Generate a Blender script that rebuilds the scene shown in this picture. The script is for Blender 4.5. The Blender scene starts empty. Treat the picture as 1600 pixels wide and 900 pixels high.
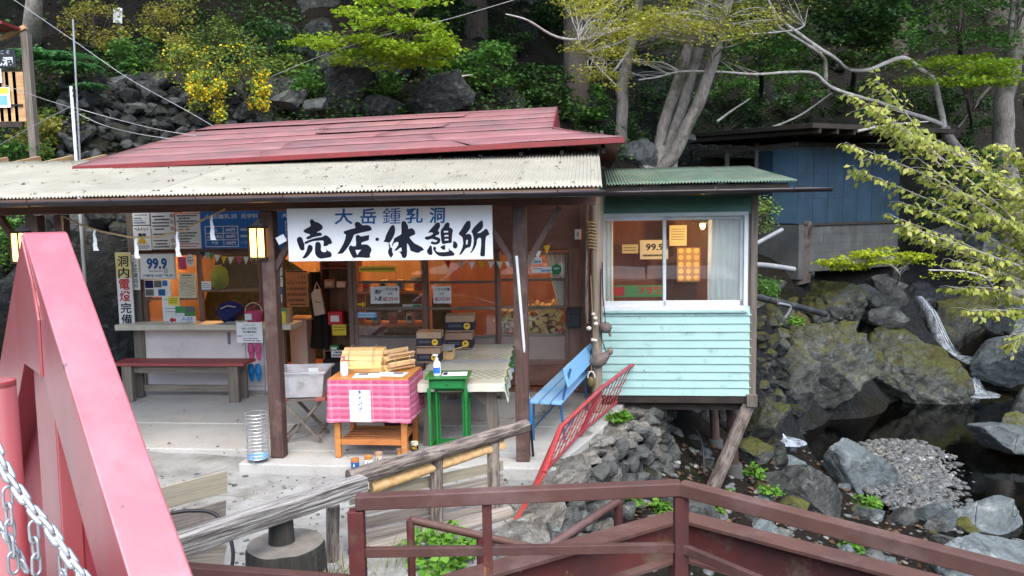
import bpy, math, random
import numpy as np
from mathutils import Vector, Matrix, Euler, noise
R = math.radians
random.seed(7); rng = np.random.default_rng(7)
scene = bpy.context.scene
COL = scene.collection
# ------------------------------------------------------------------ camera
F, CX, CY = 1232.0, 800.0, 450.0
PITCH, ROLL = R(5.6), R(1.0)
CAM = Vector((0, 0, 2.3))
FW = Vector((0, math.cos(PITCH), -math.sin(PITCH)))
UPV = Vector((0, math.sin(PITCH), math.cos(PITCH)))
RT = Vector((1, 0, 0))
CXA = RT * math.cos(ROLL) - UPV * math.sin(ROLL)
CYA = RT * math.sin(ROLL) + UPV * math.cos(ROLL)
cam = bpy.data.cameras.new('camera'); camo = bpy.data.objects.new('camera', cam); COL.objects.link(camo)
cam.sensor_width = 36; cam.lens = 36 * F / 1600; cam.clip_end = 500; cam.clip_start = 0.05
mw = Matrix((CXA, CYA, -FW)).transposed().to_4x4(); mw.translation = CAM
camo.matrix_world = mw
scene.camera = camo
# ------------------------------------------------------------------ sky, sun, exposure
SUN_EL, SUN_AZ = R(56), R(170)        # azimuth: from +Y clockwise, behind the camera
w = bpy.data.worlds.new('World'); scene.world = w; w.use_nodes = True
wn = w.node_tree; bg = wn.nodes['Background']
sky = wn.nodes.new('ShaderNodeTexSky'); sky.sky_type = 'NISHITA'; sky.sun_disc = False
sky.sun_elevation = SUN_EL; sky.sun_rotation = SUN_AZ; sky.air_density = 1.0; sky.dust_density = 2.0; sky.ozone_density = 1.0
wn.links.new(sky.outputs[0], bg.inputs[0]); bg.inputs[1].default_value = 0.15
sl = bpy.data.lights.new('sun', 'SUN'); sl.energy = 1.3; sl.angle = R(70); sl.color = (1, .955, .89)
so = bpy.data.objects.new('sun', sl); COL.objects.link(so)
sd = Vector((math.sin(SUN_AZ) * math.cos(SUN_EL), math.cos(SUN_AZ) * math.cos(SUN_EL), math.sin(SUN_EL)))
so.rotation_euler = (-sd).to_track_quat('-Z', 'Y').to_euler(); so.location = (0, -8, 30)
vs = scene.view_settings; vs.view_transform = 'Standard'; vs.look = 'None'; vs.exposure = 1.8; vs.gamma = 1
scene.cycles.use_denoising = True
scene.cycles.max_bounces = 8; scene.cycles.transparent_max_bounces = 16

# ------------------------------------------------------------------ photograph pixel -> place
def ray(px, py):
    return FW + CXA * ((px - CX) / F) - CYA * ((py - CY) / F)
def at(px, py, d):                       # world depth d
    r = ray(px, py); return CAM + r * (d / r.y)
def on_z(px, py, z):
    r = ray(px, py); return CAM + r * ((z - CAM.z) / r.z)
def on_plane(px, py, p, n):
    r = ray(px, py); return CAM + r * ((p - CAM).dot(n) / r.dot(n))
YAW = R(5.8)
UA = Vector((math.cos(YAW), -math.sin(YAW), 0)); VA = Vector((math.sin(YAW), math.cos(YAW), 0))
ORG = on_z(818, 719, 0)
def L(u, v, z): return ORG + UA * u + VA * v + Vector((0, 0, z))
def toL(p):
    d = p - ORG; return Vector((d.dot(UA), d.dot(VA), d.z))
def on_v(px, py, v):                     # -> (u, z) on the plane v of the house
    q = toL(on_plane(px, py, ORG + VA * v, VA)); return q.x, q.z
def ug(px, py, z=0.0):                   # ground hit -> (u, v)
    q = toL(on_z(px, py, z)); return q.x, q.y

# ------------------------------------------------------------------ mesh helpers
FINE = {'twigs', 'stems', 'fine_print', 'lettering', 'symbols', 'limbs', 'map_lines', 'dish_prints', 'table_rules', 'brush_lettering', 'blue_lettering', 'lettering_gap'}
class MB:
    def __init__(s): s.v = []; s.f = []
    def add(s, vs, fs):
        o = len(s.v); s.v += [tuple(p) for p in vs]; s.f += [tuple(i + o for i in f) for f in fs]; return s
    def box(s, c, d, rot=None):
        c = Vector(c); h = Vector(d) / 2; m = None
        if rot is not None: m = rot if isinstance(rot, Matrix) else Euler(rot).to_matrix()
        vs = []
        for z in (-1, 1):
            for y in (-1, 1):
                for x in (-1, 1):
                    p = Vector((x * h.x, y * h.y, z * h.z)); vs.append(c + (m @ p if m else p))
        return s.add(vs, [(0, 2, 3, 1), (4, 5, 7, 6), (0, 1, 5, 4), (2, 6, 7, 3), (0, 4, 6, 2), (1, 3, 7, 5)])
    def bx(s, x0, x1, y0, y1, z0, z1):
        return s.box(((x0 + x1) / 2, (y0 + y1) / 2, (z0 + z1) / 2), (abs(x1 - x0), abs(y1 - y0), abs(z1 - z0)))
    def tube(s, pts, r, n=8, caps=True, closed=False, jit=0):
        pts = [Vector(p) for p in pts]; k = len(pts)
        rs = list(r) if hasattr(r, '__len__') else [r] * k
        up = Vector((0, 0, 1)); vs = []; prev = None
        for i, p in enumerate(pts):
            if closed: t = (pts[(i + 1) % k] - pts[i - 1])
            else: t = pts[min(i + 1, k - 1)] - pts[max(i - 1, 0)]
            t = t.normalized() if t.length > 1e-9 else Vector((0, 0, 1))
            if prev is None:
                a = up if abs(t.z) < .9 else Vector((1, 0, 0)); x = t.cross(a).normalized()
            else:
                x = (prev - t * prev.dot(t)); x = x.normalized() if x.length > 1e-6 else t.orthogonal().normalized()
            y = t.cross(x); prev = x
            for j in range(n):
                q = 2 * math.pi * j / n; rr = rs[i] * (1 + (random.uniform(-jit, jit) if jit else 0))
                vs.append(p + x * (math.cos(q) * rr) + y * (math.sin(q) * rr))
        fs = []
        for i in range(k if closed else k - 1):
            a, b = i * n, ((i + 1) % k) * n
            for j in range(n): fs.append((a + j, a + (j + 1) % n, b + (j + 1) % n, b + j))
        if caps and not closed:
            fs.append(tuple(range(n - 1, -1, -1))); fs.append(tuple((k - 1) * n + j for j in range(n)))
        return s.add(vs, fs)
    def cyl(s, p0, p1, r0, r1=None, n=16, caps=True):
        return s.tube([p0, p1], [r0, r0 if r1 is None else r1], n, caps)
    def lathe(s, prof, c=(0, 0, 0), n=20):          # prof: (r, z)
        c = Vector(c); vs = []; fs = []; k = len(prof)
        for r, z in prof:
            for j in range(n):
                q = 2 * math.pi * j / n; vs.append(c + Vector((r * math.cos(q), r * math.sin(q), z)))
        for i in range(k - 1):
            for j in range(n): fs.append((i * n + j, i * n + (j + 1) % n, (i + 1) * n + (j + 1) % n, (i + 1) * n + j))
        fs.append(tuple(range(n - 1, -1, -1))); fs.append(tuple((k - 1) * n + j for j in range(n)))
        return s.add(vs, fs)
    def quad(s, a, b, c, d): return s.add([a, b, c, d], [(0, 1, 2, 3)])
    def slab(s, pts, off):                           # polygon pts extruded by vector off
        pts = [Vector(p) for p in pts]; off = Vector(off); k = len(pts)
        fs = [tuple(range(k - 1, -1, -1)), tuple(range(k, 2 * k))]
        for i in range(k): j = (i + 1) % k; fs.append((i, j, k + j, k + i))
        return s.add(pts + [p + off for p in pts], fs)
    def grid(s, fn, nu, nv):
        vs = [fn(i / nu, j / nv) for j in range(nv + 1) for i in range(nu + 1)]
        fs = [(j * (nu + 1) + i, j * (nu + 1) + i + 1, (j + 1) * (nu + 1) + i + 1, (j + 1) * (nu + 1) + i) for j in range(nv) for i in range(nu)]
        return s.add(vs, fs)
    def mesh(s, name, mat, smooth=None):
        me = bpy.data.meshes.new(name); me.from_pydata(s.v, [], s.f); me.update()
        if mat: me.materials.append(mat)
        fixn(me)
        if smooth is not None:
            me.polygons.foreach_set('use_smooth', [True] * len(me.polygons)); me.set_sharp_from_angle(angle=R(smooth))
        return me
    def build(s, name, mat, parent=None, smooth=None, bevel=0, loc=None, rotz=None):
        o = link(name, s.mesh(name, mat, smooth), parent)
        if name in FINE: o['kind'] = 'stuff'
        if loc is not None: o.location = loc
        if rotz is not None: o.rotation_euler = (0, 0, rotz)
        if bevel: bev(o, bevel)
        return o
import bmesh
def fixn(me):
    if len(me.polygons) > 20000: return
    b = bmesh.new(); b.from_mesh(me); bmesh.ops.recalc_face_normals(b, faces=b.faces[:]); b.to_mesh(me); b.free()
def bev(o, w, seg=2):
    m = o.modifiers.new('bevel', 'BEVEL'); m.width = w; m.segments = seg; m.limit_method = 'ANGLE'; m.angle_limit = R(40)
def link(name, data, parent=None):
    o = bpy.data.objects.new(name, data); COL.objects.link(o)
    if parent is not None: o.parent = parent
    return o
def tag(o, label=None, cat=None, group=None, kind=None):
    if label: o['label'] = label
    if cat: o['category'] = cat
    if group: o['group'] = group
    if kind: o['kind'] = kind
    return o
def T(name, label, cat, loc=(0, 0, 0), rotz=0.0, group=None, kind=None):
    o = link(name, None); o.location = loc; o.rotation_euler = (0, 0, rotz); o.empty_display_size = .05
    return tag(o, label, cat, group, kind)
def BT(name, label, cat, u=0, v=0, z=0, rot=0.0, group=None):
    return T(name, label, cat, L(u, v, z), -YAW + rot, group)
def copy_tree(o, parent=None):
    c = o.copy(); COL.objects.link(c); c.parent = parent
    for k in [x for x in o.children]: copy_tree(k, c)
    return c
def aim(o, p0, p1, roll=0):              # put local +Z of o along p0->p1, origin p0
    p0, p1 = Vector(p0), Vector(p1); d = (p1 - p0)
    q = d.to_track_quat('Z', 'Y'); o.rotation_mode = 'QUATERNION'; o.rotation_quaternion = q @ Euler((0, 0, roll)).to_quaternion(); o.location = p0
    return o
# text as flat print: local x right, z up, facing -y
_tc = {}
def text_mesh(s, bold):
    k = (s, bold)
    if k not in _tc:
        c = bpy.data.curves.new('t', 'FONT'); c.body = s; c.offset = bold; c.resolution_u = 2
        o = bpy.data.objects.new('t', c); COL.objects.link(o)
        m = bpy.data.meshes.new_from_object(o.evaluated_get(bpy.context.evaluated_depsgraph_get()))
        a = np.array([v.co[:] for v in m.vertices]); f = [tuple(p.vertices) for p in m.polygons]
        bpy.data.objects.remove(o); bpy.data.curves.remove(c); bpy.data.meshes.remove(m)
        _tc[k] = (a, f)
    return _tc[k]
def txt(mb, s, x, z, h, y=0.0, w=None, bold=.0, shear=0.0, rot=0.0):
    """s centred on x,z with glyph height h, optional total width w"""
    a, f = text_mesh(s, bold)
    if len(a) == 0: return mb
    lo, hi = a.min(0), a.max(0); k = h / max(hi[1] - lo[1], .62)
    kx = k if w is None else w / (hi[0] - lo[0])
    X = (a[:, 0] - (lo[0] + hi[0]) / 2) * kx; Z = (a[:, 1] - (lo[1] + hi[1]) / 2) * k; X = X + Z * shear
    if rot: X, Z = X * math.cos(rot) - Z * math.sin(rot), X * math.sin(rot) + Z * math.cos(rot)
    return mb.add([(x + p, y, z + q) for p, q in zip(X, Z)], f)
# ------------------------------------------------------------------ materials (all procedural)
class NG:
    def __init__(s, name):
        s.m = bpy.data.materials.new(name); s.m.use_nodes = True; s.t = s.m.node_tree; s.t.nodes.clear()
        s.out = s.t.nodes.new('ShaderNodeOutputMaterial')
    def n(s, ty, ins=None, **pr):
        nd = s.t.nodes.new('ShaderNode' + ty)
        for k, v in pr.items(): setattr(nd, k, v)
        for k, v in (ins or {}).items():
            sk = nd.inputs[k]
            if isinstance(v, bpy.types.NodeSocket): s.t.links.new(v, sk)
            else:
                if isinstance(v, (tuple, list)) and len(v) == 3 and sk.type == 'RGBA': v = (*v, 1)
                sk.default_value = v
        return nd
    def mix(s, f, a, b, mode='MIX'):
        nd = s.n('Mix', data_type='RGBA', blend_type=mode)
        for k, v in ((0, f), (6, a), (7, b)):
            sk = nd.inputs[k]
            if isinstance(v, bpy.types.NodeSocket): s.t.links.new(v, sk)
            else: sk.default_value = (*v, 1) if isinstance(v, (tuple, list)) and len(v) == 3 else v
        return nd.outputs[2]
    def mr(s, v, a, b, c=0.0, d=1.0): return s.n('MapRange', {0: v, 1: a, 2: b, 3: c, 4: d}).outputs[0]
    def math(s, op, a, b=0.0): return s.n('Math', {0: a, 1: b}, operation=op).outputs[0]
    def noise(s, vec, sc, det=6, ro=.6, dist=0.0): return s.n('TexNoise', {'Vector': vec, 'Scale': sc, 'Detail': det, 'Roughness': ro, 'Distortion': dist}).outputs[0]
    def surf(s, sh): s.t.links.new(sh.outputs[0], s.out.inputs[0]); return s.m
    def vec(s, coord='Object', st=(1, 1, 1)):
        oi = s.n('ObjectInfo')
        if coord == 'World': v = s.n('NewGeometry').outputs['Position']
        else: v = s.n('TexCoord').outputs[coord]
        off = s.n('VectorMath', {0: oi.outputs['Random'], 1: (37.1, 17.3, 53.7)}, operation='MULTIPLY').outputs[0]
        v = s.n('VectorMath', {0: v, 1: off}, operation='ADD').outputs[0] if coord != 'World' else v
        if st != (1, 1, 1): v = s.n('VectorMath', {0: v, 1: st}, operation='MULTIPLY').outputs[0]
        return v, oi.outputs['Random']
def pm(name, c1, c2=None, sc=6, st=(1, 1, 1), rough=.7, bump=.15, bsc=None, rand=.12, metal=0.0, spec=.4, coat=0.0, chips=None, cracks=None, dirt=None, dsc=2.0, dlim=(.5, .7), cont=(.35, .65), coord='Object', bdist=.01, det=6, streak=None):
    g = NG(name); v, rnd = g.vec(coord, st)
    nz = g.noise(v, sc, det)
    c2 = c2 or tuple(x * .75 for x in c1)
    col = g.mix(g.mr(nz, *cont), c1, c2)
    if dirt:
        v2, _ = g.vec(coord, streak or (1, 1, 1))
        col = g.mix(g.mr(g.noise(v2, dsc, 8, .65), *dlim), col, dirt)
    if cracks:
        vw = g.vec(coord)[0]; vd = g.n('VectorMath', {0: vw, 1: g.n('VectorMath', {0: g.n('TexNoise', {'Vector': vw, 'Scale': 2.5, 'Detail': 6}).outputs[1], 1: (.6, .6, .6)}, operation='MULTIPLY').outputs[0]}, operation='ADD').outputs[0]
        ve = g.n('TexVoronoi', {'Vector': vd, 'Scale': .55}, feature='DISTANCE_TO_EDGE').outputs[0]
        col = g.mix(g.math('MULTIPLY', g.mr(ve, .002, .006, 1, 0), g.mr(g.noise(vw, 1.1, 3), .45, .55)), col, cracks)
        col = g.mix(g.mr(g.noise(vw, 5, 8, .75), .56, .72, 0, .5), col, cracks); col = g.mix(g.mr(g.noise(vw, 90, 2, .5), .66, .7, 0, .7), col, cracks)
    if chips: col = g.mix(g.mr(g.noise(g.vec(coord)[0], 26, 3, .5), .71, .73), col, chips); col = g.mix(g.mr(g.noise(g.vec(coord)[0], 7, 9, .7), .61, .7, 0, .6), col, chips)
    val = g.mr(rnd, 0, 1, 1 - rand, 1 + rand)
    col = g.n('HueSaturation', {'Value': val, 'Color': col, 'Hue': g.mr(rnd, 0, 1, .5 - rand * .06, .5 + rand * .06)}).outputs[0]
    bn = g.n('Bump', {'Strength': bump, 'Distance': bdist, 'Height': g.noise(v, bsc or sc * 2.5, 5)})
    b = g.n('BsdfPrincipled', {'Base Color': col, 'Roughness': g.mr(nz, 0, 1, max(0, rough - .1), min(1, rough + .1)), 'Metallic': metal, 'Specular IOR Level': spec, 'Normal': bn.outputs[0]})
    if coat: b.inputs['Coat Weight'].default_value = coat; b.inputs['Coat Roughness'].default_value = .28; b.inputs['Coat IOR'].default_value = 2.1
    return g.surf(b)
def flat(name, c, rough=.6, spec=.3, emit=0.0, metal=0.0):
    g = NG(name); nz = g.noise(g.vec()[0], 9, 3); col = g.mix(g.mr(nz, .3, .7), c, tuple(x * .9 for x in c))
    b = g.n('BsdfPrincipled', {'Base Color': col, 'Roughness': rough, 'Specular IOR Level': spec, 'Metallic': metal})
    if emit: b.inputs['Emission Color'].default_value = (*c, 1); b.inputs['Emission Strength'].default_value = emit
    return g.surf(b)
def rockmat(name, c1, c2, dark, moss=.0, mossc=(.055, .075, .012), wet=0.0, sc=1.6, lich=.25):
    g = NG(name); v, rnd = g.vec('World')
    n1 = g.noise(v, sc, 8, .6, .3); n2 = g.noise(g.n('VectorMath', {0: g.n('VectorRotate', {'Vector': v, 'Axis': (.3, .9, .2), 'Angle': .6}, rotation_type='AXIS_ANGLE').outputs[0], 1: (.8, .95, 1.8)}, operation='MULTIPLY').outputs[0], sc * 2.2, 10, .68, .5)
    vv = g.n('TexVoronoi', {'Vector': g.n('VectorMath', {0: v, 1: n1}, operation='ADD').outputs[0], 'Scale': sc * 1.7}, feature='DISTANCE_TO_EDGE').outputs[0]
    col = g.mix(g.mr(n1, .35, .65), c1, c2)
    col = g.mix(g.mr(n2, .47, .63, 0, .85), col, dark)
    col = g.mix(g.mr(vv, 0.0, .012, .35, 0), col, dark)
    col = g.mix(g.mr(g.noise(v, sc * 3.1, 6, .6), .58, .68, 0, lich), col, (.5, .53, .48))
    nrm = g.n('NewGeometry').outputs['Normal']; nz = g.n('SeparateXYZ', {0: nrm}).outputs[2]
    if moss:
        f = g.math('ADD', g.math('MULTIPLY', nz, .26), g.math('ADD', g.math('MULTIPLY', g.noise(v, sc * .55, 4, .6), .6), g.math('MULTIPLY', g.noise(v, sc * 6, 10, .75), .42)))
        col = g.mix(g.mr(f, .78 - moss * .3, .97 - moss * .3), col, g.mix(g.mr(g.noise(v, sc * 2.4, 6, .7), .35, .65), mossc, (mossc[0] * .55, mossc[1] * .42, mossc[2] * .8)))
    col = g.mix(g.mr(g.noise(v, sc * 22, 4, .8), .35, .7, 0, .55), col, dark)
    col = g.n('HueSaturation', {'Value': g.mr(rnd, 0, 1, .72, 1.25), 'Color': col}).outputs[0]
    bn = g.n('Bump', {'Strength': .9, 'Distance': .09, 'Height': g.math('ADD', g.math('MULTIPLY', g.noise(v, sc * 9, 8, .7), .35), g.math('ADD', g.math('MULTIPLY', n2, .9), g.math('ADD', n1, g.mr(vv, 0, .03, 0, .2))))})
    b = g.n('BsdfPrincipled', {'Base Color': col, 'Roughness': .85 - wet * .6, 'Specular IOR Level': .3 + wet * .3, 'Normal': bn.outputs[0]})
    return g.surf(b)
def leafmat(name, cs, tr=.35):
    g = NG(name); a = g.n('Attribute', attribute_name='rnd').outputs['Fac']
    cr = g.n('ValToRGB', {0: a}); e = cr.color_ramp.elements
    e[0].color = (*cs[0], 1); e[1].color = (*cs[-1], 1)
    for i, c in enumerate(cs[1:-1]): q = e.new((i + 1) / (len(cs) - 1)); q.color = (*c, 1)
    b = g.n('BsdfPrincipled', {'Base Color': cr.outputs[0], 'Roughness': .55, 'Specular IOR Level': .25})
    t = g.n('BsdfTranslucent', {0: cr.outputs[0]})
    return g.surf(g.n('MixShader', {0: tr, 1: b.outputs[0], 2: t.outputs[0]}))
def glassmat(name, tint=(1, 1, 1), k=1.0, rough=.02, haze=0.0):
    g = NG(name); f = g.math('MULTIPLY', g.n('Fresnel', {0: 1.5}).outputs[0], k)
    sh = g.n('MixShader', {0: f, 1: g.n('BsdfTransparent', {0: tint}).outputs[0], 2: g.n('BsdfGlossy', {0: (.95, .97, 1), 1: rough}).outputs[0]})
    if haze:
        nz = g.noise(g.vec()[0], 3, 5)
        sh = g.n('MixShader', {0: g.mr(nz, .3, .7, haze * .3, haze), 1: sh.outputs[0], 2: g.n('BsdfDiffuse', {0: (.6, .6, .6)}).outputs[0]})
    return g.surf(sh)
m = {}
m['post'] = pm('dark_brown_wood', (.085, .045, .035), (.05, .027, .022), 9, (4, 4, .35), .65, .25, dirt=(.13, .09, .075), dsc=5)
m['beam'] = pm('brown_beam_wood', (.15, .075, .045), (.09, .045, .03), 9, (.35, 4, 4), .65, .25)
m['rafter'] = pm('raw_rafter_wood', (.42, .27, .14), (.3, .18, .09), 8, (4, .35, 4), .7, .2)
m['grey_wood'] = pm('weathered_grey_wood', (.19, .16, .13), (.1, .085, .07), 8, (5, 5, .3), .85, .5, rand=.2)
m['grey_wood_x'] = pm('weathered_grey_wood_x', (.2, .17, .14), (.1, .085, .07), 8, (.3, 5, 5), .85, .5, rand=.2)
m['wall_wood'] = pm('red_brown_boards', (.15, .068, .045), (.095, .042, .03), 6, (.4, 4, 4), .6, .2, dirt=(.2, .11, .08), dsc=2.5)
m['wall_wood_z'] = pm('brown_upright_wood', (.21, .13, .1), (.14, .08, .062), 8, (4, 4, .35), .65, .25)
m['plywood'] = pm('brown_plywood', (.21, .1, .068), (.15, .07, .048), 5, (.5, 3, 3), .6, .12, dirt=(.12, .055, .04), dsc=2)
m['mauve'] = pm('mauve_grey_panel', (.24, .185, .165), (.2, .15, .135), 3, rough=.55, bump=.05)
m['white_panel'] = pm('pinkish_white_panel', (.74, .66, .63), (.67, .6, .57), 2.5, rough=.5, bump=.05, dirt=(.4, .34, .3), dsc=1.6, dlim=(.6, .8))
m['counter'] = pm('cream_counter', (.62, .58, .47), (.5, .47, .38), 6, rough=.45, bump=.05)
m['roof_red'] = pm('faded_red_roof', (.26, .115, .115), (.21, .08, .083), 2.2, rough=.62, bump=.12, rand=.1, dirt=(.14, .09, .09), dsc=1.5, dlim=(.45, .7), chips=(.11, .06, .055), coord='World', bsc=20, spec=.5)
m['red_trim'] = pm('red_eave_trim', (.2, .026, .03), (.13, .022, .025), 5, rough=.5)
m['roof_beige'] = pm('beige_corrugated', (.34, .325, .265), (.275, .265, .21), 2.2, rough=.6, bump=.1, rand=.05, dirt=(.16, .13, .09), dsc=7, dlim=(.6, .74), coord='World', det=9, streak=(1, .35, 1))
m['roof_green'] = pm('green_corrugated', (.13, .2, .145), (.095, .14, .1), 3, rough=.6, bump=.15, dirt=(.24, .23, .17), dsc=4, dlim=(.5, .7), coord='World')
m['gutter'] = pm('dark_gutter', (.02, .016, .02), (.035, .028, .03), 4, rough=.4, bump=.02)
m['cyan'] = pm('pale_turquoise_siding', (.32, .5, .47), (.285, .455, .43), 2.2, rough=.5, bump=.06, rand=.04, dirt=(.2, .33, .29), dsc=3.5, dlim=(.56, .78), chips=(.16, .2, .17))
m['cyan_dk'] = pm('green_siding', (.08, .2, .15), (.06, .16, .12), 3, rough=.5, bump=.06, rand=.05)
m['alu'] = pm('white_aluminium', (.62, .65, .66), (.52, .55, .57), 5, rough=.4, bump=.03)
m['concrete'] = pm('patio_concrete', (.4, .395, .365), (.33, .325, .3), 1.3, rough=.85, bump=.35, cracks=(.16, .155, .14), bsc=45, coord='World', rand=0, dirt=(.28, .275, .25), dsc=1.1, dlim=(.55, .8), det=10)
m['concrete_rough'] = pm('rough_concrete', (.29, .292, .275), (.19, .192, .18), 3.2, rough=.9, cracks=(.1, .1, .09), bump=.6, bsc=26, coord='World', rand=0, dirt=(.12, .115, .095), dsc=2.3, dlim=(.5, .72), det=12)
m['conc_base'] = pm('stained_concrete', (.1, .105, .1), (.06, .063, .06), 1.7, rough=.9, bump=.35, coord='World', rand=0.05, dirt=(.05, .05, .045), dsc=1.3, dlim=(.48, .7), det=10, streak=(2, 2, .4))
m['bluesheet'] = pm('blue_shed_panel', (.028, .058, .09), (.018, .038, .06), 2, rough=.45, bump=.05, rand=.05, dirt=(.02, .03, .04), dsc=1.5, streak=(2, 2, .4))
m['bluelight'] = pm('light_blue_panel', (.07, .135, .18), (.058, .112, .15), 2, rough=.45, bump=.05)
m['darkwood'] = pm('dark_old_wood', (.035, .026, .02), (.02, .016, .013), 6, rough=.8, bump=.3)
m['bridge_red'] = pm('bridge_red_paint', (.43, .075, .085), (.38, .055, .065), 1.5, coat=1.0, rough=.45, bump=.03, bsc=3, rand=.0, spec=.6, dirt=(.4, .14, .15), dsc=2.4, dlim=(.45, .75), streak=(3, 3, .5), chips=(.12, .05, .04))
m['rail_red'] = pm('red_rail_paint', (.36, .036, .042), (.28, .034, .038), 4, rough=.42, bump=.06, dirt=(.25, .06, .05), dsc=5)
m['rust'] = pm('rusty_brown_steel', (.1, .046, .036), (.064, .031, .025), 4, rough=.6, bump=.25, dirt=(.13, .08, .07), dsc=3, dlim=(.5, .66), det=10)
m['rustpaint'] = pm('flaking_red_steel', (.1, .022, .02), (.05, .018, .017), 3, rough=.65, bump=.35, dirt=(.1, .06, .042), dsc=4, dlim=(.52, .6), det=10, chips=(.2, .1, .045))
m['galv'] = pm('galvanised_steel', (.55, .57, .58), (.42, .44, .46), 12, rough=.38, bump=.08, metal=.75)
m['wire'] = pm('wire_steel', (.45, .45, .45), (.3, .3, .3), 12, rough=.4, metal=.6, bump=.03)
m['bench_red'] = pm('faded_red_bench', (.32, .07, .065), (.25, .055, .05), 3, (.4, 3, 3), .5, .1)
m['bench_blue'] = pm('light_blue_paint', (.19, .42, .66), (.16, .37, .6), 4, (3, .4, 3), .45, .08, dirt=(.3, .46, .6), dsc=6, dlim=(.6, .75))
m['blue_frame'] = flat('blue_frame', (.03, .11, .24), .45)
m['orange_wood'] = pm('varnished_orange_wood', (.48, .19, .055), (.36, .13, .04), 6, (1, 4, 4), .42, .08)
m['green'] = pm('green_paint', (.015, .17, .035), (.012, .14, .03), 5, rough=.38, bump=.05)
m['firewood'] = pm('split_firewood', (.68, .47, .22), (.52, .31, .12), 5, (.4, 4, 4), .8, .35, rand=.25, dirt=(.3, .17, .08), dsc=4, dlim=(.58, .75))
m['card'] = pm('kraft_card', (.36, .235, .15), (.3, .19, .12), 5, rough=.8, bump=.04)
m['cardband'] = flat('dark_box_band', (.02, .016, .03), .6)
m['yellow'] = flat('yellow_print', (.72, .45, .03), .6)
m['cyellow'] = flat('yellow_card', (.8, .68, .06), .6)
m['paper'] = pm('white_paper', (.8, .82, .81), (.75, .77, .76), 3, rough=.7, bump=.03, rand=.06)
m['sign_white'] = pm('white_sign_paint', (.78, .79, .79), (.74, .75, .75), 1.5, rough=.42, bump=.02, rand=0, dirt=(.7, .69, .66), dsc=1.5)
m['ink'] = flat('black_ink', (.006, .007, .018), .45)
m['ink_blue'] = flat('blue_ink', (.01, .1, .3), .5)
m['ink_red'] = flat('red_ink', (.55, .03, .04), .5)
m['ink_grey'] = flat('grey_ink', (.13, .14, .15), .6)
m['ink_white'] = flat('white_print', (.75, .8, .85), .5)
m['sign_blue'] = flat('blue_signboard', (.03, .17, .55), .4)
m['yellow_pale'] = flat('pale_yellow_board', (.72, .66, .3), .5)
m['cream_paper'] = pm('cream_paper', (.68, .63, .45), (.6, .58, .42), 8, rough=.7, bump=.02)
m['green_print'] = flat('green_print', (.08, .3, .1), .6)
m['pink'] = flat('pink_cloth', (.5, .08, .2), .7)
m['rope'] = pm('straw_rope', (.42, .3, .15), (.3, .2, .1), 30, rough=.9, bump=.4)
m['black_rubber'] = flat('black_rubber', (.015, .015, .017), .45)
m['black_pipe'] = pm('black_pipe', (.03, .035, .04), (.02, .022, .026), 4, rough=.5, dirt=(.1, .1, .09), dsc=6)
m['pvc'] = pm('grey_pvc', (.24, .255, .265), (.17, .18, .19), 5, rough=.5)
m['clear_plastic'] = glassmat('clear_plastic', (.9, .93, .95), 1.0, .15, .75)
m['bottle'] = pm('bottle_white', (.72, .75, .78), (.68, .71, .74), 4, rough=.3, bump=.01)
m['glass'] = glassmat('window_glass', (.93, .95, .93), 1.1, .01, .03)
m['shade_glass'] = flat('lamp_glass_lit', (1.0, .5, .11), .5, emit=2.0)
m['lamp_bulb'] = flat('bulb_lit', (1.0, .55, .18), .5, emit=5.0)
m['curtain'] = pm('white_curtain', (.76, .77, .76), (.68, .69, .69), 3, rough=.85, bump=.05)
m['inner_wood'] = pm('warm_interior_wood', (.3, .15, .07), (.22, .1, .045), 5, (4, 4, .4), .55, .1)
m['inner_red'] = pm('red_brown_interior', (.2, .065, .035), (.14, .042, .024), 5, (4, 4, .4), .5, .1)
m['navy'] = flat('navy_cloth', (.015, .017, .1), .75)
m['blue_plastic'] = flat('bright_blue_plastic', (.01, .2, .5), .4)
m['olive'] = pm('lime_green_cloth', (.16, .26, .02), (.1, .17, .015), 8, rough=.85, bump=.1)
m['black_cloth'] = flat('black_cloth', (.012, .01, .01), .8)
m['canvas'] = pm('canvas_bag', (.55, .46, .38), (.48, .4, .33), 7, rough=.85)
m['clay'] = pm('grey_stoneware', (.15, .115, .1), (.1, .08, .07), 14, rough=.7, bump=.3, dirt=(.22, .19, .17), dsc=8)
m['shell'] = pm('white_shell', (.62, .58, .5), (.5, .45, .38), 14, rough=.5)
m['brown_pot'] = pm('olive_brown_glaze', (.16, .13, .05), (.1, .08, .03), 8, rough=.3)
m['bark_log'] = pm('grey_bark_log', (.24, .2, .17), (.075, .06, .05), 7, (7, 7, .8), .9, 1.0, bsc=9, bdist=.02, cont=(.4, .6), dirt=(.34, .29, .24), dsc=3, dlim=(.55, .7))
m['pale_post'] = pm('pale_old_post', (.34, .28, .21), (.22, .18, .14), 8, (5, 5, .3), .85, .4)
m['old_plank'] = pm('old_grey_plank', (.28, .25, .21), (.15, .13, .11), 7, (6, 6, .25), .85, .6, rand=.28, dirt=(.1, .085, .07), dsc=3, dlim=(.55, .75))
m['pale_plank'] = pm('pale_plank', (.3, .26, .19), (.23, .2, .15), 7, (6, 6, .25), .85, .4, rand=.15)
m['cracked_beam'] = pm('cracked_grey_beam', (.38, .365, .335), (.1, .09, .08), 6, (9, 9, .35), .9, 1.2, bsc=5, bdist=.03, cont=(.4, .58))
m['stump'] = pm('black_mossy_stump', (.035, .032, .027), (.018, .017, .014), 6, (5, 5, .4), .9, .6, dirt=(.1, .11, .05), dsc=3, dlim=(.55, .7))
m['stump_top'] = pm('stump_top', (.17, .15, .13), (.11, .1, .085), 7, rough=.9, bump=.5)
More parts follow.
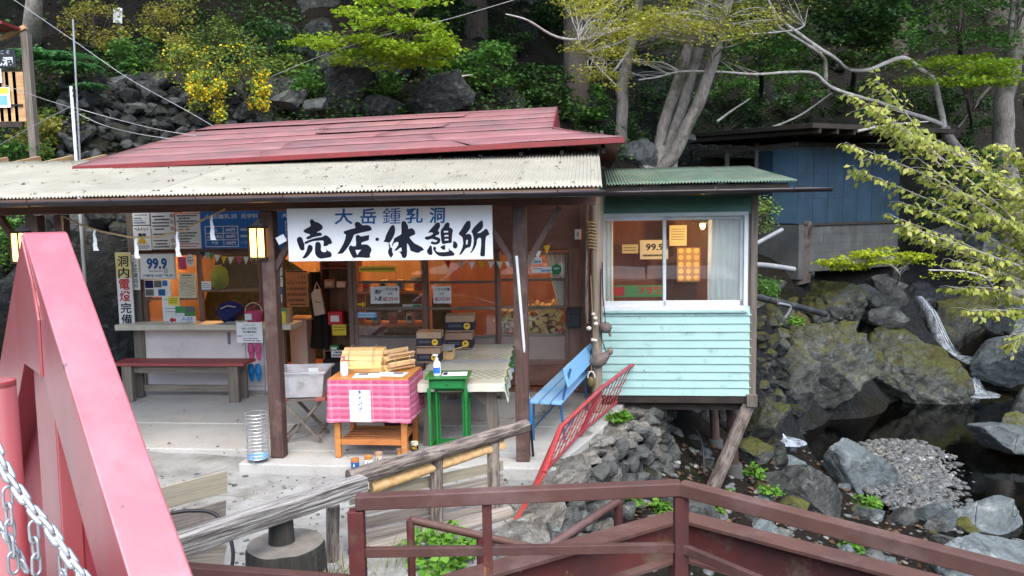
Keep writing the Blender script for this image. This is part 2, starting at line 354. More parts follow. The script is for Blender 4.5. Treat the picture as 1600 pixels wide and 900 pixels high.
m['bark_cedar'] = pm('cedar_bark', (.125, .1, .085), (.06, .048, .042), 5, (9, 9, .5), .95, 1.0, bsc=7, bdist=.03, dirt=(.08, .09, .05), dsc=.8, dlim=(.5, .7))
m['bark_pale'] = pm('pale_grey_bark', (.3, .27, .24), (.16, .14, .125), 6, (4, 4, 1.2), .9, .5, dirt=(.09, .085, .05), dsc=2.4, dlim=(.52, .64), coord='World')
m['bark_white'] = pm('white_branch_bark', (.42, .4, .37), (.24, .22, .2), 9, rough=.85, bump=.4, coord='World')
m['bark_dark'] = pm('dark_twig', (.09, .07, .055), (.05, .04, .032), 9, rough=.9, coord='World')
m['rock'] = rockmat('grey_rock', (.085, .092, .09), (.13, .135, .125), (.03, .032, .03), .0)
m['rock_blue'] = rockmat('blue_grey_boulder', (.12, .15, .155), (.17, .2, .205), (.06, .072, .075), .0, sc=1.2, lich=.35)
m['rock_moss'] = rockmat('mossy_rock', (.085, .095, .09), (.135, .142, .128), (.028, .03, .026), .92, (.095, .105, .014))
m['rock_dark'] = rockmat('dark_hill_rock', (.036, .039, .04), (.07, .074, .075), (.012, .013, .013), .7, (.03, .034, .01), sc=2.2)
m['rock_wet'] = rockmat('wet_dark_rock', (.012, .013, .014), (.02, .022, .022), (.006, .006, .006), .1, wet=1.0)
m['rock_pale'] = rockmat('pale_lime_rock', (.21, .205, .18), (.29, .28, .25), (.09, .085, .07), .1, (.1, .08, .035), sc=2.5, lich=.6)
def gravelmat():
    g = NG('gravel_stone'); a = g.n('Attribute', attribute_name='rnd').outputs['Fac']; v, _ = g.vec('World')
    cr = g.n('ValToRGB', {0: a}); e = cr.color_ramp.elements; e[0].color = (.05, .054, .053, 1); e[1].color = (.42, .45, .45, 1); q = e.new(.5); q.color = (.16, .172, .17, 1); q = e.new(.75); q.color = (.2, .185, .15, 1)
    col = g.mix(g.mr(g.noise(v, 30, 4), .4, .6), cr.outputs[0], (.06, .062, .06))
    return g.surf(g.n('BsdfPrincipled', {'Base Color': col, 'Roughness': .75}))
m['gravel'] = gravelmat(); m['gravel_bed'] = pm('gravel_sand', (.05, .045, .038), (.03, .028, .025), 20, coord='World', rough=.9, rand=0)
# ------------------------------------------------------------------ terrain
def W(px, py, d): p = at(px, py, d); return (p.x, p.y, p.z)
ctrl = [W(*q) for q in [
    (1010, 655, 9.8), (1105, 757, 9.0), (1155, 740, 9.3), (1000, 780, 8.0), (940, 860, 6.6), (1200, 722, 11.5), (1250, 716, 12.6), (1295, 716, 12.4), (1180, 760, 9.6),
    (1250, 750, 10.5), (1330, 800, 10.5), (1500, 805, 10.6), (1200, 900, 7), (1400, 900, 8.5), (1600, 900, 8.8),
    (1215, 650, 14.3), (1215, 560, 13.6), (1200, 470, 13), (1300, 662, 15.6), (1300, 570, 16), (1290, 455, 17.3), (1400, 645, 16.8), (1400, 550, 17.6),
    (1400, 445, 19), (1500, 645, 17.4), (1480, 575, 20), (1440, 470, 21.6), (1500, 450, 22.5), (1560, 570, 18.6), (1600, 490, 19.5), (1600, 400, 22),
    (1250, 412, 17.5), (1400, 402, 18.8), (1100, 402, 19.5), (1180, 440, 15.2),
    (500, 190, 13.6), (500, 100, 16), (500, 0, 20), (800, 190, 14.5), (800, 100, 18), (800, 0, 23), (1000, 250, 16.5), (1000, 100, 21.5), (1000, 0, 26),
    (1250, 200, 23), (1200, 0, 31), (1500, 320, 23), (1500, 100, 29), (1500, 0, 34), (1700, 300, 25), (1900, 100, 33),
    (50, 250, 12.6), (50, 100, 14.8), (50, 0, 17.5), (250, 120, 14.8), (250, 0, 17.8), (250, 250, 13.9), (-200, 200, 13), (-200, 0, 17)]]
ctrl += [(x, y, -.6) for x in (-14, -8, -4, -1) for y in (3.5, 6, 9)] + [(.1, 6.5, -.45), (.9, 8.6, -.35), (1.3, 9.8, -.25)]
ctrl += [(-9, 10.9, .0), (-6, 11.6, .0), (-3, 12.2, .1), (0, 12.3, .2), (2.2, 11.6, -.1), (3.2, 11.3, -1.0), (-14, 10.5, .3)]
for q in [(1245, 702), (1270, 682), (1330, 678), (1300, 690), (1400, 672), (1480, 690), (1550, 740), (1600, 690), (1700, 720)]:
    p = on_z(*q, -2.0); ctrl.append((p.x, p.y, -2.6))
ctrl += [(9, 9, -1.9), (14, 12, -1.9), (18, 16, 0), (3, 3, -1.6), (-2, 2.5, -1.6), (-10, 1, -1.6), (6, 0, -2), (0, -6, -2), (20, 0, 2), (-20, -6, 1), (0, -20, 3), (-25, -25, 12), (25, -25, 12),
         (-26, 14, 6), (-30, 30, 19), (-10, 34, 19), (5, 40, 21), (20, 46, 24), (38, 44, 24), (36, 20, 9), (45, 0, 9), (-45, 0, 12), (0, 75, 42), (45, 75, 42), (-45, 75, 42), (60, 30, 22)]
CT = np.array(ctrl); n_ = len(CT)
Dm = np.linalg.norm(CT[:, None, :2] - CT[None, :, :2], axis=2)
A = np.zeros((n_ + 3, n_ + 3)); A[:n_, :n_] = -Dm + np.eye(n_) * -.02; A[:n_, n_] = 1; A[:n_, n_ + 1:] = CT[:, :2]; A[n_:, :n_] = A[:n_, n_:].T
SOL = np.linalg.solve(A, np.r_[CT[:, 2], 0, 0, 0])
def hgt(x, y):
    x = np.atleast_1d(np.asarray(x, float)); y = np.atleast_1d(np.asarray(y, float))
    d = np.hypot(x[:, None] - CT[None, :, 0], y[:, None] - CT[None, :, 1])
    return -(d @ SOL[:n_]) + SOL[n_] + SOL[n_ + 1] * x + SOL[n_ + 2] * y
def rough_h(x, y, z):
    a = .1 + .35 * min(1, max(0, (z - 1.5) / 3))
    if -7 < x < 2.6 and y < 12.2: a = .03
    if z < -1.9: a = .05
    p = Vector((x * .55, y * .55, z * .4))
    return noise.fractal(p, 1.0, 2.1, 5) * a + abs(noise.noise(p * 2.3)) * a * .7 - a * .2
xs = np.unique(np.r_[np.arange(-70, -16, 3.0), np.arange(-16, 16, .24), np.arange(16, 34, .6), np.arange(34, 80, 3.0)])
ys = np.unique(np.r_[np.arange(-45, 3, 3.0), np.arange(3, 26, .24), np.arange(26, 46, .6), np.arange(46, 95, 3.0)])
GX, GY = np.meshgrid(xs, ys); GZ = hgt(GX.ravel(), GY.ravel()).clip(-3, 60)
tz = np.array([z + rough_h(x, y, z) for x, y, z in zip(GX.ravel(), GY.ravel(), GZ)])
TZ = tz.reshape(GX.shape)
def ter(x, y):                                  # bilinear sample of the built terrain
    i = int(np.clip(np.searchsorted(xs, x) - 1, 0, len(xs) - 2)); j = int(np.clip(np.searchsorted(ys, y) - 1, 0, len(ys) - 2))
    a = (x - xs[i]) / (xs[i + 1] - xs[i]); b = (y - ys[j]) / (ys[j + 1] - ys[j])
    return float(TZ[j, i] * (1 - a) * (1 - b) + TZ[j, i + 1] * a * (1 - b) + TZ[j + 1, i] * (1 - a) * b + TZ[j + 1, i + 1] * a * b)
def hit(px, py, d0=6.0, d1=45.0):               # where a line of sight meets the terrain
    d = d0
    while d < d1:
        p = at(px, py, d)
        if ter(p.x, p.y) > p.z: return p
        d += .12
    return at(px, py, d1)
def terrain_mat():
    g = NG('hillside_ground'); v, _ = g.vec('World')
    nrm = g.n('NewGeometry').outputs['Normal']; nz = g.n('SeparateXYZ', {0: nrm}).outputs[2]
    n1 = g.noise(v, 1.3, 8, .65); n2 = g.noise(v, 14, 8, .75); n3 = g.noise(v, .5, 5)
    soil = g.mix(g.mr(n2, .35, .65), (.026, .02, .015), (.009, .0075, .006))
    soil = g.mix(g.mr(g.noise(v, 40, 4, .7), .58, .66), soil, (.06, .042, .028))
    soil = g.mix(g.mr(n1, .5, .66), soil, g.mix(g.mr(n2, .4, .6), (.013, .022, .006), (.006, .01, .0035)))
    rock = g.mix(g.mr(n2, .35, .62), (.038, .042, .043), (.009, .01, .01))
    f = g.math('ADD', nz, g.mr(n1, .2, .8, -.25, .25))
    col = g.mix(g.mr(f, .5, .66), rock, soil)
    bn = g.n('Bump', {'Strength': 1.0, 'Distance': .08, 'Height': g.math('ADD', n2, g.math('MULTIPLY', n1, 2))})
    return g.surf(g.n('BsdfPrincipled', {'Base Color': col, 'Roughness': .95, 'Specular IOR Level': .15, 'Normal': bn.outputs[0]}))
def np_mesh(name, V, Fq, mat, rnd=None, smooth=False):
    me = bpy.data.meshes.new(name); V = np.asarray(V, np.float32); Fq = np.asarray(Fq, np.int32); k = Fq.shape[1]
    me.vertices.add(len(V)); me.vertices.foreach_set('co', V.ravel())
    me.loops.add(Fq.size); me.loops.foreach_set('vertex_index', Fq.ravel())
    me.polygons.add(len(Fq)); me.polygons.foreach_set('loop_start', np.arange(0, Fq.size, k, dtype=np.int32))
    me.update(calc_edges=True)
    if smooth: me.polygons.foreach_set('use_smooth', np.ones(len(Fq), bool))
    if mat: me.materials.append(mat)
    if rnd is not None:
        a = me.attributes.new('rnd', 'FLOAT', 'FACE'); a.data.foreach_set('value', np.asarray(rnd, np.float32))
    return me
nx, ny = len(xs), len(ys)
ii, jj = np.meshgrid(np.arange(nx - 1), np.arange(ny - 1)); q0 = (jj * nx + ii).ravel()
me = np_mesh('terrain', np.c_[GX.ravel(), GY.ravel(), tz], np.c_[q0, q0 + 1, q0 + nx + 1, q0 + nx], terrain_mat(), smooth=True)
tag(link('terrain', me), 'steep wooded valley side with dark leaf litter and rocky stream banks', 'terrain', kind='structure')

# ------------------------------------------------------------------ ground and patio
EPX = [(1003, 640, 0), (945, 690, 0), (915, 725, -.03), (872, 790, -.08), (840, 860, -.08), (815, 930, -.08)]
EDGE = [on_z(*q) for q in EPX]
EDGE = [EDGE[0] + Vector((.45, 1.6, 0)), EDGE[0] + Vector((.2, .6, 0))] + EDGE
def edge_x(y):
    for a, b in zip(EDGE[:-1], EDGE[1:]):
        if b.y <= y <= a.y: return b.x + (a.x - b.x) * (y - b.y) / (a.y - b.y)
    return EDGE[-1].x if y < EDGE[-1].y else EDGE[0].x
gy = np.arange(4.3, 11.6, .09); gu = np.linspace(0, 1, 130)
V = []; 
for y in gy:
    x1 = edge_x(y) - .02 + .05 * noise.noise(Vector((0, y * 3, 1)))
    for a in gu:
        x = -15 + (x1 + 15) * (1 - (1 - a) ** 1.0)
        z = -.1 + .075 * min(1, max(0, (-2.2 - x) / 1.5)) + noise.fractal(Vector((x * 1.2, y * 1.2, 0)), 1, 2, 4) * .02
        V.append((x, y, z))
k = len(gu); F_ = [(j * k + i, j * k + i + 1, (j + 1) * k + i + 1, (j + 1) * k + i) for j in range(len(gy) - 1) for i in range(k - 1)]
o = link('ground', np_mesh('ground', V, F_, m['concrete_rough'], smooth=True)); tag(o, 'worn pale concrete yard in front of the shop', 'ground', kind='structure')
# patio slabs, each poured bay a sheet with open joints
def bay(pts, z1, name='patio_slab'):
    mb = MB(); mb.slab([Vector((p[0], p[1], z1 - .14)) for p in pts], (0, 0, .14))
    return mb
patio = T('patio', 'smooth concrete patio under the eave', 'patio', kind='structure')
uL = ug(368, 727)[0]
def uvw(u, v): p = L(u, v, 0); return (p.x, p.y)
ur = lambda v: toL(Vector((edge_x(L(0, v, 0).y) - .22, L(0, v, 0).y, 0))).x
vf = ug(450, 726)[1]; vj1 = ug(300, 702)[1]; vj2 = ug(300, 662)[1]
front = [uvw(uL, vf + .012), uvw(uL + .9, vf - .01), uvw(uL + 1.7, vf + .015), uvw(ur(vf) + .0, vf)]
bays = [(front + [uvw(ur(vj1), vj1), uvw(uL, vj1)], 0.0),
        ([uvw(-9, vj1 + .012), uvw(ur(vj1 + .012), vj1 + .012), uvw(ur(vj2), vj2), uvw(-9, vj2)], 0.003),
        ([uvw(-9, vj2 + .01), uvw(ur(vj2 + .01), vj2 + .01), uvw(ur(2.9), 2.9), uvw(-9, 2.9)], 0.008)]
for pts, z1 in bays:
    o = bay(pts, z1).build('slab', m['concrete'], patio); bev(o, .012)

# ------------------------------------------------------------------ rocks
def rock_mesh(name, seed, sub, mat, cuts=9, rough=.12, dims=(1, 1, 1)):
    r = random.Random(seed); b = bmesh.new(); bmesh.ops.create_icosphere(b, subdivisions=sub, radius=1)
    pts = np.array([v.co[:] for v in b.verts])
    for _ in range(cuts):
        nn = Vector((r.gauss(0, 1), r.gauss(0, 1), r.gauss(0, 1))).normalized(); d = r.uniform(.42, .8)
        e = pts @ np.array(nn) - d; pts = pts - np.outer(np.maximum(e, 0) * .94, nn)
    ext = np.abs(pts).max(0); pts = pts / ext
    off = Vector((r.uniform(0, 99), r.uniform(0, 99), 0)); dm = Vector(dims)
    for v, p in zip(b.verts, pts):
        p = Vector(p); q = Vector((p.x * dm.x, p.y * dm.y, p.z * dm.z)) * (1.6 / max(dims)) + off
        lay = (q.z * .8 + q.x * .35) * 3.2 + noise.noise(q * .8) * 1.4; st_ = lay - math.floor(lay); st_ = min(1, st_ * 1.6) - .5
        k = .8 * noise.fractal(q * 1.1, .9, 2.2, 5) + .5 * (1 - 2 * abs(noise.noise(q * 2.6))) + .5 * st_ + .3 * noise.cell(q * 2.2)
        v.co = p * (1 + rough * k)
    me = bpy.data.meshes.new(name); b.to_mesh(me); b.free()
    me.materials.append(mat); me.polygons.foreach_set('use_smooth', [True] * len(me.polygons)); me.set_sharp_from_angle(angle=R(38 if sub > 2 else 11))
    return me
def boulder(px, py, wpx, hpx, d, mk, label, seed, dr=.9, tilt=(0, 0, 0), sub=4, cuts=9, group=None, rough=.12, name='boulder'):
    p = at(px, py, d); k = d / F; dims = (wpx * k / 2 * 1.06, wpx * k / 2 * dr, hpx * k / 2 * 1.06)
    o = link(name, rock_mesh(name, seed, sub, m[mk], cuts, rough, dims)); o.scale = dims; o.location = p; o.rotation_euler = tilt
    return tag(o, label, 'rock', group)
bl = [
 (1345, 745, 155, 92, 11.9, 'rock_blue', 'smooth blue-grey slab boulder leaning beside the gravel bar', 3, .7, (0, .75, 0)),
 (1258, 785, 150, 120, 9.9, 'rock', 'dark rough boulder with green tufts below the flat grey slab', 14, .8, (0, .2, .3)),
 (1545, 815, 130, 90, 10.2, 'rock_blue', 'pale blue boulder with a flat top by the dark pool', 25, .9, (.1, .15, 0)),
 (1540, 880, 210, 110, 9.0, 'rock_blue', 'large pale boulder in the stream bed behind the bridge rail', 36, .8, (0, .12, .2)),
 (1462, 812, 70, 50, 10.4, 'rock_blue', 'squarish grey boulder beside the pale flat-topped one', 41, .9, (0, .1, 0)),
 (1410, 812, 46, 42, 10.3, 'rock', 'angular brownish stone below the gravel bar', 42, .9, (0, 0, .4)),
 (1590, 692, 120, 44, 13.2, 'rock_blue', 'low pale rock slab lying in the dark pool', 43, 1.1, (0, .06, 0)),
 (1590, 664, 62, 40, 14.2, 'rock_moss', 'rounded mossy rock behind the low pale slab in the pool', 44, .9, (0, 0, 0)),
 (1272, 582, 150, 175, 15.6, 'rock_moss', 'big mossy rock face dropping into the pool beside the stone bank', 55, .45, (.35, .35, 0)),
 (1432, 590, 185, 108, 17.0, 'rock_moss', 'long mossy slanting rock slab below the waterfall', 66, .45, (.2, .6, 0)),
 (1232, 600, 74, 150, 13.4, 'rock_moss', 'upright mossy rock between stacked stones and big rock face', 69, .8, (.1, .25, 0)),
 (1225, 665, 60, 50, 13.0, 'rock_wet', 'dark wet rock beside the little side fall', 68, .8, (0, 0, 0)),
 (1350, 560, 60, 110, 17.6, 'rock_moss', 'narrow mossy rock wedged between the big face and the slab', 67, .6, (.2, .3, 0)),
 (1300, 478, 115, 75, 16.9, 'rock_moss', 'grey boulder resting above the mossy rock face', 71, .9, (0, .3, 0)),
 (1352, 462, 56, 52, 17.2, 'rock', 'angular grey rock under the bright yellow-green maple', 72, .9, (0, 0, 0)),
 (1388, 458, 60, 54, 17.6, 'rock', 'blocky grey rock beside the dark waterfall recess', 73, .9, (0, .2, 0)),
 (1376, 492, 72, 44, 17.2, 'rock', 'wedge of dark grey rock between slab and waterfall', 74, .9, (0, -.2, 0)),
 (1515, 500, 110, 150, 20.6, 'rock_moss', 'tall rounded rock on the far side of the waterfall', 75, .7, (0, .3, 0)),
 (1565, 560, 110, 90, 17.6, 'rock_blue', 'cracked boulder overhanging the pool beside the small fall', 76, .9, (0, -.3, 0)),
 (1600, 500, 90, 60, 18.6, 'rock_blue', 'flat-topped boulder above the overhanging cracked one', 77, .9, (0, 0, 0)),
 (1438, 520, 120, 150, 21.3, 'rock_wet', 'black wet rock face behind the waterfall', 78, .6, (0, 0, 0)),
 (1612, 640, 60, 70, 15.5, 'rock', 'dark wet boulder at the end of the pool', 79, .9, (0, 0, 0)),
 (1530, 378, 80, 46, 21.0, 'rock_blue', 'grey boulder under the hanging leaves upstream', 80, .9, (0, 0, 0)),
 (1470, 372, 60, 40, 21.5, 'rock', 'low grey rock beside the grey boulder upstream', 81, .9, (0, 0, 0)),
 (1575, 340, 60, 40, 21.5, 'rock', 'rounded rock at the foot of the patchy trunk', 82, .9, (0, 0, 0)),
 (1200, 655, 62, 70, 10.7, 'rock_moss', 'round mossy boulder below the corner of the turquoise wall', 83, .9, (0, 0, 0)),
 (1178, 700, 54, 50, 10.2, 'rock_moss', 'mossy stone beside the concrete pier foot', 84, .9, (0, 0, .4)),
 (1212, 708, 46, 66, 11.2, 'rock_moss', 'small upright rock beside the little side fall', 285, .9, (0, .2, 0)),
 (1150, 645, 60, 70, 11.2, 'rock_dark', 'dark rock deep under the turquoise cabin floor', 86, .9, (0, 0, 0)),
 (1060, 655, 90, 60, 11.2, 'rock_dark', 'broad dark rock in the cavity under the cabin', 87, .9, (0, 0, 0)),
 (1190, 850, 110, 70, 8.4, 'rock', 'grey rock in the shade under the bridge rail', 88, .9, (0, 0, 0)),
 (1300, 870, 120, 60, 8.8, 'rock', 'low broken rock beside the large pale boulder', 89, .9, (0, 0, 0)),
 (1080, 800, 120, 80, 8.0, 'rock', 'sloping grey rock below the slanting prop log', 90, .9, (0, .4, 0)),
 (538, 140, 90, 100, 14.4, 'rock_dark', 'tall dark grey rock outcrop behind the red roof', 91, .8, (0, .2, 0)),
 (690, 152, 95, 70, 14.6, 'rock_dark', 'dark jagged rock directly above the red roof', 92, .8, (0, 0, 0)),
 (630, 100, 70, 50, 15.8, 'rock_dark', 'rounded dark rock under the bright green maple', 93, .8, (0, 0, 0)),
 (490, 20, 80, 70, 19.0, 'rock', 'grey rock high on the slope between shrubs', 94, .8, (0, 0, 0)),
 (455, 155, 62, 34, 14.0, 'rock', 'flat grey stone beside the brown one above the roof', 95, .8, (0, 0, 0)),
 (497, 166, 40, 24, 13.7, 'rock', 'small boulder on the ledge above the roof', 96, .8, (0, 0, 0)),
 (600, 168, 60, 40, 14.2, 'rock_dark', 'black cleft rock close beside the dark jagged one', 97, .8, (0, 0, 0)),
 (168, 510, 130, 280, 10.9, 'rock_dark', 'tall dark rock outcrop beside the shop corner post', 98, .6, (0, .1, 0)),
 (60, 480, 120, 200, 11.6, 'rock_dark', 'mossy rock bank between the notice kiosk slope and the shop corner', 99, .6, (0, 0, 0)),
 (1000, 240, 60, 60, 15.8, 'rock', 'grey rock at the foot of the leaning trunks', 101, .8, (0, 0, 0)),
 (1065, 215, 40, 30, 16.6, 'rock', 'small rock beside the leaning trunks', 102, .8, (0, 0, 0)),
]
for a in bl:
    tl = a[9] if len(a) > 9 else (0, 0, 0)
    boulder(*a[:8], dr=a[8], tilt=tl, sub=5 if a[2] > 90 else 4, cuts=15, rough=.13 if 'moss' in a[5] or 'dark' in a[5] else .07)
protos = {}
def proto(mk, i):
    if (mk, i) not in protos: protos[(mk, i)] = rock_mesh('stone', 200 + i * 7, 2, m[mk], 20, .09)
    return protos[(mk, i)]
def stone(p, s, mk, parent=None, rs=random, flat_=.75, name='stone', label=None, group=None):
    o = link(name, proto(mk, rs.randrange(9)), parent); o.location = p
    o.scale = (s * rs.uniform(.85, 1.3), s * rs.uniform(.7, 1.0), s * rs.uniform(.6, 1.0) * flat_ / .75)
    o.rotation_euler = (rs.uniform(-.4, .4), rs.uniform(-.4, .4), rs.uniform(-3.1, 3.1))
    if label: tag(o, label, 'rock', group)
    return o
rs = random.Random(5)
# old dry-stone wall behind the shop: a battered face of separate stones
sw = T('stone_wall', 'old dry-stone retaining wall of dark stones behind the shop', 'wall', hit(250, 250))
sw.location = (0, 0, 0)
cnt = 0
y = 268
while y > 118:
    x = 95 + rs.uniform(0, 20) if y < 268 else 95
    while x < 470:
        if not (y < 118 + (x - 100) * .03 or (x > 400 and y < 190)):
            d = 12.3 + (268 - y) / 150 * 1.1 + (x - 95) / 400 * 1.3
            wpx = rs.uniform(10, 24) if rs.random() < .85 else rs.uniform(24, 38)
            stone(at(x, y + rs.uniform(-5, 5), d + rs.uniform(-.08, .12)), wpx * d / F * .53, 'rock_dark' if rs.random() < .75 else 'rock', sw, rs); cnt += 1
            x += wpx * .95
        else: x += 20
    y -= 13
y = 560
while y > 325:
    x = 48 + rs.uniform(0, 15)
    while x < 215:
        d = 11.9 + (560 - y) / 235 * .5 + (x - 48) / 170 * .3
        wpx = rs.uniform(24, 48); stone(at(x, y + rs.uniform(-6, 6), d), wpx * d / F * .62, 'rock_dark' if rs.random() < .6 else 'rock', sw, rs); cnt += 1
        x += wpx * .92
    y -= 24
# backing of the wall so that no daylight shows between stones
mb = MB(); mb.grid(lambda a, b: at(95 + 375 * a, 275 - 155 * b, 12.42 + 1.1 * b + 1.3 * a), 10, 6)
mb.build('fill', m['rock_dark'], sw)
# retaining wall at the edge of the patio
rw = T('retaining_wall', 'rough stone retaining wall under the red rail at the patio edge', 'wall', (0, 0, 0))
tot = []
for a, b in zip(EDGE[:-1], EDGE[1:]):
    n = max(2, int((a - b).length / .17))
    for i in range(n): tot.append(a + (b - a) * ((i + rs.uniform(-.2, .2)) / n))
for p in tot:
    z = -.16; lo = ter(p.x + .35, p.y) - .1
    while z > max(lo, -1.4):
        s = rs.uniform(.07, .15)
        stone(Vector((p.x + .05 - z * .22 + rs.uniform(-.03, .05), p.y + rs.uniform(-.05, .05), z + .02)), s, 'rock' if rs.random() < .85 else 'rock_pale', rw, rs); z -= s * 1.35
    s = rs.uniform(.16, .27); stone(Vector((p.x - .12 + rs.uniform(-.08, .08), p.y, -.085 + rs.uniform(-.02, .02))), s, 'rock_pale', rw, rs, .3, name='cap_stone')
# stacked stones of the bank right of the cabin
bw = T('stone_bank', 'stacked mossy stones of the stream bank between turquoise cabin and mossy rock', 'wall', (0, 0, 0))
y = 640
while y > 468:
    x = 1182 + rs.uniform(0, 8)
    while x < 1250:
        d = 12.2 + (640 - y) / 170 * .6 + (x - 1182) / 60 * 1.2; wpx = rs.uniform(14, 30)
        p = hit(x, y + rs.uniform(-4, 4), 9.6); stone(p, wpx * p.y / F * .62, 'rock_moss' if rs.random() < .6 else 'rock_dark', bw, rs); x += wpx * .8
    y -= 13
# loose rocks on the slope and in the stream bed
for i in range(70):
    p = hit(rs.uniform(430, 1560), rs.uniform(5, 190), 13)
    stone(p, rs.uniform(.1, .4), 'rock_dark', None, rs, name='slope_rock', label='loose dark rock half buried in the wooded slope', group='loose rocks on the wooded slope')
for i in range(60):
    px, py = rs.uniform(1170, 1600), rs.uniform(720, 900); p = hit(px, py, 6.5)
    if p.y < 12.5: stone(p, rs.uniform(.07, .24), rs.choice(['rock', 'rock_blue', 'rock_moss']), None, rs, name='bank_rock', label='small loose rock among the stream-bed boulders', group='loose rocks on the near bank')
for i in range(40):
    p = hit(rs.uniform(1180, 1600), rs.uniform(420, 520), 12)
    stone(p, rs.uniform(.12, .32), rs.choice(['rock', 'rock_moss', 'rock_dark']), None, rs, name='bank_rock', label='loose rock on the far bank above the pool', group='loose rocks on the far bank')
for i in range(26):
    p = hit(rs.uniform(985, 1160), rs.uniform(630, 800), 7)
    stone(p, rs.uniform(.05, .16), rs.choice(['rock', 'rock_dark']), None, rs, name='bank_rock', label='loose rock on the slope under the turquoise cabin', group='loose rocks under the cabin')
# gravel bar
gp = [on_z(*q, -1.97) for q in [(1350, 692), (1420, 688), (1465, 700), (1478, 740), (1492, 778), (1440, 800), (1395, 800), (1370, 770), (1345, 730)]]
def inpoly(x, y, P):
    c = False; j = len(P) - 1
    for i in range(len(P)):
        if (P[i].y > y) != (P[j].y > y) and x < (P[j].x - P[i].x) * (y - P[i].y) / (P[j].y - P[i].y) + P[i].x: c = not c
        j = i
    return c
cen = sum(gp, Vector()) / len(gp)
mb = MB(); k = len(gp)
for t, z in ((1.12, -2.3), (.9, -1.98), (.45, -1.93)): mb.v += [tuple(cen + (p - cen) * t + Vector((0, 0, z - cen.z))) for p in gp]
mb.v.append((cen.x, cen.y, -1.92))
for r_ in (0, 1): mb.f += [(r_ * k + i, r_ * k + (i + 1) % k, (r_ + 1) * k + (i + 1) % k, (r_ + 1) * k + i) for i in range(k)]
mb.f += [(2 * k + i, 2 * k + (i + 1) % k, 3 * k) for i in range(k)]
gb = T('gravel_bar', 'pale gravel bar between the blue-grey slab and the dark pool', 'gravel', (0, 0, 0), kind='stuff')
mb.build('gravel_bed', m['gravel_bed'], gb, smooth=60)
bm_ = bmesh.new(); bmesh.ops.create_icosphere(bm_, subdivisions=1, radius=1); IV = np.array([v.co[:] for v in bm_.verts]); IF = np.array([[v.index for v in f.verts] for f in bm_.faces]); bm_.free()
def pebbles(name, P, S, mat, parent):
    n = len(P); V = np.repeat(IV[None], n, 0) * (1 + rng.uniform(-.22, .22, (n, len(IV), 1)))
    V = V * (np.c_[S * rng.uniform(.8, 1.5, n), S * rng.uniform(.7, 1.2, n), S * rng.uniform(.35, .7, n)][:, None, :])
    a = rng.uniform(0, 6.28, n); c, s = np.cos(a)[:, None], np.sin(a)[:, None]
    X = V[:, :, 0] * c - V[:, :, 1] * s; Y = V[:, :, 0] * s + V[:, :, 1] * c
    V = np.stack([X, Y, V[:, :, 2]], 2) + np.asarray(P)[:, None, :]; rr0 = np.repeat(rng.beta(1.6, 2.2, n), len(IF))
    Fc = (IF[None] + (np.arange(n) * len(IV))[:, None, None]).reshape(-1, 3)
    o = link(name, np_mesh(name, V.reshape(-1, 3), Fc, mat, rr0), parent); o['kind'] = 'stuff'; return o
PP = []; x0, x1 = min(p.x for p in gp), max(p.x for p in gp); y0, y1 = min(p.y for p in gp), max(p.y for p in gp)
while len(PP) < 2600:
    x, y = rng.uniform(x0, x1), rng.uniform(y0, y1)
    jx, jy = x + rng.normal(0, .16), y + rng.normal(0, .16)
    if inpoly(jx, jy, gp):
        e = min(1, min(((p - Vector((x, y, p.z))).length for p in gp)) * 1.2); PP.append((x, y, -1.97 + .06 * e))
pebbles('gravel_stones', PP, rng.gamma(2.6, .0095, len(PP)) + .012, m['gravel'], gb)
PB = []
for i in range(1500):
    p = hit(rs.uniform(1000, 1600), rs.uniform(700, 900), 6.5)
    if p.y < 13: PB.append(tuple(p))
lg = T('bank_shingle', 'scattered shingle on the near stream bank', 'shingle', (0, 0, 0), kind='stuff')
pebbles('shingle', PB, rng.gamma(2.2, .014, len(PB)) + .01, m['gravel'], lg)
GR = []; rg_ = random.Random(31)
for i in range(900):
    x, y = rg_.uniform(-5, .4), rg_.uniform(4.9, 7.3); zz = -.1 + .075 * min(1, max(0, (-2.2 - x) / 1.5))
    if x < edge_x(y) - .1 and toL(Vector((x, y, 0))).y < vf - .03: GR.append((x, y, zz + .004))
yg = T('yard_grit', 'loose grit on the rough concrete yard', 'grit', (0, 0, 0), kind='stuff'); pebbles('grit', GR, rng.gamma(2, .0035, len(GR)) + .003, m['gravel'], yg)
# ------------------------------------------------------------------ water
def upn(o):                                     # water must face up or it reflects like a mirror
    if o.data.polygons[0].normal.z < 0: o.data.flip_normals()
    return o
def water_mat(name, tint, sc, bump, foam=0.0):
    g = NG(name); v, _ = g.vec('World'); 
    bn = g.n('Bump', {'Strength': bump, 'Distance': .03, 'Height': g.noise(v, sc, 4, .55, .4)})
    f = g.n('Fresnel', {0: 1.33, 1: bn.outputs[0]}).outputs[0]
    sh = g.n('MixShader', {0: f, 1: g.n('BsdfTransparent', {0: tint}).outputs[0], 2: g.n('BsdfGlossy', {0: (1, 1, 1), 1: .04, 'Normal': bn.outputs[0]}).outputs[0]})
    return g.surf(sh)
m['water'] = water_mat('stream_water', (.26, .21, .115), 6, .06)
def foam_mat(name, st, lim, alpha):
    g = NG(name); v, _ = g.vec('Object', st); n1 = g.noise(v, 4, 6, .65)
    b = g.n('BsdfPrincipled', {'Base Color': (.62, .7, .76), 'Roughness': .6}); ed = g.n('Attribute', attribute_name='rnd').outputs['Fac']
    return g.surf(g.n('MixShader', {0: g.math('MULTIPLY', g.mr(n1, *lim, 0, alpha), ed), 1: g.n('BsdfTransparent', {0: (.9, .95, 1)}).outputs[0], 2: b.outputs[0]}))
m['fall'] = foam_mat('falling_water', (2.4, 2.4, .22), (.28, .72), .9)
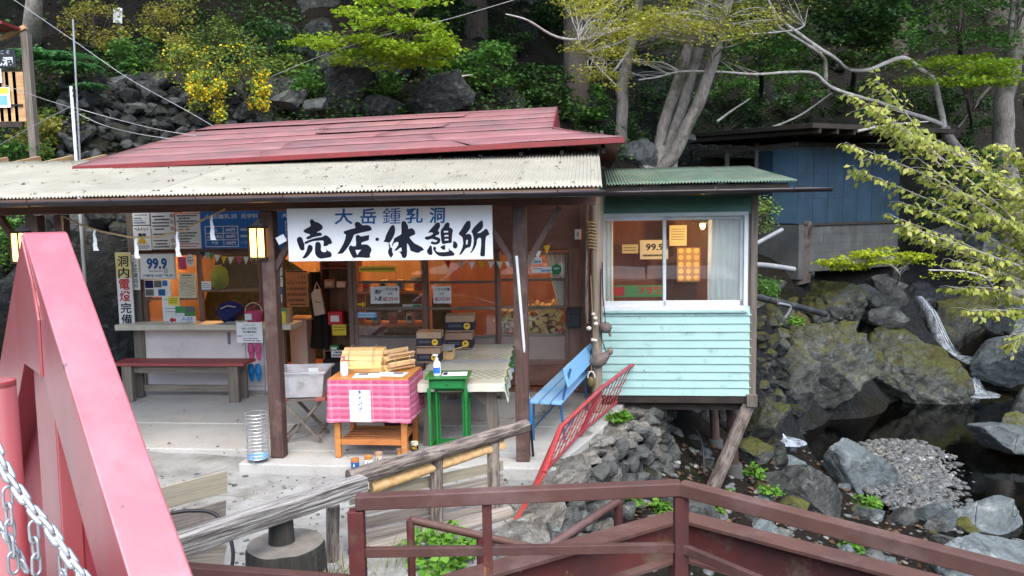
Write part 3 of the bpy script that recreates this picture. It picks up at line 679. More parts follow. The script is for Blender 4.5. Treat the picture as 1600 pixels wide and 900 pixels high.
m['strand'] = flat('water_strand', (.6, .68, .74), .2, .6)
m['foam'] = foam_mat('foam', (2, 2, 2), (.3, .7), .7)
mb = MB(); mb.grid(lambda a, b: (4.2 + 16 * a, 9.8 + 9.2 * b, -2.0), 20, 12)
tag(upn(mb.build('stream', m['water'], smooth=60)), 'dark clear pool of the stream', 'water', kind='structure')
def fall(pl, wd, label, d):
    pts = [at(x, y, dd) for x, y, dd in pl]
    f = T('waterfall', label, 'waterfall', pts[-1]); mb = MB(); n = 26
    def fn(a, b):
        t = b * (len(pts) - 1); i = min(int(t), len(pts) - 2); p = pts[i].lerp(pts[i + 1], t - i)
        wv = (wd * (.55 + .6 * b)) * (1 + .18 * noise.noise(Vector((b * 4, 0, d))))
        return p + Vector((wv * (a - .5), -.12 * math.sin(a * math.pi), 0)) - f.location
    mb.grid(fn, 12, n); o = mb.build('water_sheet', m['fall'], f, smooth=80); at_ = o.data.attributes.new('rnd', 'FLOAT', 'FACE')
    at_.data.foreach_set('value', [max(0, 1 - (abs(p_ % 12 - 5.5) / 6) ** 1.5) * .75 for p_ in range(len(o.data.polygons))])
    ms = MB(); rs_ = random.Random(d)
    for _ in range(7):
        a_ = .5 + rs_.gauss(0, .17); b0 = rs_.uniform(0, .5); b1 = min(1, b0 + rs_.uniform(.2, .5)); r_ = rs_.uniform(.004, .01)
        ms.tube([fn(a_ + .03 * math.sin(q_ * 5 + d), b0 + (b1 - b0) * q_) + Vector((0, -.03, 0)) for q_ in np.linspace(0, 1, 8)], [r_ * .3] + [r_] * 6 + [r_ * .2], 5)
    o = ms.build('water_strands', m['strand'], f, smooth=80); o['kind'] = 'stuff'
    mb = MB(); c = pts[-1] - f.location
    mb.lathe([(wd * 1.5, .01), (wd * .9, .05), (wd * .2, .09)], c, 14); o = mb.build('splash', m['foam'], f, smooth=80); at_ = o.data.attributes.new('rnd', 'FLOAT', 'FACE'); at_.data.foreach_set('value', [.8] * len(o.data.polygons)); return f
fall([(1434, 462, 20.6), (1452, 485, 20.4), (1466, 520, 20.1), (1478, 545, 19.8), (1496, 562, 19.4)], .48, 'white ribbon of water falling through the dark rock cleft', 1)
fall([(1518, 582, 17.9), (1521, 598, 17.8), (1524, 618, 17.5)], .5, 'short white fall tumbling into the pool below the ribbon of water', 2)
fall([(1212, 664, 12.3), (1220, 678, 12.1), (1234, 692, 11.9)], .17, 'little side fall beside the small upright rock', 3)
up = MB(); up.grid(lambda a, b: at(1452 + 90 * a, 575 - 22 * b, 18.3 + 1.6 * b), 4, 3); tag(upn(up.build('upper_pool', m['water'])), 'small basin between the two falls', 'water', kind='structure')
# ------------------------------------------------------------------ the shop building
VF = 2.72                                          # facade plane (house v)
def fr(x0, y0, x1, y1, v):
    xm, ym = (x0 + x1) / 2, (y0 + y1) / 2
    return on_v(x0, ym, v)[0], on_v(x1, ym, v)[0], on_v(xm, y1, v)[1], on_v(xm, y0, v)[1]
house = BT('rest_house', 'low wooden shop with faded red roof and beige corrugated eave on brown posts', 'building')
def hp(mb, name, mat, **k): return mb.build(name, m[mat], house, **k)
def bar(x0, y0, x1, y1, v, t, name, mat, parent=None, bevel=.004, dv=0):
    u0, u1, z0, z1 = fr(x0, y0, x1, y1, v); mb = MB().bx(u0, u1, v + dv, v + dv + t, z0, z1)
    return mb.build(name, m[mat], parent or house, bevel=bevel)
# posts
u1, v1 = ug(434, 716); u0p = on_v(55, 345, 0)[0]
for (u, s) in ((u1, .125), (0, .125), (u0p, .12)):
    MB().bx(u - s / 2, u + s / 2, -s / 2, s / 2, 0.005, 2.335).build('post', m['post'], house, bevel=.008)
MB().bx(u0p + .22, u0p + .32, -.05, .05, 0.0, 2.335).build('post', m['post'], house, bevel=.008)
ue = on_v(932, 312, 0)[0]
MB().bx(-8.5, ue, -.06, .06, 2.34, 2.46).build('eave_beam', m['beam'], house, bevel=.006)
# knee braces
for (u, s) in ((u1, 1), (0, 1), (0, -1), (u0p, -1)):
    mb = MB(); a = Vector((u + s * .05, 0, 1.8)); b = Vector((u + s * .36, 0, 2.33)); d = (b - a)
    mb.box((a + b) / 2, (.06, .055, d.length), d.to_track_quat('Z', 'Y').to_matrix()); mb.build('brace', m['post'], house, bevel=.005)
# beige corrugated eave: separate sheets
ur1 = on_v(941, 296, -.45)[0]; RZ0, RZ1, RV0, RV1 = 2.49, 2.985, -.45, 1.92
ur2 = on_v(955, 240, RV1)[0]
PER, AMP = .034, .0085
def corr(u0, u1, a0, a1, zfun, vfun, name, mat, lift=0):
    n = int((u1 - u0) / PER * 8); mb = MB()
    def fn(a, b):
        u = u0 + (u1 - u0) * a; return (u, vfun(b), zfun(b) + lift + AMP * math.cos(2 * math.pi * u / PER) - .018 * math.sin(b * math.pi) * .5)
    mb.grid(fn, n, 6); o = mb.build(name, mat, house, smooth=70)
    sm = o.modifiers.new('thick', 'SOLIDIFY'); sm.thickness = .002; return o
us = -8.6; i = 0
while us < ur1 - .05:
    e = min(us + .66, ur1)
    corr(us, e + .03 if e < ur1 else e, 0, 1, lambda b: RZ0 + (RZ1 - RZ0) * b, lambda b: RV0 + (RV1 - RV0) * b, 'roof_sheet', m['roof_beige'], lift=.0035 * (i % 2)); us = e; i += 1
# rafters and purlins below
u = -8.4; sl_ = (RZ1 - RZ0) / (RV1 - RV0)
while u < ue - .05:
    mb = MB(); a = Vector((u, RV0 + .06, RZ0 - .05)); b = Vector((u, VF, RZ0 - .05 + sl_ * (VF - RV0 - .06))); d = b - a
    mb.box((a + b) / 2, (.045, d.length, .06), (math.atan2(d.z, d.y), 0, 0)); mb.build('rafter', m['rafter'], house); u += .46
MB().bx(-8.5, ue + .02, RV0 + .0, RV0 + .025, RZ0 - .075, RZ0 - .018).build('fascia', m['beam'], house)
# gutter with brackets
def gutter(ua, ub, v, z, r, n=10):
    mb = MB()
    prof = [(math.cos(math.pi + math.pi * j / 8), math.sin(math.pi + math.pi * j / 8)) for j in range(9)]
    mb.grid(lambda a, b: (ua + (ub - ua) * a, v + prof[int(round(b * 8))][0] * r, z + prof[int(round(b * 8))][1] * r), 12, 8)
    o = mb.build('gutter', m['gutter'], house, smooth=60); s = o.modifiers.new('thick', 'SOLIDIFY'); s.thickness = .004
    k = int((ub - ua) / .75)
    for i in range(k):
        x = ua + (ub - ua) * (i + .5) / k; MB().tube([(x, v - r * 1.1, z + .012), (x, v - r * .7, z - r * .85), (x, v, z - r * 1.12), (x, v + r * .8, z - r * .7), (x, v + r * 1.3, z + .03)], .004, 5).build('gutter_bracket', m['gutter'], house)
gutter(-8.6, on_v(946, 299, -.5)[0], -.5, 2.455, .05)
rl_ = random.Random(8); P0 = []
for _ in range(260):
    b = rl_.choice([.06, .3, .55, .8, .95]) + rl_.gauss(0, .012) if rl_.random() < .75 else rl_.random(); P0.append(L(round(rl_.uniform(-6.5, ur1) / .17) * .17 + rl_.gauss(0, .01), RV0 + (RV1 - RV0) * b, RZ0 + (RZ1 - RZ0) * b + .012))
ROOF_LITTER = P0
# red roof -----------------------------------------------------------------
EV, RV = 1.25, 4.7
def rp(px, py, v): u, z = on_v(px, py, v); return Vector((u, v, z))
E0, E1, R0, R1 = rp(114, 262, EV), rp(976, 217, EV), rp(335, 197, RV), rp(872, 168, RV)
nrm = (E1 - E0).cross(R0 - E0).normalized()
def onroof(px, py):                                 # photograph point -> front roof slope
    p = on_plane(px, py, L(*E0), (UA * nrm.x + VA * nrm.y + Vector((0, 0, nrm.z)))); return toL(p)
G1 = onroof(863, 202)
def lft(t): return E0.lerp(R0, t)
tg = (G1.y - EV) / (RV - EV)
R1 = onroof(870, 169)
def rgt(t): return E1.lerp(G1, t / tg) if t < tg else G1.lerp(R1, (t - tg) / (1 - tg))
rows = [0, .17, .34, .5, .66, .82, 1.0]; nz_ = nrm if nrm.z > 0 else -nrm
rr = random.Random(11)
for i in range(6):
    t0, t1 = rows[i], min(rows[i + 1] + .03, 1)
    a0, b0, a1, b1 = lft(t0), rgt(t0), lft(t1), rgt(t1); n = max(3, int((b0 - a0).length / rr.uniform(1.5, 1.9)))
    cuts = [0] + sorted((j + rr.uniform(-.25, .25)) / n for j in range(1, n)) + [1]
    for c0, c1 in zip(cuts[:-1], cuts[1:]):
        c1_ = min(1, c1 + .012); lo = nz_ * (.007 + rr.uniform(0, .006) + (.016 if rr.random() < .22 else 0)); hi = nz_ * rr.uniform(0.0, .003); mb = MB()
        def fn(x, y):
            p = (a0.lerp(b0, c0 + (c1_ - c0) * x)).lerp(a1.lerp(b1, c0 + (c1_ - c0) * x), y)
            return p + lo.lerp(hi, y) + nz_ * (.01 * noise.noise(p * 1.2) + .003 * noise.noise(p * 7))
        mb.grid(fn, 8, 3); o = mb.build('roof_sheet', m['roof_red'], house, smooth=60); s = o.modifiers.new('thick', 'SOLIDIFY'); s.thickness = .004
def trim(a, b, h, name='eave_trim', mat='red_trim', t=.03):
    mb = MB(); d = b - a; mb.box((a + b) / 2 + Vector((0, 0, -h / 2 + .015)), (d.length, t, h), Matrix(((d.normalized()), Vector((0, 1, 0)), d.normalized().cross(Vector((0, 1, 0))))).transposed()); return mb.build(name, m[mat], house, bevel=.004)
trim(E0, E1, .055)
# deck under the sheets, gable, right skirt and rear slope
off = nz_ * -.045
mb = MB(); mb.slab([E0 + off, E1 + off, G1 + off, R1 + off, R0 + off], nz_ * .03); mb.build('roof_deck', m['darkwood'], house)
Eb = E1 + Vector((0.0, 6.2, .0)); Gb = Vector((G1.x, G1.y + 3.6, G1.z)); Rb0 = Vector((E0.x + .6, E0.y + 6.4, E0.z))
mb = MB(); mb.slab([E1, Eb, Gb, G1], (0, 0, .02)); mb.build('roof_skirt', m['roof_red'], house)
mb = MB(); mb.slab([G1 + Vector((-.02, 0, 0)), Gb + Vector((-.02, 0, 0)), R1 + Vector((-.02, 0, 0))], (.03, 0, 0)); mb.build('gable', m['red_trim'], house)
mb = MB(); mb.slab([R0, R1, Gb, Vector((Gb.x, Eb.y, E1.z)), Rb0], (0, 0, .02)); mb.build('rear_slope', m['roof_red'], house)
mb = MB(); mb.slab([E0, R0, Rb0], (0, 0, .02)); mb.build('left_hip', m['roof_red'], house)
trim(G1 + Vector((.01, -.03, .02)), R1 + Vector((.01, -.03, .03)), .06, 'barge_board')
d = E1 - E0; k = 14
for i in range(k):
    p = E0 + d * ((i + .5) / k); MB().box(p + Vector((0, .72, .05)), (.04, 1.3, .05), (.24, 0, 0)).build('roof_batten', m['darkwood'], house)  # dark wood colour stands in for the shaded gap under the eave
# facade ------------------------------------------------------------------
uA, uB = on_v(207, 470, VF)[0], on_v(931, 470, VF)[0]
uW, uD0, uD1 = on_v(441, 470, VF)[0], on_v(441, 470, VF)[0], on_v(549, 470, VF)[0]
def wz(px, py): return on_v(px, py, VF)[1]
zT = 2.9; zH = wz(600, 395)                          # top of wall, head of openings
nb = 6
for j in range(nb):
    z0 = zH + (zT - zH) * j / nb; z1 = zH + (zT - zH) * (j + 1) / nb - .006
    MB().bx(uA, uB, VF + .004 * (j % 2), VF + .03, z0, z1).build('wall_board', m['wall_wood'], house)
bar(206, 332, 222, 640, VF - .03, .09, 'corner_post', 'grey_wood')
bar(222, 516, 441, 627, VF, .03, 'counter_panel', 'white_panel')
bar(222, 624, 441, 634, VF - .01, .05, 'sill_beam', 'grey_wood_x')
bar(355, 520, 359, 538, VF - .02, .02, 'bracket', 'pvc')
u0, u1_, z0, z1 = fr(181, 507, 456, 515, VF - .3)
MB().bx(u0, u1_, VF - .33, VF + .06, z0 - .005, z1).build('counter', m['counter'], house, bevel=.008)
# shop window frame and glass
for r_ in [(222, 393, 229, 507), (309, 393, 316, 507), (404, 393, 412, 507), (229, 393, 404, 398), (316, 452, 404, 456), (229, 466, 309, 469), (229, 502, 404, 507)]:
    bar(*r_, VF - .01, .045, 'window_frame', 'wall_wood_z')
for r_ in [(229, 398, 309, 466), (229, 469, 309, 502), (316, 398, 404, 452)]: bar(*r_, VF + .015, .004, 'window_pane', 'glass', bevel=0)
# doorway frame and the three glazed sliding doors
for r_ in [(436, 393, 443, 630), (546, 393, 553, 640)]: bar(*r_, VF - .03, .08, 'door_frame', 'wall_wood_z')
def sdoor(xa, xb, ys, v, zb=570):
    d = link('sliding_door', None, house)
    for x0, x1 in ((xa, xa + 6), (xb - 6, xb)): bar(x0, 393, x1, zb + 40, v, .034, 'stile', 'wall_wood_z', d)
    for y in ys: bar(xa + 6, y - 2, xb - 6, y + 2, v - .004, .03, 'rail', 'grey_wood_x', d)
    bar(xa + 6, 393, xb - 6, 398, v, .03, 'rail', 'wall_wood_z', d)
    yy = [398] + ys
    for a, b in zip(yy[:-1], yy[1:]): bar(xa + 6, a + (2 if a != 398 else 0), xb - 6, b - 2, v + .015, .004, 'pane', 'glass', d, bevel=0)
    bar(xa + 6, ys[-1] + 2, xb - 6, zb, v + .008, .016, 'kick_panel', 'mauve', d); bar(xa + 6, zb, xb - 6, zb + 8, v, .03, 'rail', 'wall_wood_z', d)
    bar(xa + 6, zb + 8, xb - 6, zb + 40, v + .008, .016, 'kick_panel', 'wall_wood', d)
sdoor(553, 668, [441, 482, 526], VF - .01); sdoor(665, 780, [441, 482, 526], VF + .03)
sdoor(777, 889, [437, 480, 523], VF - .01, 562)
bar(770, 314, 916, 390, VF - .035, .02, 'panel', 'plywood')
for r_, mt in [((889, 388, 906, 612), 'wall_wood_z'), ((906, 310, 925, 625), 'wall_wood_z')]: bar(*r_, VF - .05, .09, 'door_post', mt)
bar(553, 608, 890, 640, VF - .02, .06, 'sill_beam', 'wall_wood')
bar(440, 636, 552, 650, VF - .02, .3, 'door_step', 'grey_wood_x')
# interior: floor, rear wall, partition, ceiling
zf = .06
MB().bx(uA, uB, VF + .04, 5.2, 0.0, zf).build('floor', m['inner_red'], house)
MB().bx(uA, uD1 + .9, 5.2, 5.26, zf, 2.6).build('rear_wall', m['inner_wood'], house)
MB().bx(uD1 + .9, uB, 4.9, 4.96, zf, 2.6).build('rear_wall', m['inner_red'], house)
MB().bx(uA - .03, uA, VF + .05, 5.2, 0, 2.6).build('side_wall', m['inner_wood'], house)
MB().bx(uA, uB, VF + .05, 5.2, 2.5, 2.53).build('ceiling', m['inner_wood'], house)
# ------------------------------------------------------------------ turquoise cabin
VC = 2.08
cab = BT('annex_cabin', 'pale turquoise clapboard cabin on props with a wide sliding window', 'building')
def cp(x0, y0, x1, y1, v, t, name, mat, bevel=.003, par=None): return bar(x0, y0, x1, y1, v, t, name, mat, par or cab, bevel)
ca, cb, cz0, cz1 = fr(936, 306, 1178, 617, VC)
wa, wb, wz0, wz1 = fr(938, 335, 1168, 480, VC)
nb = 11; hb = (wz0 - cz0) / nb; rb = random.Random(3)
for j in range(nb):                                   # lapped boards below the window
    z0 = cz0 + hb * j; k = .018
    mb = MB(); 
    def fn(a, b, z0=z0): return (ca + (cb - .03 - ca) * a, VC - .004 - (1 - b) * k + .003 * noise.noise(Vector((a * 9, b, z0 * 7))), z0 + (hb + .012) * b - .003)
    mb.grid(fn, 24, 2); o = mb.build('siding_board', m['cyan'], cab); s = o.modifiers.new('t', 'SOLIDIFY'); s.thickness = .009
    s.offset = 1 if False else -1
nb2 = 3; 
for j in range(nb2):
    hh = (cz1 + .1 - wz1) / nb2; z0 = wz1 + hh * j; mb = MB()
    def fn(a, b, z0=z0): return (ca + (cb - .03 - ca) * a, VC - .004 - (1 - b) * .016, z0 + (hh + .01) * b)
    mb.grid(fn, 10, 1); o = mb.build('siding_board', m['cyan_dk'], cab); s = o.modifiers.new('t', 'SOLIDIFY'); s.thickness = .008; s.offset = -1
nl = MB()
for j in range(nb):
    for i in range(6):
        u_ = ca + .12 + i * (cb - ca - .25) / 5 + rb.uniform(-.01, .01); nl.lathe([(.0045, 0), (.0035, .003)], c=(0, 0, 0), n=6); k0 = len(nl.v) - 12
        nl.v[k0:] = [(u_ + x, VC - .0205 - z, cz0 + hb * j + .018 + y) for x, y, z in nl.v[k0:]]
o = nl.build('nail_heads', m['black_pipe'], cab); o['kind'] = 'stuff'
MB().bx(cb - .045, cb + .03, VC - .03, VC + .03, cz0 - .06, cz1 + .1).build('corner_trim', m['grey_wood'], cab, bevel=.004)
MB().bx(wb, cb - .04, VC, VC + .02, wz0, wz1).build('side_board', m['grey_wood'], cab)
# window: outer frame, two sashes
for a, b, c, d_ in [(wa, wb, wz0 - .035, wz0 + .015), (wa, wb, wz1 - .025, wz1 + .02), (wa - .01, wa + .02, wz0, wz1), (wb - .045, wb, wz0, wz1)]:
    MB().bx(a, b, VC - .035, VC + .05, c, d_).build('window_frame', m['alu'], cab, bevel=.003)
mid = on_v(1038, 410, VC)[0]
for (a, b, vv) in ((wa + .02, mid + .02, VC - .012), (mid - .02, wb - .045, VC + .018)):
    s = link('sash', None, cab); z0, z1 = wz0 + .015, wz1 - .025
    for q in [(a, b, z0, z0 + .06), (a, b, z1 - .04, z1), (a, a + .035, z0, z1), (b - .035, b, z0, z1)]:
        MB().bx(q[0], q[1], vv, vv + .024, q[2], q[3]).build('sash_bar', m['alu'], s, bevel=.002)
    MB().bx(a + .035, b - .035, vv + .01, vv + .014, z0 + .06, z1 - .04).build('pane', m['glass'], s)
MB().bx(wa - .02, wb, VC - .06, VC, wz0 - .06, wz0 - .036).build('window_sill', m['cyan'], cab, bevel=.003)
# box of the cabin
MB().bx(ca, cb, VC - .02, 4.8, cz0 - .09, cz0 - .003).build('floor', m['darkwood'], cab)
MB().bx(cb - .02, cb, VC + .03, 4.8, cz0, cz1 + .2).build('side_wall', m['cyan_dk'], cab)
MB().bx(ca, cb - .02, 4.2, 4.25, cz0, cz1).build('rear_wall', m['inner_red'], cab)
MB().bx(ca, cb - .02, VC + .06, 4.2, cz1 + .0, cz1 + .03).build('ceiling', m['inner_wood'], cab)
MB().bx(ca - .0, ca + .03, VC + .02, 2.6, cz0, cz1).build('side_wall', m['wall_wood_z'], cab)
for i in range(6):
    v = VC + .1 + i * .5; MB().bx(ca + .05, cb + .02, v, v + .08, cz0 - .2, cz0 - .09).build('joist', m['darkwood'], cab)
MB().bx(cb - .08, cb + .04, VC - .08, VC + .06, cz0 - .12, cz0 + .02).build('beam_end', m['grey_wood'], cab, bevel=.005)
# green corrugated roof and its long gutter
ga, gb_ = on_v(947, 290, 1.5)[0], on_v(1252, 277, 1.5)[0]
gz0 = on_v(1100, 285, 1.5)[1]; gv1 = 3.9; gz1 = on_v(1060, 262, gv1)[1]; gc, gd = on_v(958, 262, gv1)[0], on_v(1168, 261, gv1)[0]
us = ga; i = 0
while us < gb_ - .05:
    e = min(us + .66, gb_); n = int((e - us) / PER * 8); mb = MB()
    def fn(a, b, us=us, e=e):
        u = us + (e + .02 - us) * a; uu = u + (gc - ga) * b if False else u - (max(0, u - gd) * b * .9)
        return (uu, 1.5 + (gv1 - 1.5) * b, gz0 + (gz1 - gz0) * b + AMP * math.cos(2 * math.pi * u / PER) + .004 * (i % 2))
    mb.grid(fn, n, 5); o = mb.build('roof_sheet', m['roof_green'], cab, smooth=70); s = o.modifiers.new('t', 'SOLIDIFY'); s.thickness = .002; us = e; i += 1
MB().bx(ga, gb_ - .12, 1.55, 1.6, gz0 - .1, gz0 - .02).build('fascia', m['darkwood'], cab)
MB().bx(ga, gb_ - .3, 1.75, 1.85, gz0 - .1, gz0 - .03).build('purlin', m['darkwood'], cab)
for i in range(7):
    u = ga + .1 + i * (gb_ - ga - .5) / 6; MB().bx(u, u + .05, 1.56, 4.0, gz0 - .035, gz0 - .0).build('rafter', m['darkwood'], cab)
gua, gub = on_v(944, 296, 1.42)[0], on_v(1300, 299, 1.42)[0]; gzz = on_v(1120, 296, 1.42)[1]
_h = house; house = cab; gutter(gua, gub, 1.42, gzz, .045); house = _h
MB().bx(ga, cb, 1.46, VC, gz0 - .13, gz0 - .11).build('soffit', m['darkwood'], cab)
# props
def logz(name, p0, p1, r0, r1, mat, parent=None, n=14, seg=14, jit=.0, wob=.03, seed=1):
    """round timber built along local Z, with slight wobble"""
    p0, p1 = Vector(p0), Vector(p1); Ln = (p1 - p0).length; mb = MB(); vs = []; fs = []
    for i in range(seg + 1):
        t = i / seg; r = r0 + (r1 - r0) * t
        for j in range(n):
            q = 2 * math.pi * j / n; dr = 1 + wob * noise.noise(Vector((math.cos(q) * 1.5, math.sin(q) * 1.5, t * Ln * 3 + seed * 9))) * 2 + jit * noise.noise(Vector((math.cos(q) * 5, math.sin(q) * 5, t * Ln * 14 + seed * 9)))
            cx = wob * r * 2 * noise.noise(Vector((seed, 0, t * 3))); vs.append((math.cos(q) * r * dr + cx, math.sin(q) * r * dr, t * Ln))
    for i in range(seg):
        for j in range(n): fs.append((i * n + j, i * n + (j + 1) % n, (i + 1) * n + (j + 1) % n, (i + 1) * n + j))
    fs.append(tuple(range(n - 1, -1, -1))); fs.append(tuple(seg * n + j for j in range(n)))
    o = mb.add(vs, fs).build(name, mat, parent, smooth=50); aim(o, p0, p1); return o
def lw(p): return toL(p)
pt = L(cb - .04, VC + .02, cz0 - .12); pb = at(1105, 765, 8.95); pb.z -= .15
logz('prop_log', lw(pt), lw(pb), .075, .085, m['bark_log'], cab, seed=4)
for (xa, ya, d, r_) in ((1147, 728, 9.35, .06), (1118, 690, 10.2, .06)):
    b = at(xa, ya, d); a = Vector((b.x - .03, b.y, 0)); a = L(toL(b).x - .05, toL(b).y, cz0 - .2); b.z = min(b.z, ter(b.x, b.y) + .1)
    logz('prop_post', lw(a), lw(b), r_, r_, m['post'], cab, seed=6)
    f = lw(b); MB().lathe([(.1, -.45), (.1, .02), (.085, .04)], f, 16).build('pier_foot', m['conc_base'], cab, smooth=40)
# curtains
def curtain(x0, x1, y0, y1, v, label, n=9, amp=.03, gather=0):
    u0, u1, z0, z1 = fr(x0, y0, x1, y1, v); c = BT('curtain', label, 'curtain', (u0 + u1) / 2, v, z0); mb = MB(); w_ = u1 - u0
    def fn(a, b):
        x = (a - .5) * w_; 
        if gather: x = -w_ / 2 + w_ * a * (1 - gather * (1 - b) ** 1.0) if gather > 0 else w_ / 2 - w_ * (1 - a) * (1 + gather * (1 - b))
        return (x, amp * math.sin(a * n * 6.28 + .6 * math.sin(b * 4)) * (.6 + .4 * (1 - b)), (z1 - z0) * b)
    mb.grid(fn, n * 8, 10); mb.build('cloth', m['curtain'], c, smooth=80)
    MB().cyl((-w_ / 2, 0, z1 - z0), (w_ / 2, 0, z1 - z0), .006, n=8).build('curtain_rod', m['alu'], c)
curtain(1106, 1158, 338, 472, VC + .065, 'wide pale grey curtain beside the round-dish poster in the cabin window', 6, .016)
curtain(938, 958, 338, 474, VC + .09, 'narrow white curtain gathered by the old round post', 3, .02, .0)
curtain(852, 886, 396, 478, VF + .1, 'white curtain tied aside behind the sliding door with the green disc', 5, .02, -.55)
# ------------------------------------------------------------------ lamps
def point(parent, loc, e, col=(1, .55, .2), r=.05):
    l = bpy.data.lights.new('lamp_light', 'POINT'); l.energy = e; l.color = col; l.shadow_soft_size = r
    o = link('lamp_light', l, parent); o.location = loc; return o
def pendant(u, v, z, e, label, top):
    t = BT('pendant_lamp', label, 'lamp', u, v, z)
    MB().cyl((0, 0, .1), (0, 0, top - z), .004, n=6).build('cord', m['black_rubber'], t)
    MB().lathe([(.02, .14), (.035, .12), (.13, .03), (.128, .025)], n=18).build('lamp_shade', m['galv'], t, smooth=50)
    MB().lathe([(.012, .06), (.028, .03), (.034, 0), (.025, -.03), (.006, -.042)], n=14).build('bulb', m['lamp_bulb'], t, smooth=60)
    point(t, (0, 0, -.07), e)
pendant(on_v(345, 400, 3.7)[0], 3.7, 2.2, 30, 'pendant lamp hanging over the shop counter', 2.5)
pendant(on_v(500, 400, 4.2)[0], 4.2, 2.25, 15, 'pendant lamp hanging inside the open doorway', 2.5)
pendant(on_v(600, 400, 3.9)[0], 3.9, 2.2, 20, 'pendant lamp behind the first sliding glass door', 2.5)
pendant(on_v(835, 400, 3.9)[0], 3.9, 2.2, 17, 'pendant lamp behind the firewood bundles', 2.5)
pendant(on_v(1098, 345, 2.55)[0], 2.55, on_v(1098, 352, 2.55)[1], 18, 'pendant lamp glowing in the cabin window corner', cz1)
def lantern(px, py, v, label, arm):
    u, z = on_v(px, py, v); t = BT('wall_lantern', label, 'lantern', u, v, z); h, w_ = .29, .155
    MB().box((0, 0, -h / 2), (w_ + .02, w_ + .02, .018)).build('base_plate', m['darkwood'], t)
    MB().box((0, 0, h / 2), (w_ + .03, w_ + .03, .018)).build('top_plate', m['darkwood'], t)
    MB().lathe([(w_ * .6, h / 2 + .01), (.03, h / 2 + .055), (.012, h / 2 + .075)], n=4).build('cap', m['wire'], t)
    for sx in (-1, 1):
        for sy in (-1, 1): MB().box((sx * w_ / 2, sy * w_ / 2, 0), (.016, .016, h)).build('corner_bar', m['darkwood'], t)
    for sx, sy in ((1, 0), (-1, 0), (0, 1), (0, -1)):
        MB().box((sx * (w_ * .49), sy * (w_ * .49), 0), (.012, .012, h)).build('mullion', m['darkwood'], t)
        MB().box((sx * w_ * .46, sy * w_ * .46, 0), (.004 if sx else w_ - .02, .004 if sy else w_ - .02, h - .03)).build('glass_panel', m['shade_glass'], t)
    MB().tube([(0, 0, h / 2 + .07), (0, 0, h / 2 + .11), (arm, .0, h / 2 + .11)], .007, 6).build('bracket_arm', m['darkwood'], t)
lantern(407, 379, -.02, 'lit amber lantern bracketed to the post beside the blue price board', .14)
lantern(38, 386, -.05, 'lit amber lantern on the far post behind the red A-frame', .14)
# ------------------------------------------------------------------ signs and papers
def sign(name, label, cat, x0, y0, x1, y1, v, mat='paper', t=.012, group=None, frame=None):
    """flat board from its outline in the photograph, lying on house plane v; returns (thing, px->local, metres per pixel)"""
    u0, u1, z0, z1 = fr(x0, y0, x1, y1, v); s = BT(name, label, cat, (u0 + u1) / 2, v, (z0 + z1) / 2, group=group)
    w_, h_ = u1 - u0, z1 - z0
    MB().box((0, t / 2, 0), (w_, t, h_)).build('board', m[mat], s, bevel=.0015)
    if frame:
        for q in ((0, h_ / 2, w_ + .02, .015), (0, -h_ / 2, w_ + .02, .015), (w_ / 2, 0, .015, h_), (-w_ / 2, 0, .015, h_)):
            MB().box((q[0], t / 2 - .002, q[1]), (q[2], t + .006, q[3])).build('frame', m[frame], s)
    k = w_ / (x1 - x0); kz = h_ / (y1 - y0); xm, ym = (x0 + x1) / 2, (y0 + y1) / 2
    return s, (lambda px, py: ((px - xm) * k, (ym - py) * kz)), k
def words(s, P, k, items, mat, name='lettering', y=-.002):
    mb = MB()
    for it in items:
        st, px, py, h = it[:4]; o = it[4] if len(it) > 4 else {}
        x, z = P(px, py); o = dict(o); wpx = o.pop('w', None)
        txt(mb, st, x, z, h * k, y, w=None if wpx is None else wpx * k, **o)
    if mb.v: return mb.build(name, m[mat], s)
def marks(s, P, k, lines, mat, name='fine_print', y=-.0015, seed=1):   # print too small to read: short dashes
    mb = MB(); r = random.Random(seed)
    for (xa, xb, py, h) in lines:
        x = xa
        while x < xb - .5:
            e = min(xb, x + r.uniform(.7, 2.2)); p = P(x, py - h / 2); q = P(e, py + h / 2)
            mb.add([(p[0], y, p[1]), (q[0], y, p[1]), (q[0], y, q[1]), (p[0], y, q[1])], [(0, 1, 2, 3)]); x = e + r.uniform(.25, .6)
    if mb.v: return mb.build(name, m[mat], s)
def patch(s, P, x0, y0, x1, y1, mat, name='print', y=-.001):
    a, b = P(x0, y0), P(x1, y1); return MB().add([(a[0], y, a[1]), (b[0], y, a[1]), (b[0], y, b[1]), (a[0], y, b[1])], [(0, 1, 2, 3)]).build(name, m[mat], s)
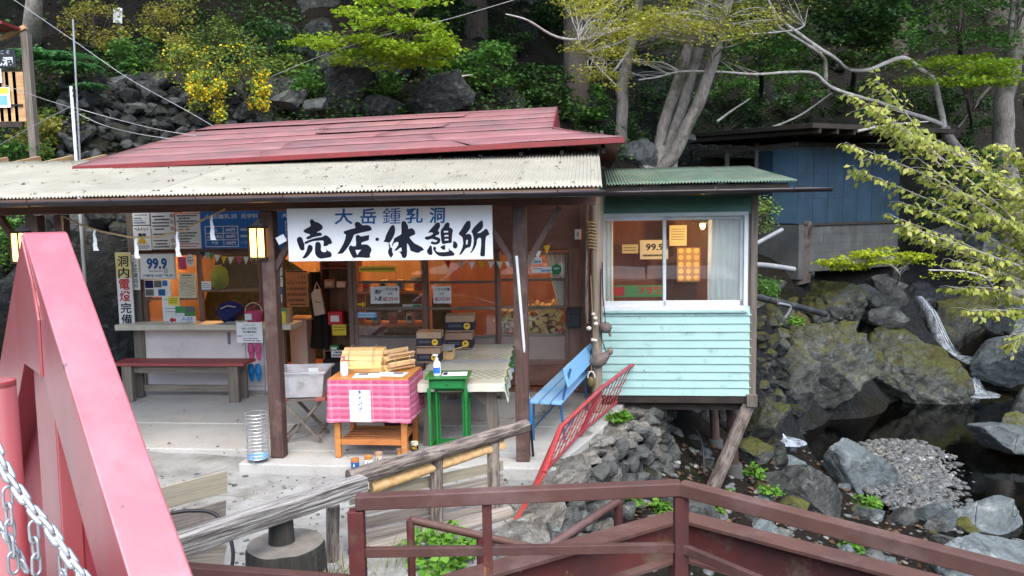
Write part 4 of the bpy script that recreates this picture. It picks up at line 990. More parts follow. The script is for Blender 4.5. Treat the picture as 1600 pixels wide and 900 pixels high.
# main signboard with brush lettering
S, P, k = sign('shop_sign', 'long white shop signboard with big black brush characters hung from the eave beam', 'sign', 449.5, 323.2, 769.5, 406.8, -.13, 'sign_white', .03)
def chaikin(p):
    o = []
    for a, b in zip(p, p[1:] + p[:1]): o += [(a[0] * .8 + b[0] * .2, a[1] * .8 + b[1] * .2), (a[0] * .2 + b[0] * .8, a[1] * .2 + b[1] * .8)]
    return o
O1, O2, O3, O4 = (445, 315), (520, 315), (595, 315), (675, 315)
strokes = [
 (O1, [(370,245),(400,255),(425,285),(455,288),(490,305),(530,340),(535,365),(525,390),(490,412),(450,430),(460,440),(505,432),(525,465),(520,478),(450,490),(390,505),(340,528),(310,530),(300,515),(310,497),(355,475),(355,460),(320,450),(290,440),(262,420),(270,400),(300,380),(330,365),(358,350),(365,325),(352,290),(355,262)]),
 (O1, [(215,493),(240,505),(255,540),(262,568),(280,600),(275,620),(280,660),(272,680),(232,690),(210,660),(190,610),(168,545),(172,520),(190,500)]),
 (O1, [(275,570),(330,545),(400,520),(470,505),(525,498),(570,470),(600,480),(640,515),(655,545),(668,580),(650,595),(620,600),(590,625),(540,628),(550,560),(535,545),(480,548),(400,555),(340,575),(300,598),(280,590)]),
 (O1, [(350,605),(385,620),(395,650),(385,690),(350,740),(320,775),(290,798),(240,798),(270,760),(300,710),(315,660),(325,620)]),
 (O1, [(455,565),(490,570),(508,600),(510,640),(505,680),(525,705),(560,712),(590,700),(575,655),(600,690),(640,705),(660,735),(660,770),(630,785),(560,795),(505,805),(460,785),(425,735),(425,660),(428,600),(440,572)]),
 (O2, [(340,282),(375,290),(420,335),(470,328),(510,335),(540,360),(553,400),(500,415),(430,430),(350,450),(300,465),(285,500),(260,560),(220,630),(175,690),(130,735),(70,733),(60,735),(100,680),(140,610),(170,540),(185,480),(185,465),(155,445),(150,420),(210,400),(270,382),(312,375),(318,360),(305,320),(315,295)]),
 (O2, [(350,465),(375,475),(395,492),(450,480),(520,468),(510,500),(510,540),(450,560),(405,575),(400,605),(440,600),(490,605),(525,635),(548,675),(535,710),(520,745),(528,785),(480,792),(400,785),(340,785),(295,797),(270,770),(245,720),(222,660),(235,625),(255,612),(285,630),(325,625),(328,580),(322,520),(325,480)]),
 (O2, [(625 + 26 * math.cos(a * .7), 530 + 26 * math.sin(a * .7)) for a in range(9)]),
 (O3, [(165,325),(190,335),(203,380),(200,430),(185,480),(150,545),(120,583),(85,568),(35,565),(60,530),(70,480),(100,420),(130,360)]),
 (O3, [(105,585),(125,590),(135,645),(160,650),(160,700),(178,745),(150,785),(130,780),(100,720),(105,680),(120,650)]),
 (O3, [(315,270),(345,278),(365,310),(385,345),(388,390),(420,372),(455,380),(480,415),(487,460),(450,475),(400,500),(430,540),(470,585),(520,610),(580,640),(612,680),(570,695),(525,725),(470,710),(415,690),(405,640),(385,600),(370,585),(368,640),(370,700),(368,760),(345,795),(305,790),(290,750),(275,720),(250,705),(295,700),(292,645),(270,650),(225,688),(182,690),(220,650),(250,600),(245,565),(210,570),(180,590),(165,640),(160,600),(180,555),(185,520),(230,490),(290,460),(290,400),(288,330),(295,285)]),
 (O3, [(810,290),(832,305),(835,350),(820,380),(800,410),(825,430),(820,460),(790,470),(760,490),(830,510),(840,545),(825,585),(790,603),(740,605),(705,590),(700,570),(735,555),(745,572),(790,565),(795,545),(760,535),(720,520),(660,540),(620,525),(620,495),(660,490),(720,470),(740,440),(700,432),(660,442),(690,400),(740,345),(780,300)]),
 (O4, [(210,290),(245,300),(250,330),(240,360),(275,375),(297,405),(285,450),(280,520),(278,580),(220,585),(150,600),(135,570),(125,500),(120,430),(130,390),(165,350),(185,310)]),
 (O3, [(700,612),(718,630),(722,680),(728,730),(715,752),(680,750),(650,715),(648,690),(680,640)]),
 (O4, [(20,635),(50,635),(60,660),(50,690),(90,710),(150,712),(220,705),(240,695),(230,648),(255,680),(290,700),(320,740),(310,758),(240,765),(150,772),(90,760),(50,725),(15,670)]),
 (O4, [(190,605),(185,650),(185,675),(160,680),(130,660),(115,635),(150,620)]), (O4, [(300,550),(340,570),(360,600),(358,640),(330,665),(290,640),(298,600)]),
 (O4, [(515,268),(540,275),(545,330),(535,380),(500,430),(470,465),(520,450),(550,470),(560,510),(555,580),(540,640),(475,655),(445,700),(410,740),(378,755),(405,700),(430,640),(440,580),(430,500),(400,480),(370,450),(410,400),(450,330),(485,280)]),
 (O4, [(695,262),(715,275),(722,350),(690,400),(630,445),(680,440),(720,410),(760,378),(785,400),(800,440),(810,465),(760,485),(750,560),(748,650),(745,770),(700,770),(675,755),(685,680),(692,600),(690,515),(660,505),(630,540),(630,590),(600,660),(565,710),(533,730),(560,680),(580,620),(590,540),(575,460),(552,420),(590,360),(640,310)])]
holes = [(O2, [(318,682),(400,678),(365,720),(345,750)]), (O4, [(165,412),(228,410),(228,433),(168,437)]), (O4, [(175,470),(232,468),(232,490),(176,494)]), (O4, [(178,525),(232,523),(232,546),(180,550)]), (O4, [(480,542),(505,536),(502,598),(478,604)])]
# pixel -> sign plane through the true projection (keeps the slight tilt of the photograph out of the glyphs)
def sp(px, py): u, z = on_v(px, py, -.131); l = S.location; q = toL(l); return u - q.x, z - q.z
mb = MB(); mh = MB()
for off_, pl in strokes:
    pl = chaikin([(off_[0] + a / 9, off_[1] + b / 9) for a, b in pl]); pts = [sp(*q) for q in pl]
    mb.add([(a, -.002, b) for a, b in pts], [tuple(range(len(pts)))])
for off_, pl in holes:
    pts = [sp(off_[0] + a / 9, off_[1] + b / 9) for a, b in pl]; mh.add([(a, -.0035, b) for a, b in pts], [tuple(range(len(pts)))])
mb.build('brush_lettering', m['ink'], S); mh.build('lettering_gap', m['sign_white'], S)
mb = MB()
for ch, px, py, h, wd in [('大', 537, 338.5, 24, 29), ('岳', 575.5, 338, 24, 25), ('鍾', 612, 337, 24, 28), ('乳', 647.5, 337, 23, 27), ('洞', 683, 336.5, 24, 24)]:
    x, z = sp(px, py); txt(mb, ch, x, z, h * k, -.002, w=wd * k, bold=.0 if ch == '鍾' else .02, shear=.06)
mb.build('blue_lettering', m['ink_blue'], S)
# blue price boards
VS = VF - .06
S, P, k = sign('price_board', 'blue price board with white admission table beside the lit lantern', 'sign', 314, 329, 407, 388.5, VS, 'sign_blue')
words(S, P, k, [('大岳鍾乳洞', 346, 338, 7, {'w': 50, 'bold': .008}), ('見学料', 391, 338, 7, {'w': 27, 'bold': .008}), ('大人', 335, 359, 5, {'bold': .03}), ('小・中学生', 335, 369.5, 5, {'w': 25, 'bold': .03}), ('幼児', 335, 379, 5, {'bold': .03}),
    ('600円', 360, 359, 5.5, {'w': 15, 'bold': .03}), ('400円', 360, 369.5, 5.5, {'w': 15, 'bold': .03}), ('200円', 360, 379.5, 5.5, {'w': 15, 'bold': .03}), ('・ヘルメット', 386, 379, 4.6, {'w': 22})], 'ink_white')
marks(S, P, k, [(376, 400, 359, 3.5), (376, 402, 369, 3.5)], 'ink_white')
mb = MB()
for xa, ya, xb, yb in [(320, 352.8, 372, 354), (320, 363.6, 372, 364.6), (320, 374, 372, 375), (320, 384.5, 372, 385.7), (320, 352.8, 321.2, 385.7), (371, 352.8, 372.2, 385.7), (348.5, 352.8, 349.5, 385.7)]:
    a, b = P(xa, ya), P(xb, yb); mb.add([(a[0], -.0012, a[1]), (b[0], -.0012, a[1]), (b[0], -.0012, b[1]), (a[0], -.0012, b[1])], [(0, 1, 2, 3)])
mb.build('table_rules', m['ink_white'], S)
S, P, k = sign('price_board', 'second blue board mostly hidden behind the long white shop sign', 'sign', 434, 329, 527, 388, VS, 'sign_blue')
words(S, P, k, [('大岳鍾乳洞', 466, 336, 7, {'w': 50, 'bold': .03})], 'ink_white')
mb = MB()
for xa, ya, xb, yb in [(446, 345, 500, 346.2), (446, 383, 500, 384.2), (446, 345, 447.2, 384), (446, 358, 500, 359), (446, 371, 500, 372)]:
    a, b = P(xa, ya), P(xb, yb); mb.add([(a[0], -.0012, a[1]), (b[0], -.0012, a[1]), (b[0], -.0012, b[1]), (a[0], -.0012, b[1])], [(0, 1, 2, 3)])
mb.build('table_rules', m['ink_white'], S)
# white notice panels above the shop window
S, P, k = sign('notice', 'small white notice with blue lines above the helmet notice', 'sign', 207, 332, 233.5, 351.5, VS)
marks(S, P, k, [(210, 230, 336, 1.5)], 'ink_grey'); marks(S, P, k, [(209, 221, 341, 2), (209, 227, 348, 2.2)], 'ink_blue'); marks(S, P, k, [(209, 224, 344.5, 1.2)], 'ink_grey')
S, P, k = sign('notice', 'white notice asking to wear helmets with a yellow helmet', 'sign', 208.5, 353, 236, 391, VS)
words(S, P, k, [('ヘルメット', 222, 358, 5.5, {'w': 22, 'bold': .03}), ('着用', 222, 367, 5.5, {'w': 12, 'bold': .04})], 'ink')
a = P(222, 379); mb = MB(); mb.add([(a[0] + math.cos(q) * 6 * k, -.0015, a[1] + max(0, math.sin(q)) * 6.5 * k) for q in np.linspace(0, math.pi, 13)] + [(a[0] - 8 * k, -.0015, a[1] - 1.5 * k), (a[0] + 8 * k, -.0015, a[1] - 1.5 * k)], [tuple(range(13)) + (13, 14)]); mb.build('helmet_print', m['yellow'], S)
marks(S, P, k, [(212, 233, 384, 1), (212, 233, 386, 1), (212, 230, 388, 1)], 'ink_grey')
S, P, k = sign('notice', 'white rules notice with bullet lines and small red symbols', 'sign', 236.5, 331, 273, 389.5, VS)
marks(S, P, k, [(239, 258, 338, 2.2), (242, 266, 343, 2.2), (239, 265, 348, 2.2), (239, 265, 353, 2.2), (242, 257, 358, 2.2), (239, 260, 366, 2.2), (239, 262, 376, 2.2), (242, 260, 381, 2.2), (239, 264, 385.5, 2.2)], 'ink')
mb = MB()
for yy in (337, 347, 357, 376, 385.5):
    a = P(269.5, yy); mb.tube([(a[0] + math.cos(q) * 2.4 * k, -.002, a[1] + math.sin(q) * 2.4 * k) for q in np.linspace(0, 6.28, 12)[:-1]], .4 * k, 4, closed=True)
    mb.tube([(a[0] - 1.6 * k, -.002, a[1] + 1.6 * k), (a[0] + 1.6 * k, -.002, a[1] - 1.6 * k)], .35 * k, 4)
mb.build('symbols', m['ink_red'], S)
S, P, k = sign('notice', 'white notice with dense lines of text beside the blue price board', 'sign', 275, 334, 313.5, 388.5, VS)
marks(S, P, k, [(277, 309, 337, 2.2), (280, 298, 341, 2.2), (277, 309, 345.5, 2.2), (280, 306, 349.5, 2.2), (280, 300, 354, 2.2), (280, 297, 358.5, 2.2), (280, 308, 364, 2.2), (280, 304, 368.5, 2.2), (280, 299, 373, 2.2), (280, 296, 377.5, 2.2)], 'ink'); marks(S, P, k, [(279, 310, 381, 1.6), (279, 306, 385, 1.6)], 'ink_red')
S, P, k = sign('notice_strip', 'thin white strip sign above the dense text notice', 'sign', 285, 329.5, 312, 332.5, VS - .02)
# 99.9 poster
S, P, k = sign('poster', 'white framed poster with large blue 99.9 numerals in the shop window', 'poster', 218, 397.5, 273, 435.5, VS - .02, 'paper', .012, None, 'alu')
words(S, P, k, [('99.9', 245.5, 412, 17, {'w': 32, 'bold': .045}), ('撮影地 大岳鍾乳洞', 246, 430.5, 3.8, {'w': 46, 'bold': .02})], 'ink_blue')
words(S, P, k, [('II', 259, 423, 8, {'bold': .0})], 'ink_grey'); marks(S, P, k, [(232, 255, 423.5, 1.3)], 'ink_grey')
# upright sign boards at the corner post
S, P, k = sign('upright_sign', 'tall narrow sign with yellow top and black and red brush characters', 'sign', 183, 394.5, 207, 508, VF - .14, 'sign_white', .015)
patch(S, P, 183.3, 395, 206.7, 434, 'yellow_pale')
for ch, py, mt in [('洞', 408, 'ink'), ('内', 426, 'ink'), ('電', 444, 'ink_red'), ('燈', 462.5, 'ink_red'), ('完', 481, 'ink'), ('備', 499, 'ink')]:
    words(S, P, k, [(ch, 195, py, 16, {'w': 17, 'bold': .018, 'shear': .05})], mt)
S, P, k = sign('upright_sign', 'small white upright plate with a star beside the corner post', 'sign', 206, 398, 217.5, 453, VF - .1, 'sign_white', .008)
words(S, P, k, [(c, 211.5, y_, 7, {'w': 7.5, 'bold': .01}) for c, y_ in zip('防犯連絡所', (413, 421.5, 430, 438.5, 447))], 'ink_grey'); words(S, P, k, [('☆', 211.5, 403.5, 6)], 'ink_red')
# papers in the shop window
VW = VF - .025
S, P, k = sign('map_poster', 'cream map sheet taped in the shop window', 'poster', 279, 427, 306, 465.5, VW, 'cream_paper', .003)
marks(S, P, k, [(284, 300, 430, 1.5)], 'ink'); mb = MB()
r = random.Random(4)
for q in range(7):
    pts = [P(281 + 23 * i / 5, 436 + 24 * q / 6 + r.uniform(-3, 3)) for i in range(6)]; mb.tube([(a, -.002, b) for a, b in pts], .25 * k, 4)
mb.build('map_lines', m['ink_grey'], S)
S, P, k = sign('photo_card', 'leaflet card of dark blue and white photographs under the 99.9 poster', 'leaflet', 226, 437, 267, 463.5, VW, 'paper', .003)
for q in [(227, 438, 240, 450, 'navy'), (241, 438, 253, 449, 'ink_grey'), (247, 452, 258, 462, 'ink_blue'), (254, 438, 262, 447, 'sign_blue'), (227, 452, 240, 462, 'ink_grey')]: patch(S, P, *q[:4], q[4])
S, P, k = sign('notice', 'white sheet with a bright yellow card in the shop window', 'notice', 254, 463.5, 281, 502, VW - .006, 'paper', .003)
patch(S, P, 263, 464, 280, 477, 'cyellow'); marks(S, P, k, [(257, 262, 468, 1), (257, 278, 482, 1), (258, 276, 487, 1)], 'ink_grey'); marks(S, P, k, [(265, 278, 467, 1), (265, 278, 470, 1), (265, 277, 473, 1)], 'ink')
S, P, k = sign('photo_card', 'green landscape leaflet behind the arrow sign', 'leaflet', 274, 478.5, 305, 496, VW - .012, 'green_print', .003)
patch(S, P, 290, 479, 304, 488, 'ink_grey'); patch(S, P, 275, 489, 288, 495, 'paper')
S, P, k = sign('arrow_sign', 'small white entrance sign with a red arrow on the counter', 'sign', 264, 494, 306, 506, VF - .1, 'paper', .006)
a = P(270, 500); mb = MB(); mb.add([(a[0] + x * k, -.002, a[1] + z * k) for x, z in ((-5.5, 0), (0, 5), (0, 2.2), (5, 2.2), (5, -2.2), (0, -2.2), (0, -5))], [tuple(range(7))]); mb.build('arrow', m['ink_red'], S)
words(S, P, k, [('入口', 292, 498, 5.5, {'w': 17, 'bold': .03}), ('ここです', 291, 503.3, 3, {'w': 18})], 'sign_blue')
S, P, k = sign('price_card', 'small white card in the middle of the shop window', 'card', 315, 439.5, 330, 452.5, VW, 'paper', .003)
marks(S, P, k, [(317, 326, 443, 1), (317, 328, 446, 1), (317, 328, 449, 1)], 'ink_grey')
# oval note
u, z = on_v(297, 407, VW); S = BT('oval_note', 'white oval paper note stuck in the shop window', 'note', u, VW, z); kk = .0078
mb = MB(); mb.slab([(math.cos(q) * 7 * kk, 0, math.sin(q) * 11 * kk) for q in np.linspace(0, 6.28, 21)[:-1]], (0, .003, 0)); mb.build('paper', m['paper'], S)
marks(S, lambda a, b: ((a - 297) * kk, (407 - b) * kk), kk, [(292, 299, 402, 1.3), (292, 303, 407, 1.6), (293, 301, 411, 1)], 'ink')
S, P, k = sign('pink_cloth', 'small pink cloth pouch hung beside the oval note', 'cloth', 278, 402, 290, 421, VW, 'pink', .03)
# counter notice about shoes
S, P, k = sign('notice', 'white card about free shoe loans hanging from the counter end', 'notice', 369.5, 503.5, 410, 535.5, VF - .36, 'paper', .006)
words(S, P, k, [('ハイヒールで', 390, 508, 3.2, {'w': 19}), ('お越しのお客様に', 390, 513.2, 3.6, {'w': 25, 'bold': .01}), ('靴の無料貸出', 390, 518.6, 3.6, {'w': 21, 'bold': .02}), ('しています。', 388, 523.8, 3.3, {'w': 18})], 'ink')
marks(S, P, k, [(379, 403, 529, 1.2), (379, 398, 532.3, 1.2), (371, 378, 525, 1.6), (400, 407, 532.5, 1.6)], 'ink')
# tilted tag on the post
u, z = on_v(440, 374, -.08); S = BT('paper_tag', 'white paper tag tilted on the post brace', 'tag', u, -.09, z); MB().box((0, 0, 0), (.085, .003, .07), (0, -.45, 0)).build('paper', m['paper'], S)
# calendar and inside papers
S, P, k = sign('calendar', 'brown wall calendar with rows of dates inside the doorway', 'calendar', 447, 423, 481, 479, 3.5, 'card', .006)
words(S, P, k, [(str(i * 7 + j - 3) if i * 7 + j - 3 > 0 and i * 7 + j - 3 < 31 else ' ', 450.5 + j * 4.4, 433 + i * 9, 3.6, {'bold': .03}) for i in range(5) for j in range(7) if 0 < i * 7 + j - 3 < 31], 'ink')
marks(S, P, k, [(452, 478, 475.5, 2)], 'ink'); patch(S, P, 448, 423.4, 480.5, 425, 'ink')
for i, q in enumerate([(431, 397, 441, 416, 'orange_wood', 'orange card'), (431, 418, 441, 431, 'paper', 'white card'), (432, 433, 442, 448, 'paper', 'lettered card'), (432, 450, 442, 458, 'sign_blue', 'blue card'), (432, 460, 441, 472, 'paper', 'small photo card')]):
    S, P, k = sign('wall_card', q[5] + ' pinned on the door frame behind the post', 'card', *q[:4], VF - .045, q[4], .003)
    marks(S, P, k, [(q[0] + 1.5, q[2] - 1.5, q[1] + 4, 1.2), (q[0] + 1.5, q[2] - 2, q[1] + 7, 1.2)], 'ink_grey')
# closed-door notices
S, P, k = sign('door_notice', 'white notice half covered by the closed notice on the first glass door', 'notice', 579, 448, 600, 474.5, VF - .016, 'paper', .002)
words(S, P, k, [('店内', 592, 456, 7, {'w': 13, 'bold': .03}), ('入店', 591, 466.5, 7.5, {'w': 15, 'bold': .03})], 'ink')
for x0, lab in ((596, 'white closed notice with red characters on the first glass door'), (677, 'white closed notice with red characters on the second glass door')):
    S, P, k = sign('door_notice', lab, 'notice', x0, 447, x0 + 28, 474, (VF - .02 if x0 < 650 else VF + .024), 'paper', .002)
    words(S, P, k, [('こちらの扉', x0 + 14, 452, 4.4, {'w': 23, 'bold': .015}), ('只今', x0 + 13.5, 459, 3.8, {'w': 8, 'bold': .02})], 'ink'); words(S, P, k, [('締切中', x0 + 14, 467.3, 7, {'w': 24, 'bold': .01})], 'ink_red')
u, z = on_v(565, 475.5, VF - .012); S = BT('arrow_sticker', 'yellow arrow sticker on the first glass door', 'sticker', u, VF - .016, z)
mb = MB(); mb.slab([(x * .0078, 0, q * .0078) for x, q in ((-7, 1.6), (1, 1.6), (1, 5.5), (7, 0), (1, -5.5), (1, -1.6), (-7, -1.6))], (0, .002, 0)); mb.build('sticker', m['yellow'], S)
S, P, k = sign('sticker', 'pale blue strip sticker low on the first glass door', 'sticker', 558.5, 487.5, 588.5, 496.5, VF - .012, 'bench_blue', .002); marks(S, P, k, [(561, 586, 490, 2), (561, 584, 494, 1.5)], 'ink_white')
S, P, k = sign('yellow_banner', 'row of yellow paper cards over the first glass door', 'banner', 560.5, 416, 618.5, 425, VF - .012, 'cyellow', .003); marks(S, P, k, [(563, 616, 420.5, 3)], 'orange_wood')
for q, lab in [((629, 475, 659, 480.5), 'white and green security strip on the second glass door'), ((642, 433.5, 658, 437.5), 'short white strip high on the second glass door'), ((820, 402, 847, 412), 'white strip sticker higher up than the green disc on its sliding door'), ((831, 417, 863, 426), 'white strip sticker touching the green disc on the sliding door')]:
    v = VF + .024 if q[0] < 780 else VF - .016
    S, P, k = sign('sticker', lab, 'sticker', *q, v, 'paper', .002); patch(S, P, q[0] + (q[2] - q[0]) * .55, q[1] + .8, q[2] - .5, q[3] - .8, 'green_print' if q[0] < 800 else 'paper')
    if q[0] > 800: marks(S, P, k, [(q[0] + 2, q[0] + 16, q[1] + 3, 1.3)], 'ink_grey'); marks(S, P, k, [(q[0] + 14, q[2] - 2, q[3] - 3, 3)], 'sign_blue')
u, z = on_v(869.5, 421, VF - .02); S = BT('round_sticker', 'round green disc sticker on a sliding glass door', 'sticker', u, VF - .02, z)
mb = MB(); mb.slab([(math.cos(q) * .062, 0, math.sin(q) * .066) for q in np.linspace(0, 6.28, 25)[:-1]], (0, .002, 0)); mb.build('disc', m['green'], S)
mb = MB(); mb.slab([(math.cos(q) * .042, -.002, math.sin(q) * .014 + .012) for q in np.linspace(0, 6.28, 17)[:-1]], (0, .001, 0)); mb.build('emblem', m['cyan'], S)
# inside papers of the cabin window (on its rear wall)
S, P, k = sign('poster', 'white 99.9 poster with dark numerals on the cabin rear wall', 'poster', 1000, 375, 1044, 405, 3.6, 'paper', .01); words(S, P, k, [('99.9', 1023, 386, 11, {'w': 28, 'bold': .03})], 'ink'); marks(S, P, k, [(1004, 1040, 399, 3)], 'ink')
S, P, k = sign('menu_paper', 'cream menu sheet beside the pendant lamp in the cabin', 'poster', 1046, 352, 1073, 384, 3.4, 'cream_paper', .005); marks(S, P, k, [(1049, 1070, y_, 1.2) for y_ in (358, 362, 366, 370, 374)], 'ink_grey')
S, P, k = sign('menu_paper', 'small pale paper beside the 99.9 poster in the cabin', 'poster', 972, 382, 997, 396, 3.6, 'cream_paper', .005); marks(S, P, k, [(974, 994, 387, 1.5), (974, 994, 391, 1.5)], 'ink_grey')
S, P, k = sign('round_print_poster', 'brown poster with rows of round dishes in the cabin', 'poster', 1058, 387, 1094, 440, 3.4, 'card', .005)
mb = MB()
for i in range(3):
    for j in range(5):
        a = P(1064 + i * 12, 392 + j * 10.5); mb.add([(a[0] + math.cos(q) * 4.2 * k, -.002, a[1] + math.sin(q) * 4.2 * k) for q in np.linspace(0, 6.28, 13)[:-1]], [tuple(range(12))])
mb.build('dish_prints', m['firewood'], S)
S, P, k = sign('festival_flag', 'green cloth banner with red letters low inside the cabin', 'banner', 955, 446, 1040, 464, 2.6, 'green_print', .01); words(S, P, k, [('フラワ', 1015, 454, 12, {'w': 36, 'bold': .05})], 'ink_red'); patch(S, P, 958, 448, 976, 462, 'ink_red')
MB().bx(ca + .1, cb - .5, VC + .25, VC + .75, cz0 + .55, cz0 + .6).build('table_top', m['inner_red'], tag(T('low_table', 'dark table inside the cabin under the window', 'table', L(0, 0, 0), -YAW), None))
lt = bpy.data.objects['table_top'].parent
for a in (ca + .15, cb - .55):
    for b in (VC + .3, VC + .7): MB().bx(a, a + .05, b, b + .05, cz0 - .003, cz0 + .55).build('leg', m['inner_red'], lt)
# buntings and the rope with folded papers
def bunting(pts, v, cols, label, h=.1):
    q = [Vector((on_v(x, y, v)[0], v, on_v(x, y, v)[1])) for x, y in pts]; o0 = q[0]; t = BT('bunting', label, 'bunting', *o0)
    MB().tube([p - o0 for p in q], .003, 5).build('string', m['rope'], t)
    L_ = len(q) - 1
    for i, c in enumerate(cols):
        f = (i + .5) / len(cols) * L_; j = min(int(f), L_ - 1); p = q[j].lerp(q[j + 1], f - j) - o0; w_ = .042
        MB().slab([p + Vector((-w_, 0, 0)), p + Vector((w_, 0, 0)), p + Vector((random.uniform(-.01, .01), random.uniform(-.02, .0), -h))], (0, .002, 0)).build('pennant', m[c], t)
bunting([(314, 391), (330, 396), (355, 401), (385, 401), (404, 396)], VF - .12, ['bluesheet', 'cyan', 'green_print', 'paper', 'yellow', 'curtain', 'pink', 'paper', 'orange_wood', 'yellow'], 'string of small coloured pennants across the shop window')
bunting([(690, 407), (735, 409), (770, 408), (800, 408)], VF - .3, ['ink_red', 'canvas', 'paper', 'yellow', 'curtain', 'cream_paper', 'paper'], 'string of coloured pennants below the shop sign end', .095)
bunting([(818, 404), (840, 392), (862, 379)], VF - .3, ['canvas', 'curtain', 'yellow'], 'short end of pennant string over the sliding door with the green disc', .11)
rp_ = [(97, 337), (125, 351), (160, 362), (205, 371), (245, 371), (285, 360), (320, 342), (352, 326)]
q = [Vector((on_v(x, y, -.09)[0], -.09, on_v(x, y, -.09)[1])) for x, y in rp_]; o0 = q[0]
t = BT('straw_rope', 'sagging straw rope with white folded paper streamers under the eave', 'rope', *o0)
mb = MB(); mb.tube([p - o0 for p in q], .009, 7, jit=.15); mb.tube([q[0] - o0, q[0] - o0 + Vector((0, 0, -.14))], [.012, .008], 6); mb.build('cord', m['rope'], t, smooth=60)
for px, y0, y1 in ((148, 359, 395), (213, 372, 407), (277, 362, 404), (331, 336, 378)):
    a = Vector((on_v(px, y0, -.1)[0], -.1, on_v(px, y0, -.1)[1])) - o0; hh = (y1 - y0) * 7.2 / F; mb = MB(); x = 0; z = 0
    for i in range(4):
        z2 = z - hh / 4; w_ = .013 + .005 * i; x2 = x + (.011 if i % 2 else -.007)
        mb.slab([a + Vector((x - w_ * .6, -.004 * i, z)), a + Vector((x + w_ * .6, -.004 * i, z)), a + Vector((x2 + w_, -.01, z2)), a + Vector((x2 - w_, -.01, z2))], (0, .0015, 0)); x, z = x2, z2 + .005
    mb.build('paper_streamer', m['paper'], t)
# ------------------------------------------------------------------ furniture and goods
def P_(t, mb, name, mat, **k): return mb.build(name, m[mat], t, **k)
# red-topped bench against the counter panel
ua, va = ug(203, 627, .008); ub, vb = ug(366, 629, .008)
t = BT('bench', 'long low bench with faded red top and thick grey legs', 'bench', (ua + ub) / 2, va + .12, .008); w_ = (ub - ua)
P_(t, MB().box((-.02, 0, .475), (w_ + .36, .36, .035)), 'seat', 'bench_red', bevel=.006)
for s in (-1, 1):
    for y in (-.12, .1): P_(t, MB().box((s * w_ / 2, y, .23), (.13, .07, .455)), 'leg', 'grey_wood', bevel=.006)
    P_(t, MB().box((s * w_ / 2, 0, .41), (.06, .22, .07)), 'cross_rail', 'grey_wood_x', bevel=.004)
P_(t, MB().box((0, -.085, .405), (w_ - .12, .03, .1)), 'apron', 'grey_wood_x', bevel=.004)
P_(t, MB().box((0, .12, .12), (w_ - .12, .04, .08)), 'stretcher', 'grey_wood_x', bevel=.004)
# wire rack with slippers
u, z = on_v(398, 570, VF - .2); rk = BT('wire_rack', 'thin wire rack holding slippers at the counter end', 'rack', u, VF - .22, .01)
hz = z + .33
for x in (-.11, .13): P_(rk, MB().tube([(x, .02, 0), (x, .02, hz)], .005, 6), 'upright', 'wire')
for zz in (hz - .05, hz - .36, hz - .62): P_(rk, MB().tube([(-.12, -.05, zz - .03), (-.12, .02, zz), (.14, .02, zz), (.14, -.05, zz - .03)], .004, 6), 'tier', 'wire')
P_(rk, MB().tube([(-.14, -.1, 0.006), (-.14, .1, 0.006), (.16, .1, 0.006), (.16, -.1, 0.006)], .006, 6, closed=True), 'base', 'wire')
def slippers(px, py, mat, label):
    u, z = on_v(px, py, VF - .3)
    for s in (-1, 1):
        o = BT('slipper', label, 'slipper', u + s * .047, VF - .28, z, group=label)
        sole = [(math.cos(q) * .042 * (1.0 if math.sin(q) > 0 else .88), math.sin(q) * .12) for q in np.linspace(0, 6.28, 19)[:-1]]
        P_(o, MB().slab([(x, 0, zz) for x, zz in sole], (0, .02, 0)), 'sole', mat, bevel=.004)
        mb = MB(); mb.grid(lambda a, b: (.044 * math.cos(math.pi * a) * (1 - .25 * b * b), -.045 * math.sin(math.pi * a) * (1 - .5 * b), .0 + .115 * b), 12, 6); P_(o, mb, 'upper', mat, smooth=70)
slippers(397, 583, 'blue_plastic', 'bright blue slipper on the wire rack'); slippers(397, 550, 'pink', 'dark pink slipper on the wire rack')
# cylinder wire stand
u, v = ug(404, 721); t = BT('umbrella_stand', 'round wire umbrella stand beside the front post', 'stand', u, v, .003); r_ = .1; h_ = .46
for i in range(14): P_(t, MB().tube([(math.cos(q) * r_, math.sin(q) * r_, .04 + i * (h_ - .04) / 13) for q in np.linspace(0, 6.283, 25)[:-1]], .003, 5, closed=True), 'wire_ring', 'galv')
for q in np.linspace(0, 6.283, 5)[:-1]: P_(t, MB().tube([(math.cos(q) * r_, math.sin(q) * r_, 0), (math.cos(q) * r_, math.sin(q) * r_, h_)], .004, 5), 'upright_wire', 'galv')
P_(t, MB().lathe([(r_ * .95, .035), (r_ * .98, .055), (r_ * .9, .055), (r_ * .88, .042)], n=20), 'drip_tray', 'bench_blue')
# folding stool and clear bin
ua, va = ug(447, 676); ub, vb = ug(492, 703)
t = BT('folding_stool', 'folding stool with red edged top and crossed legs behind the front post', 'stool', on_v(478, 640, .55)[0] - .02, .62, .003, .12)
for s in (-1, 1): P_(t, MB().box((s * .19, 0, .445), (.1, .42, .03)), 'seat_slat', 'bench_red', bevel=.004)
P_(t, MB().box((0, 0, .44), (.27, .4, .02)), 'seat_slat', 'grey_wood_x')
for y in (-.17, .17):
    for s in (-1, 1): P_(t, MB().box((0, y + s * .018, .215), (.03, .022, .56), (0, s * .72, 0)), 'leg', 'grey_wood', bevel=.003)
for x, zz in ((-.16, .09), (.16, .09), (.0, .22)): P_(t, MB().cyl((x, -.19, zz), (x, .19, zz), .012, n=8), 'rung', 'grey_wood')
t2 = BT('plastic_bin', 'translucent white plastic bin on the folding stool', 'bin', on_v(478, 640, .55)[0] - .02, .62, .466, .12)
mb = MB(); A0, B0, A1, B1, H_ = .2, .16, .24, .2, .27
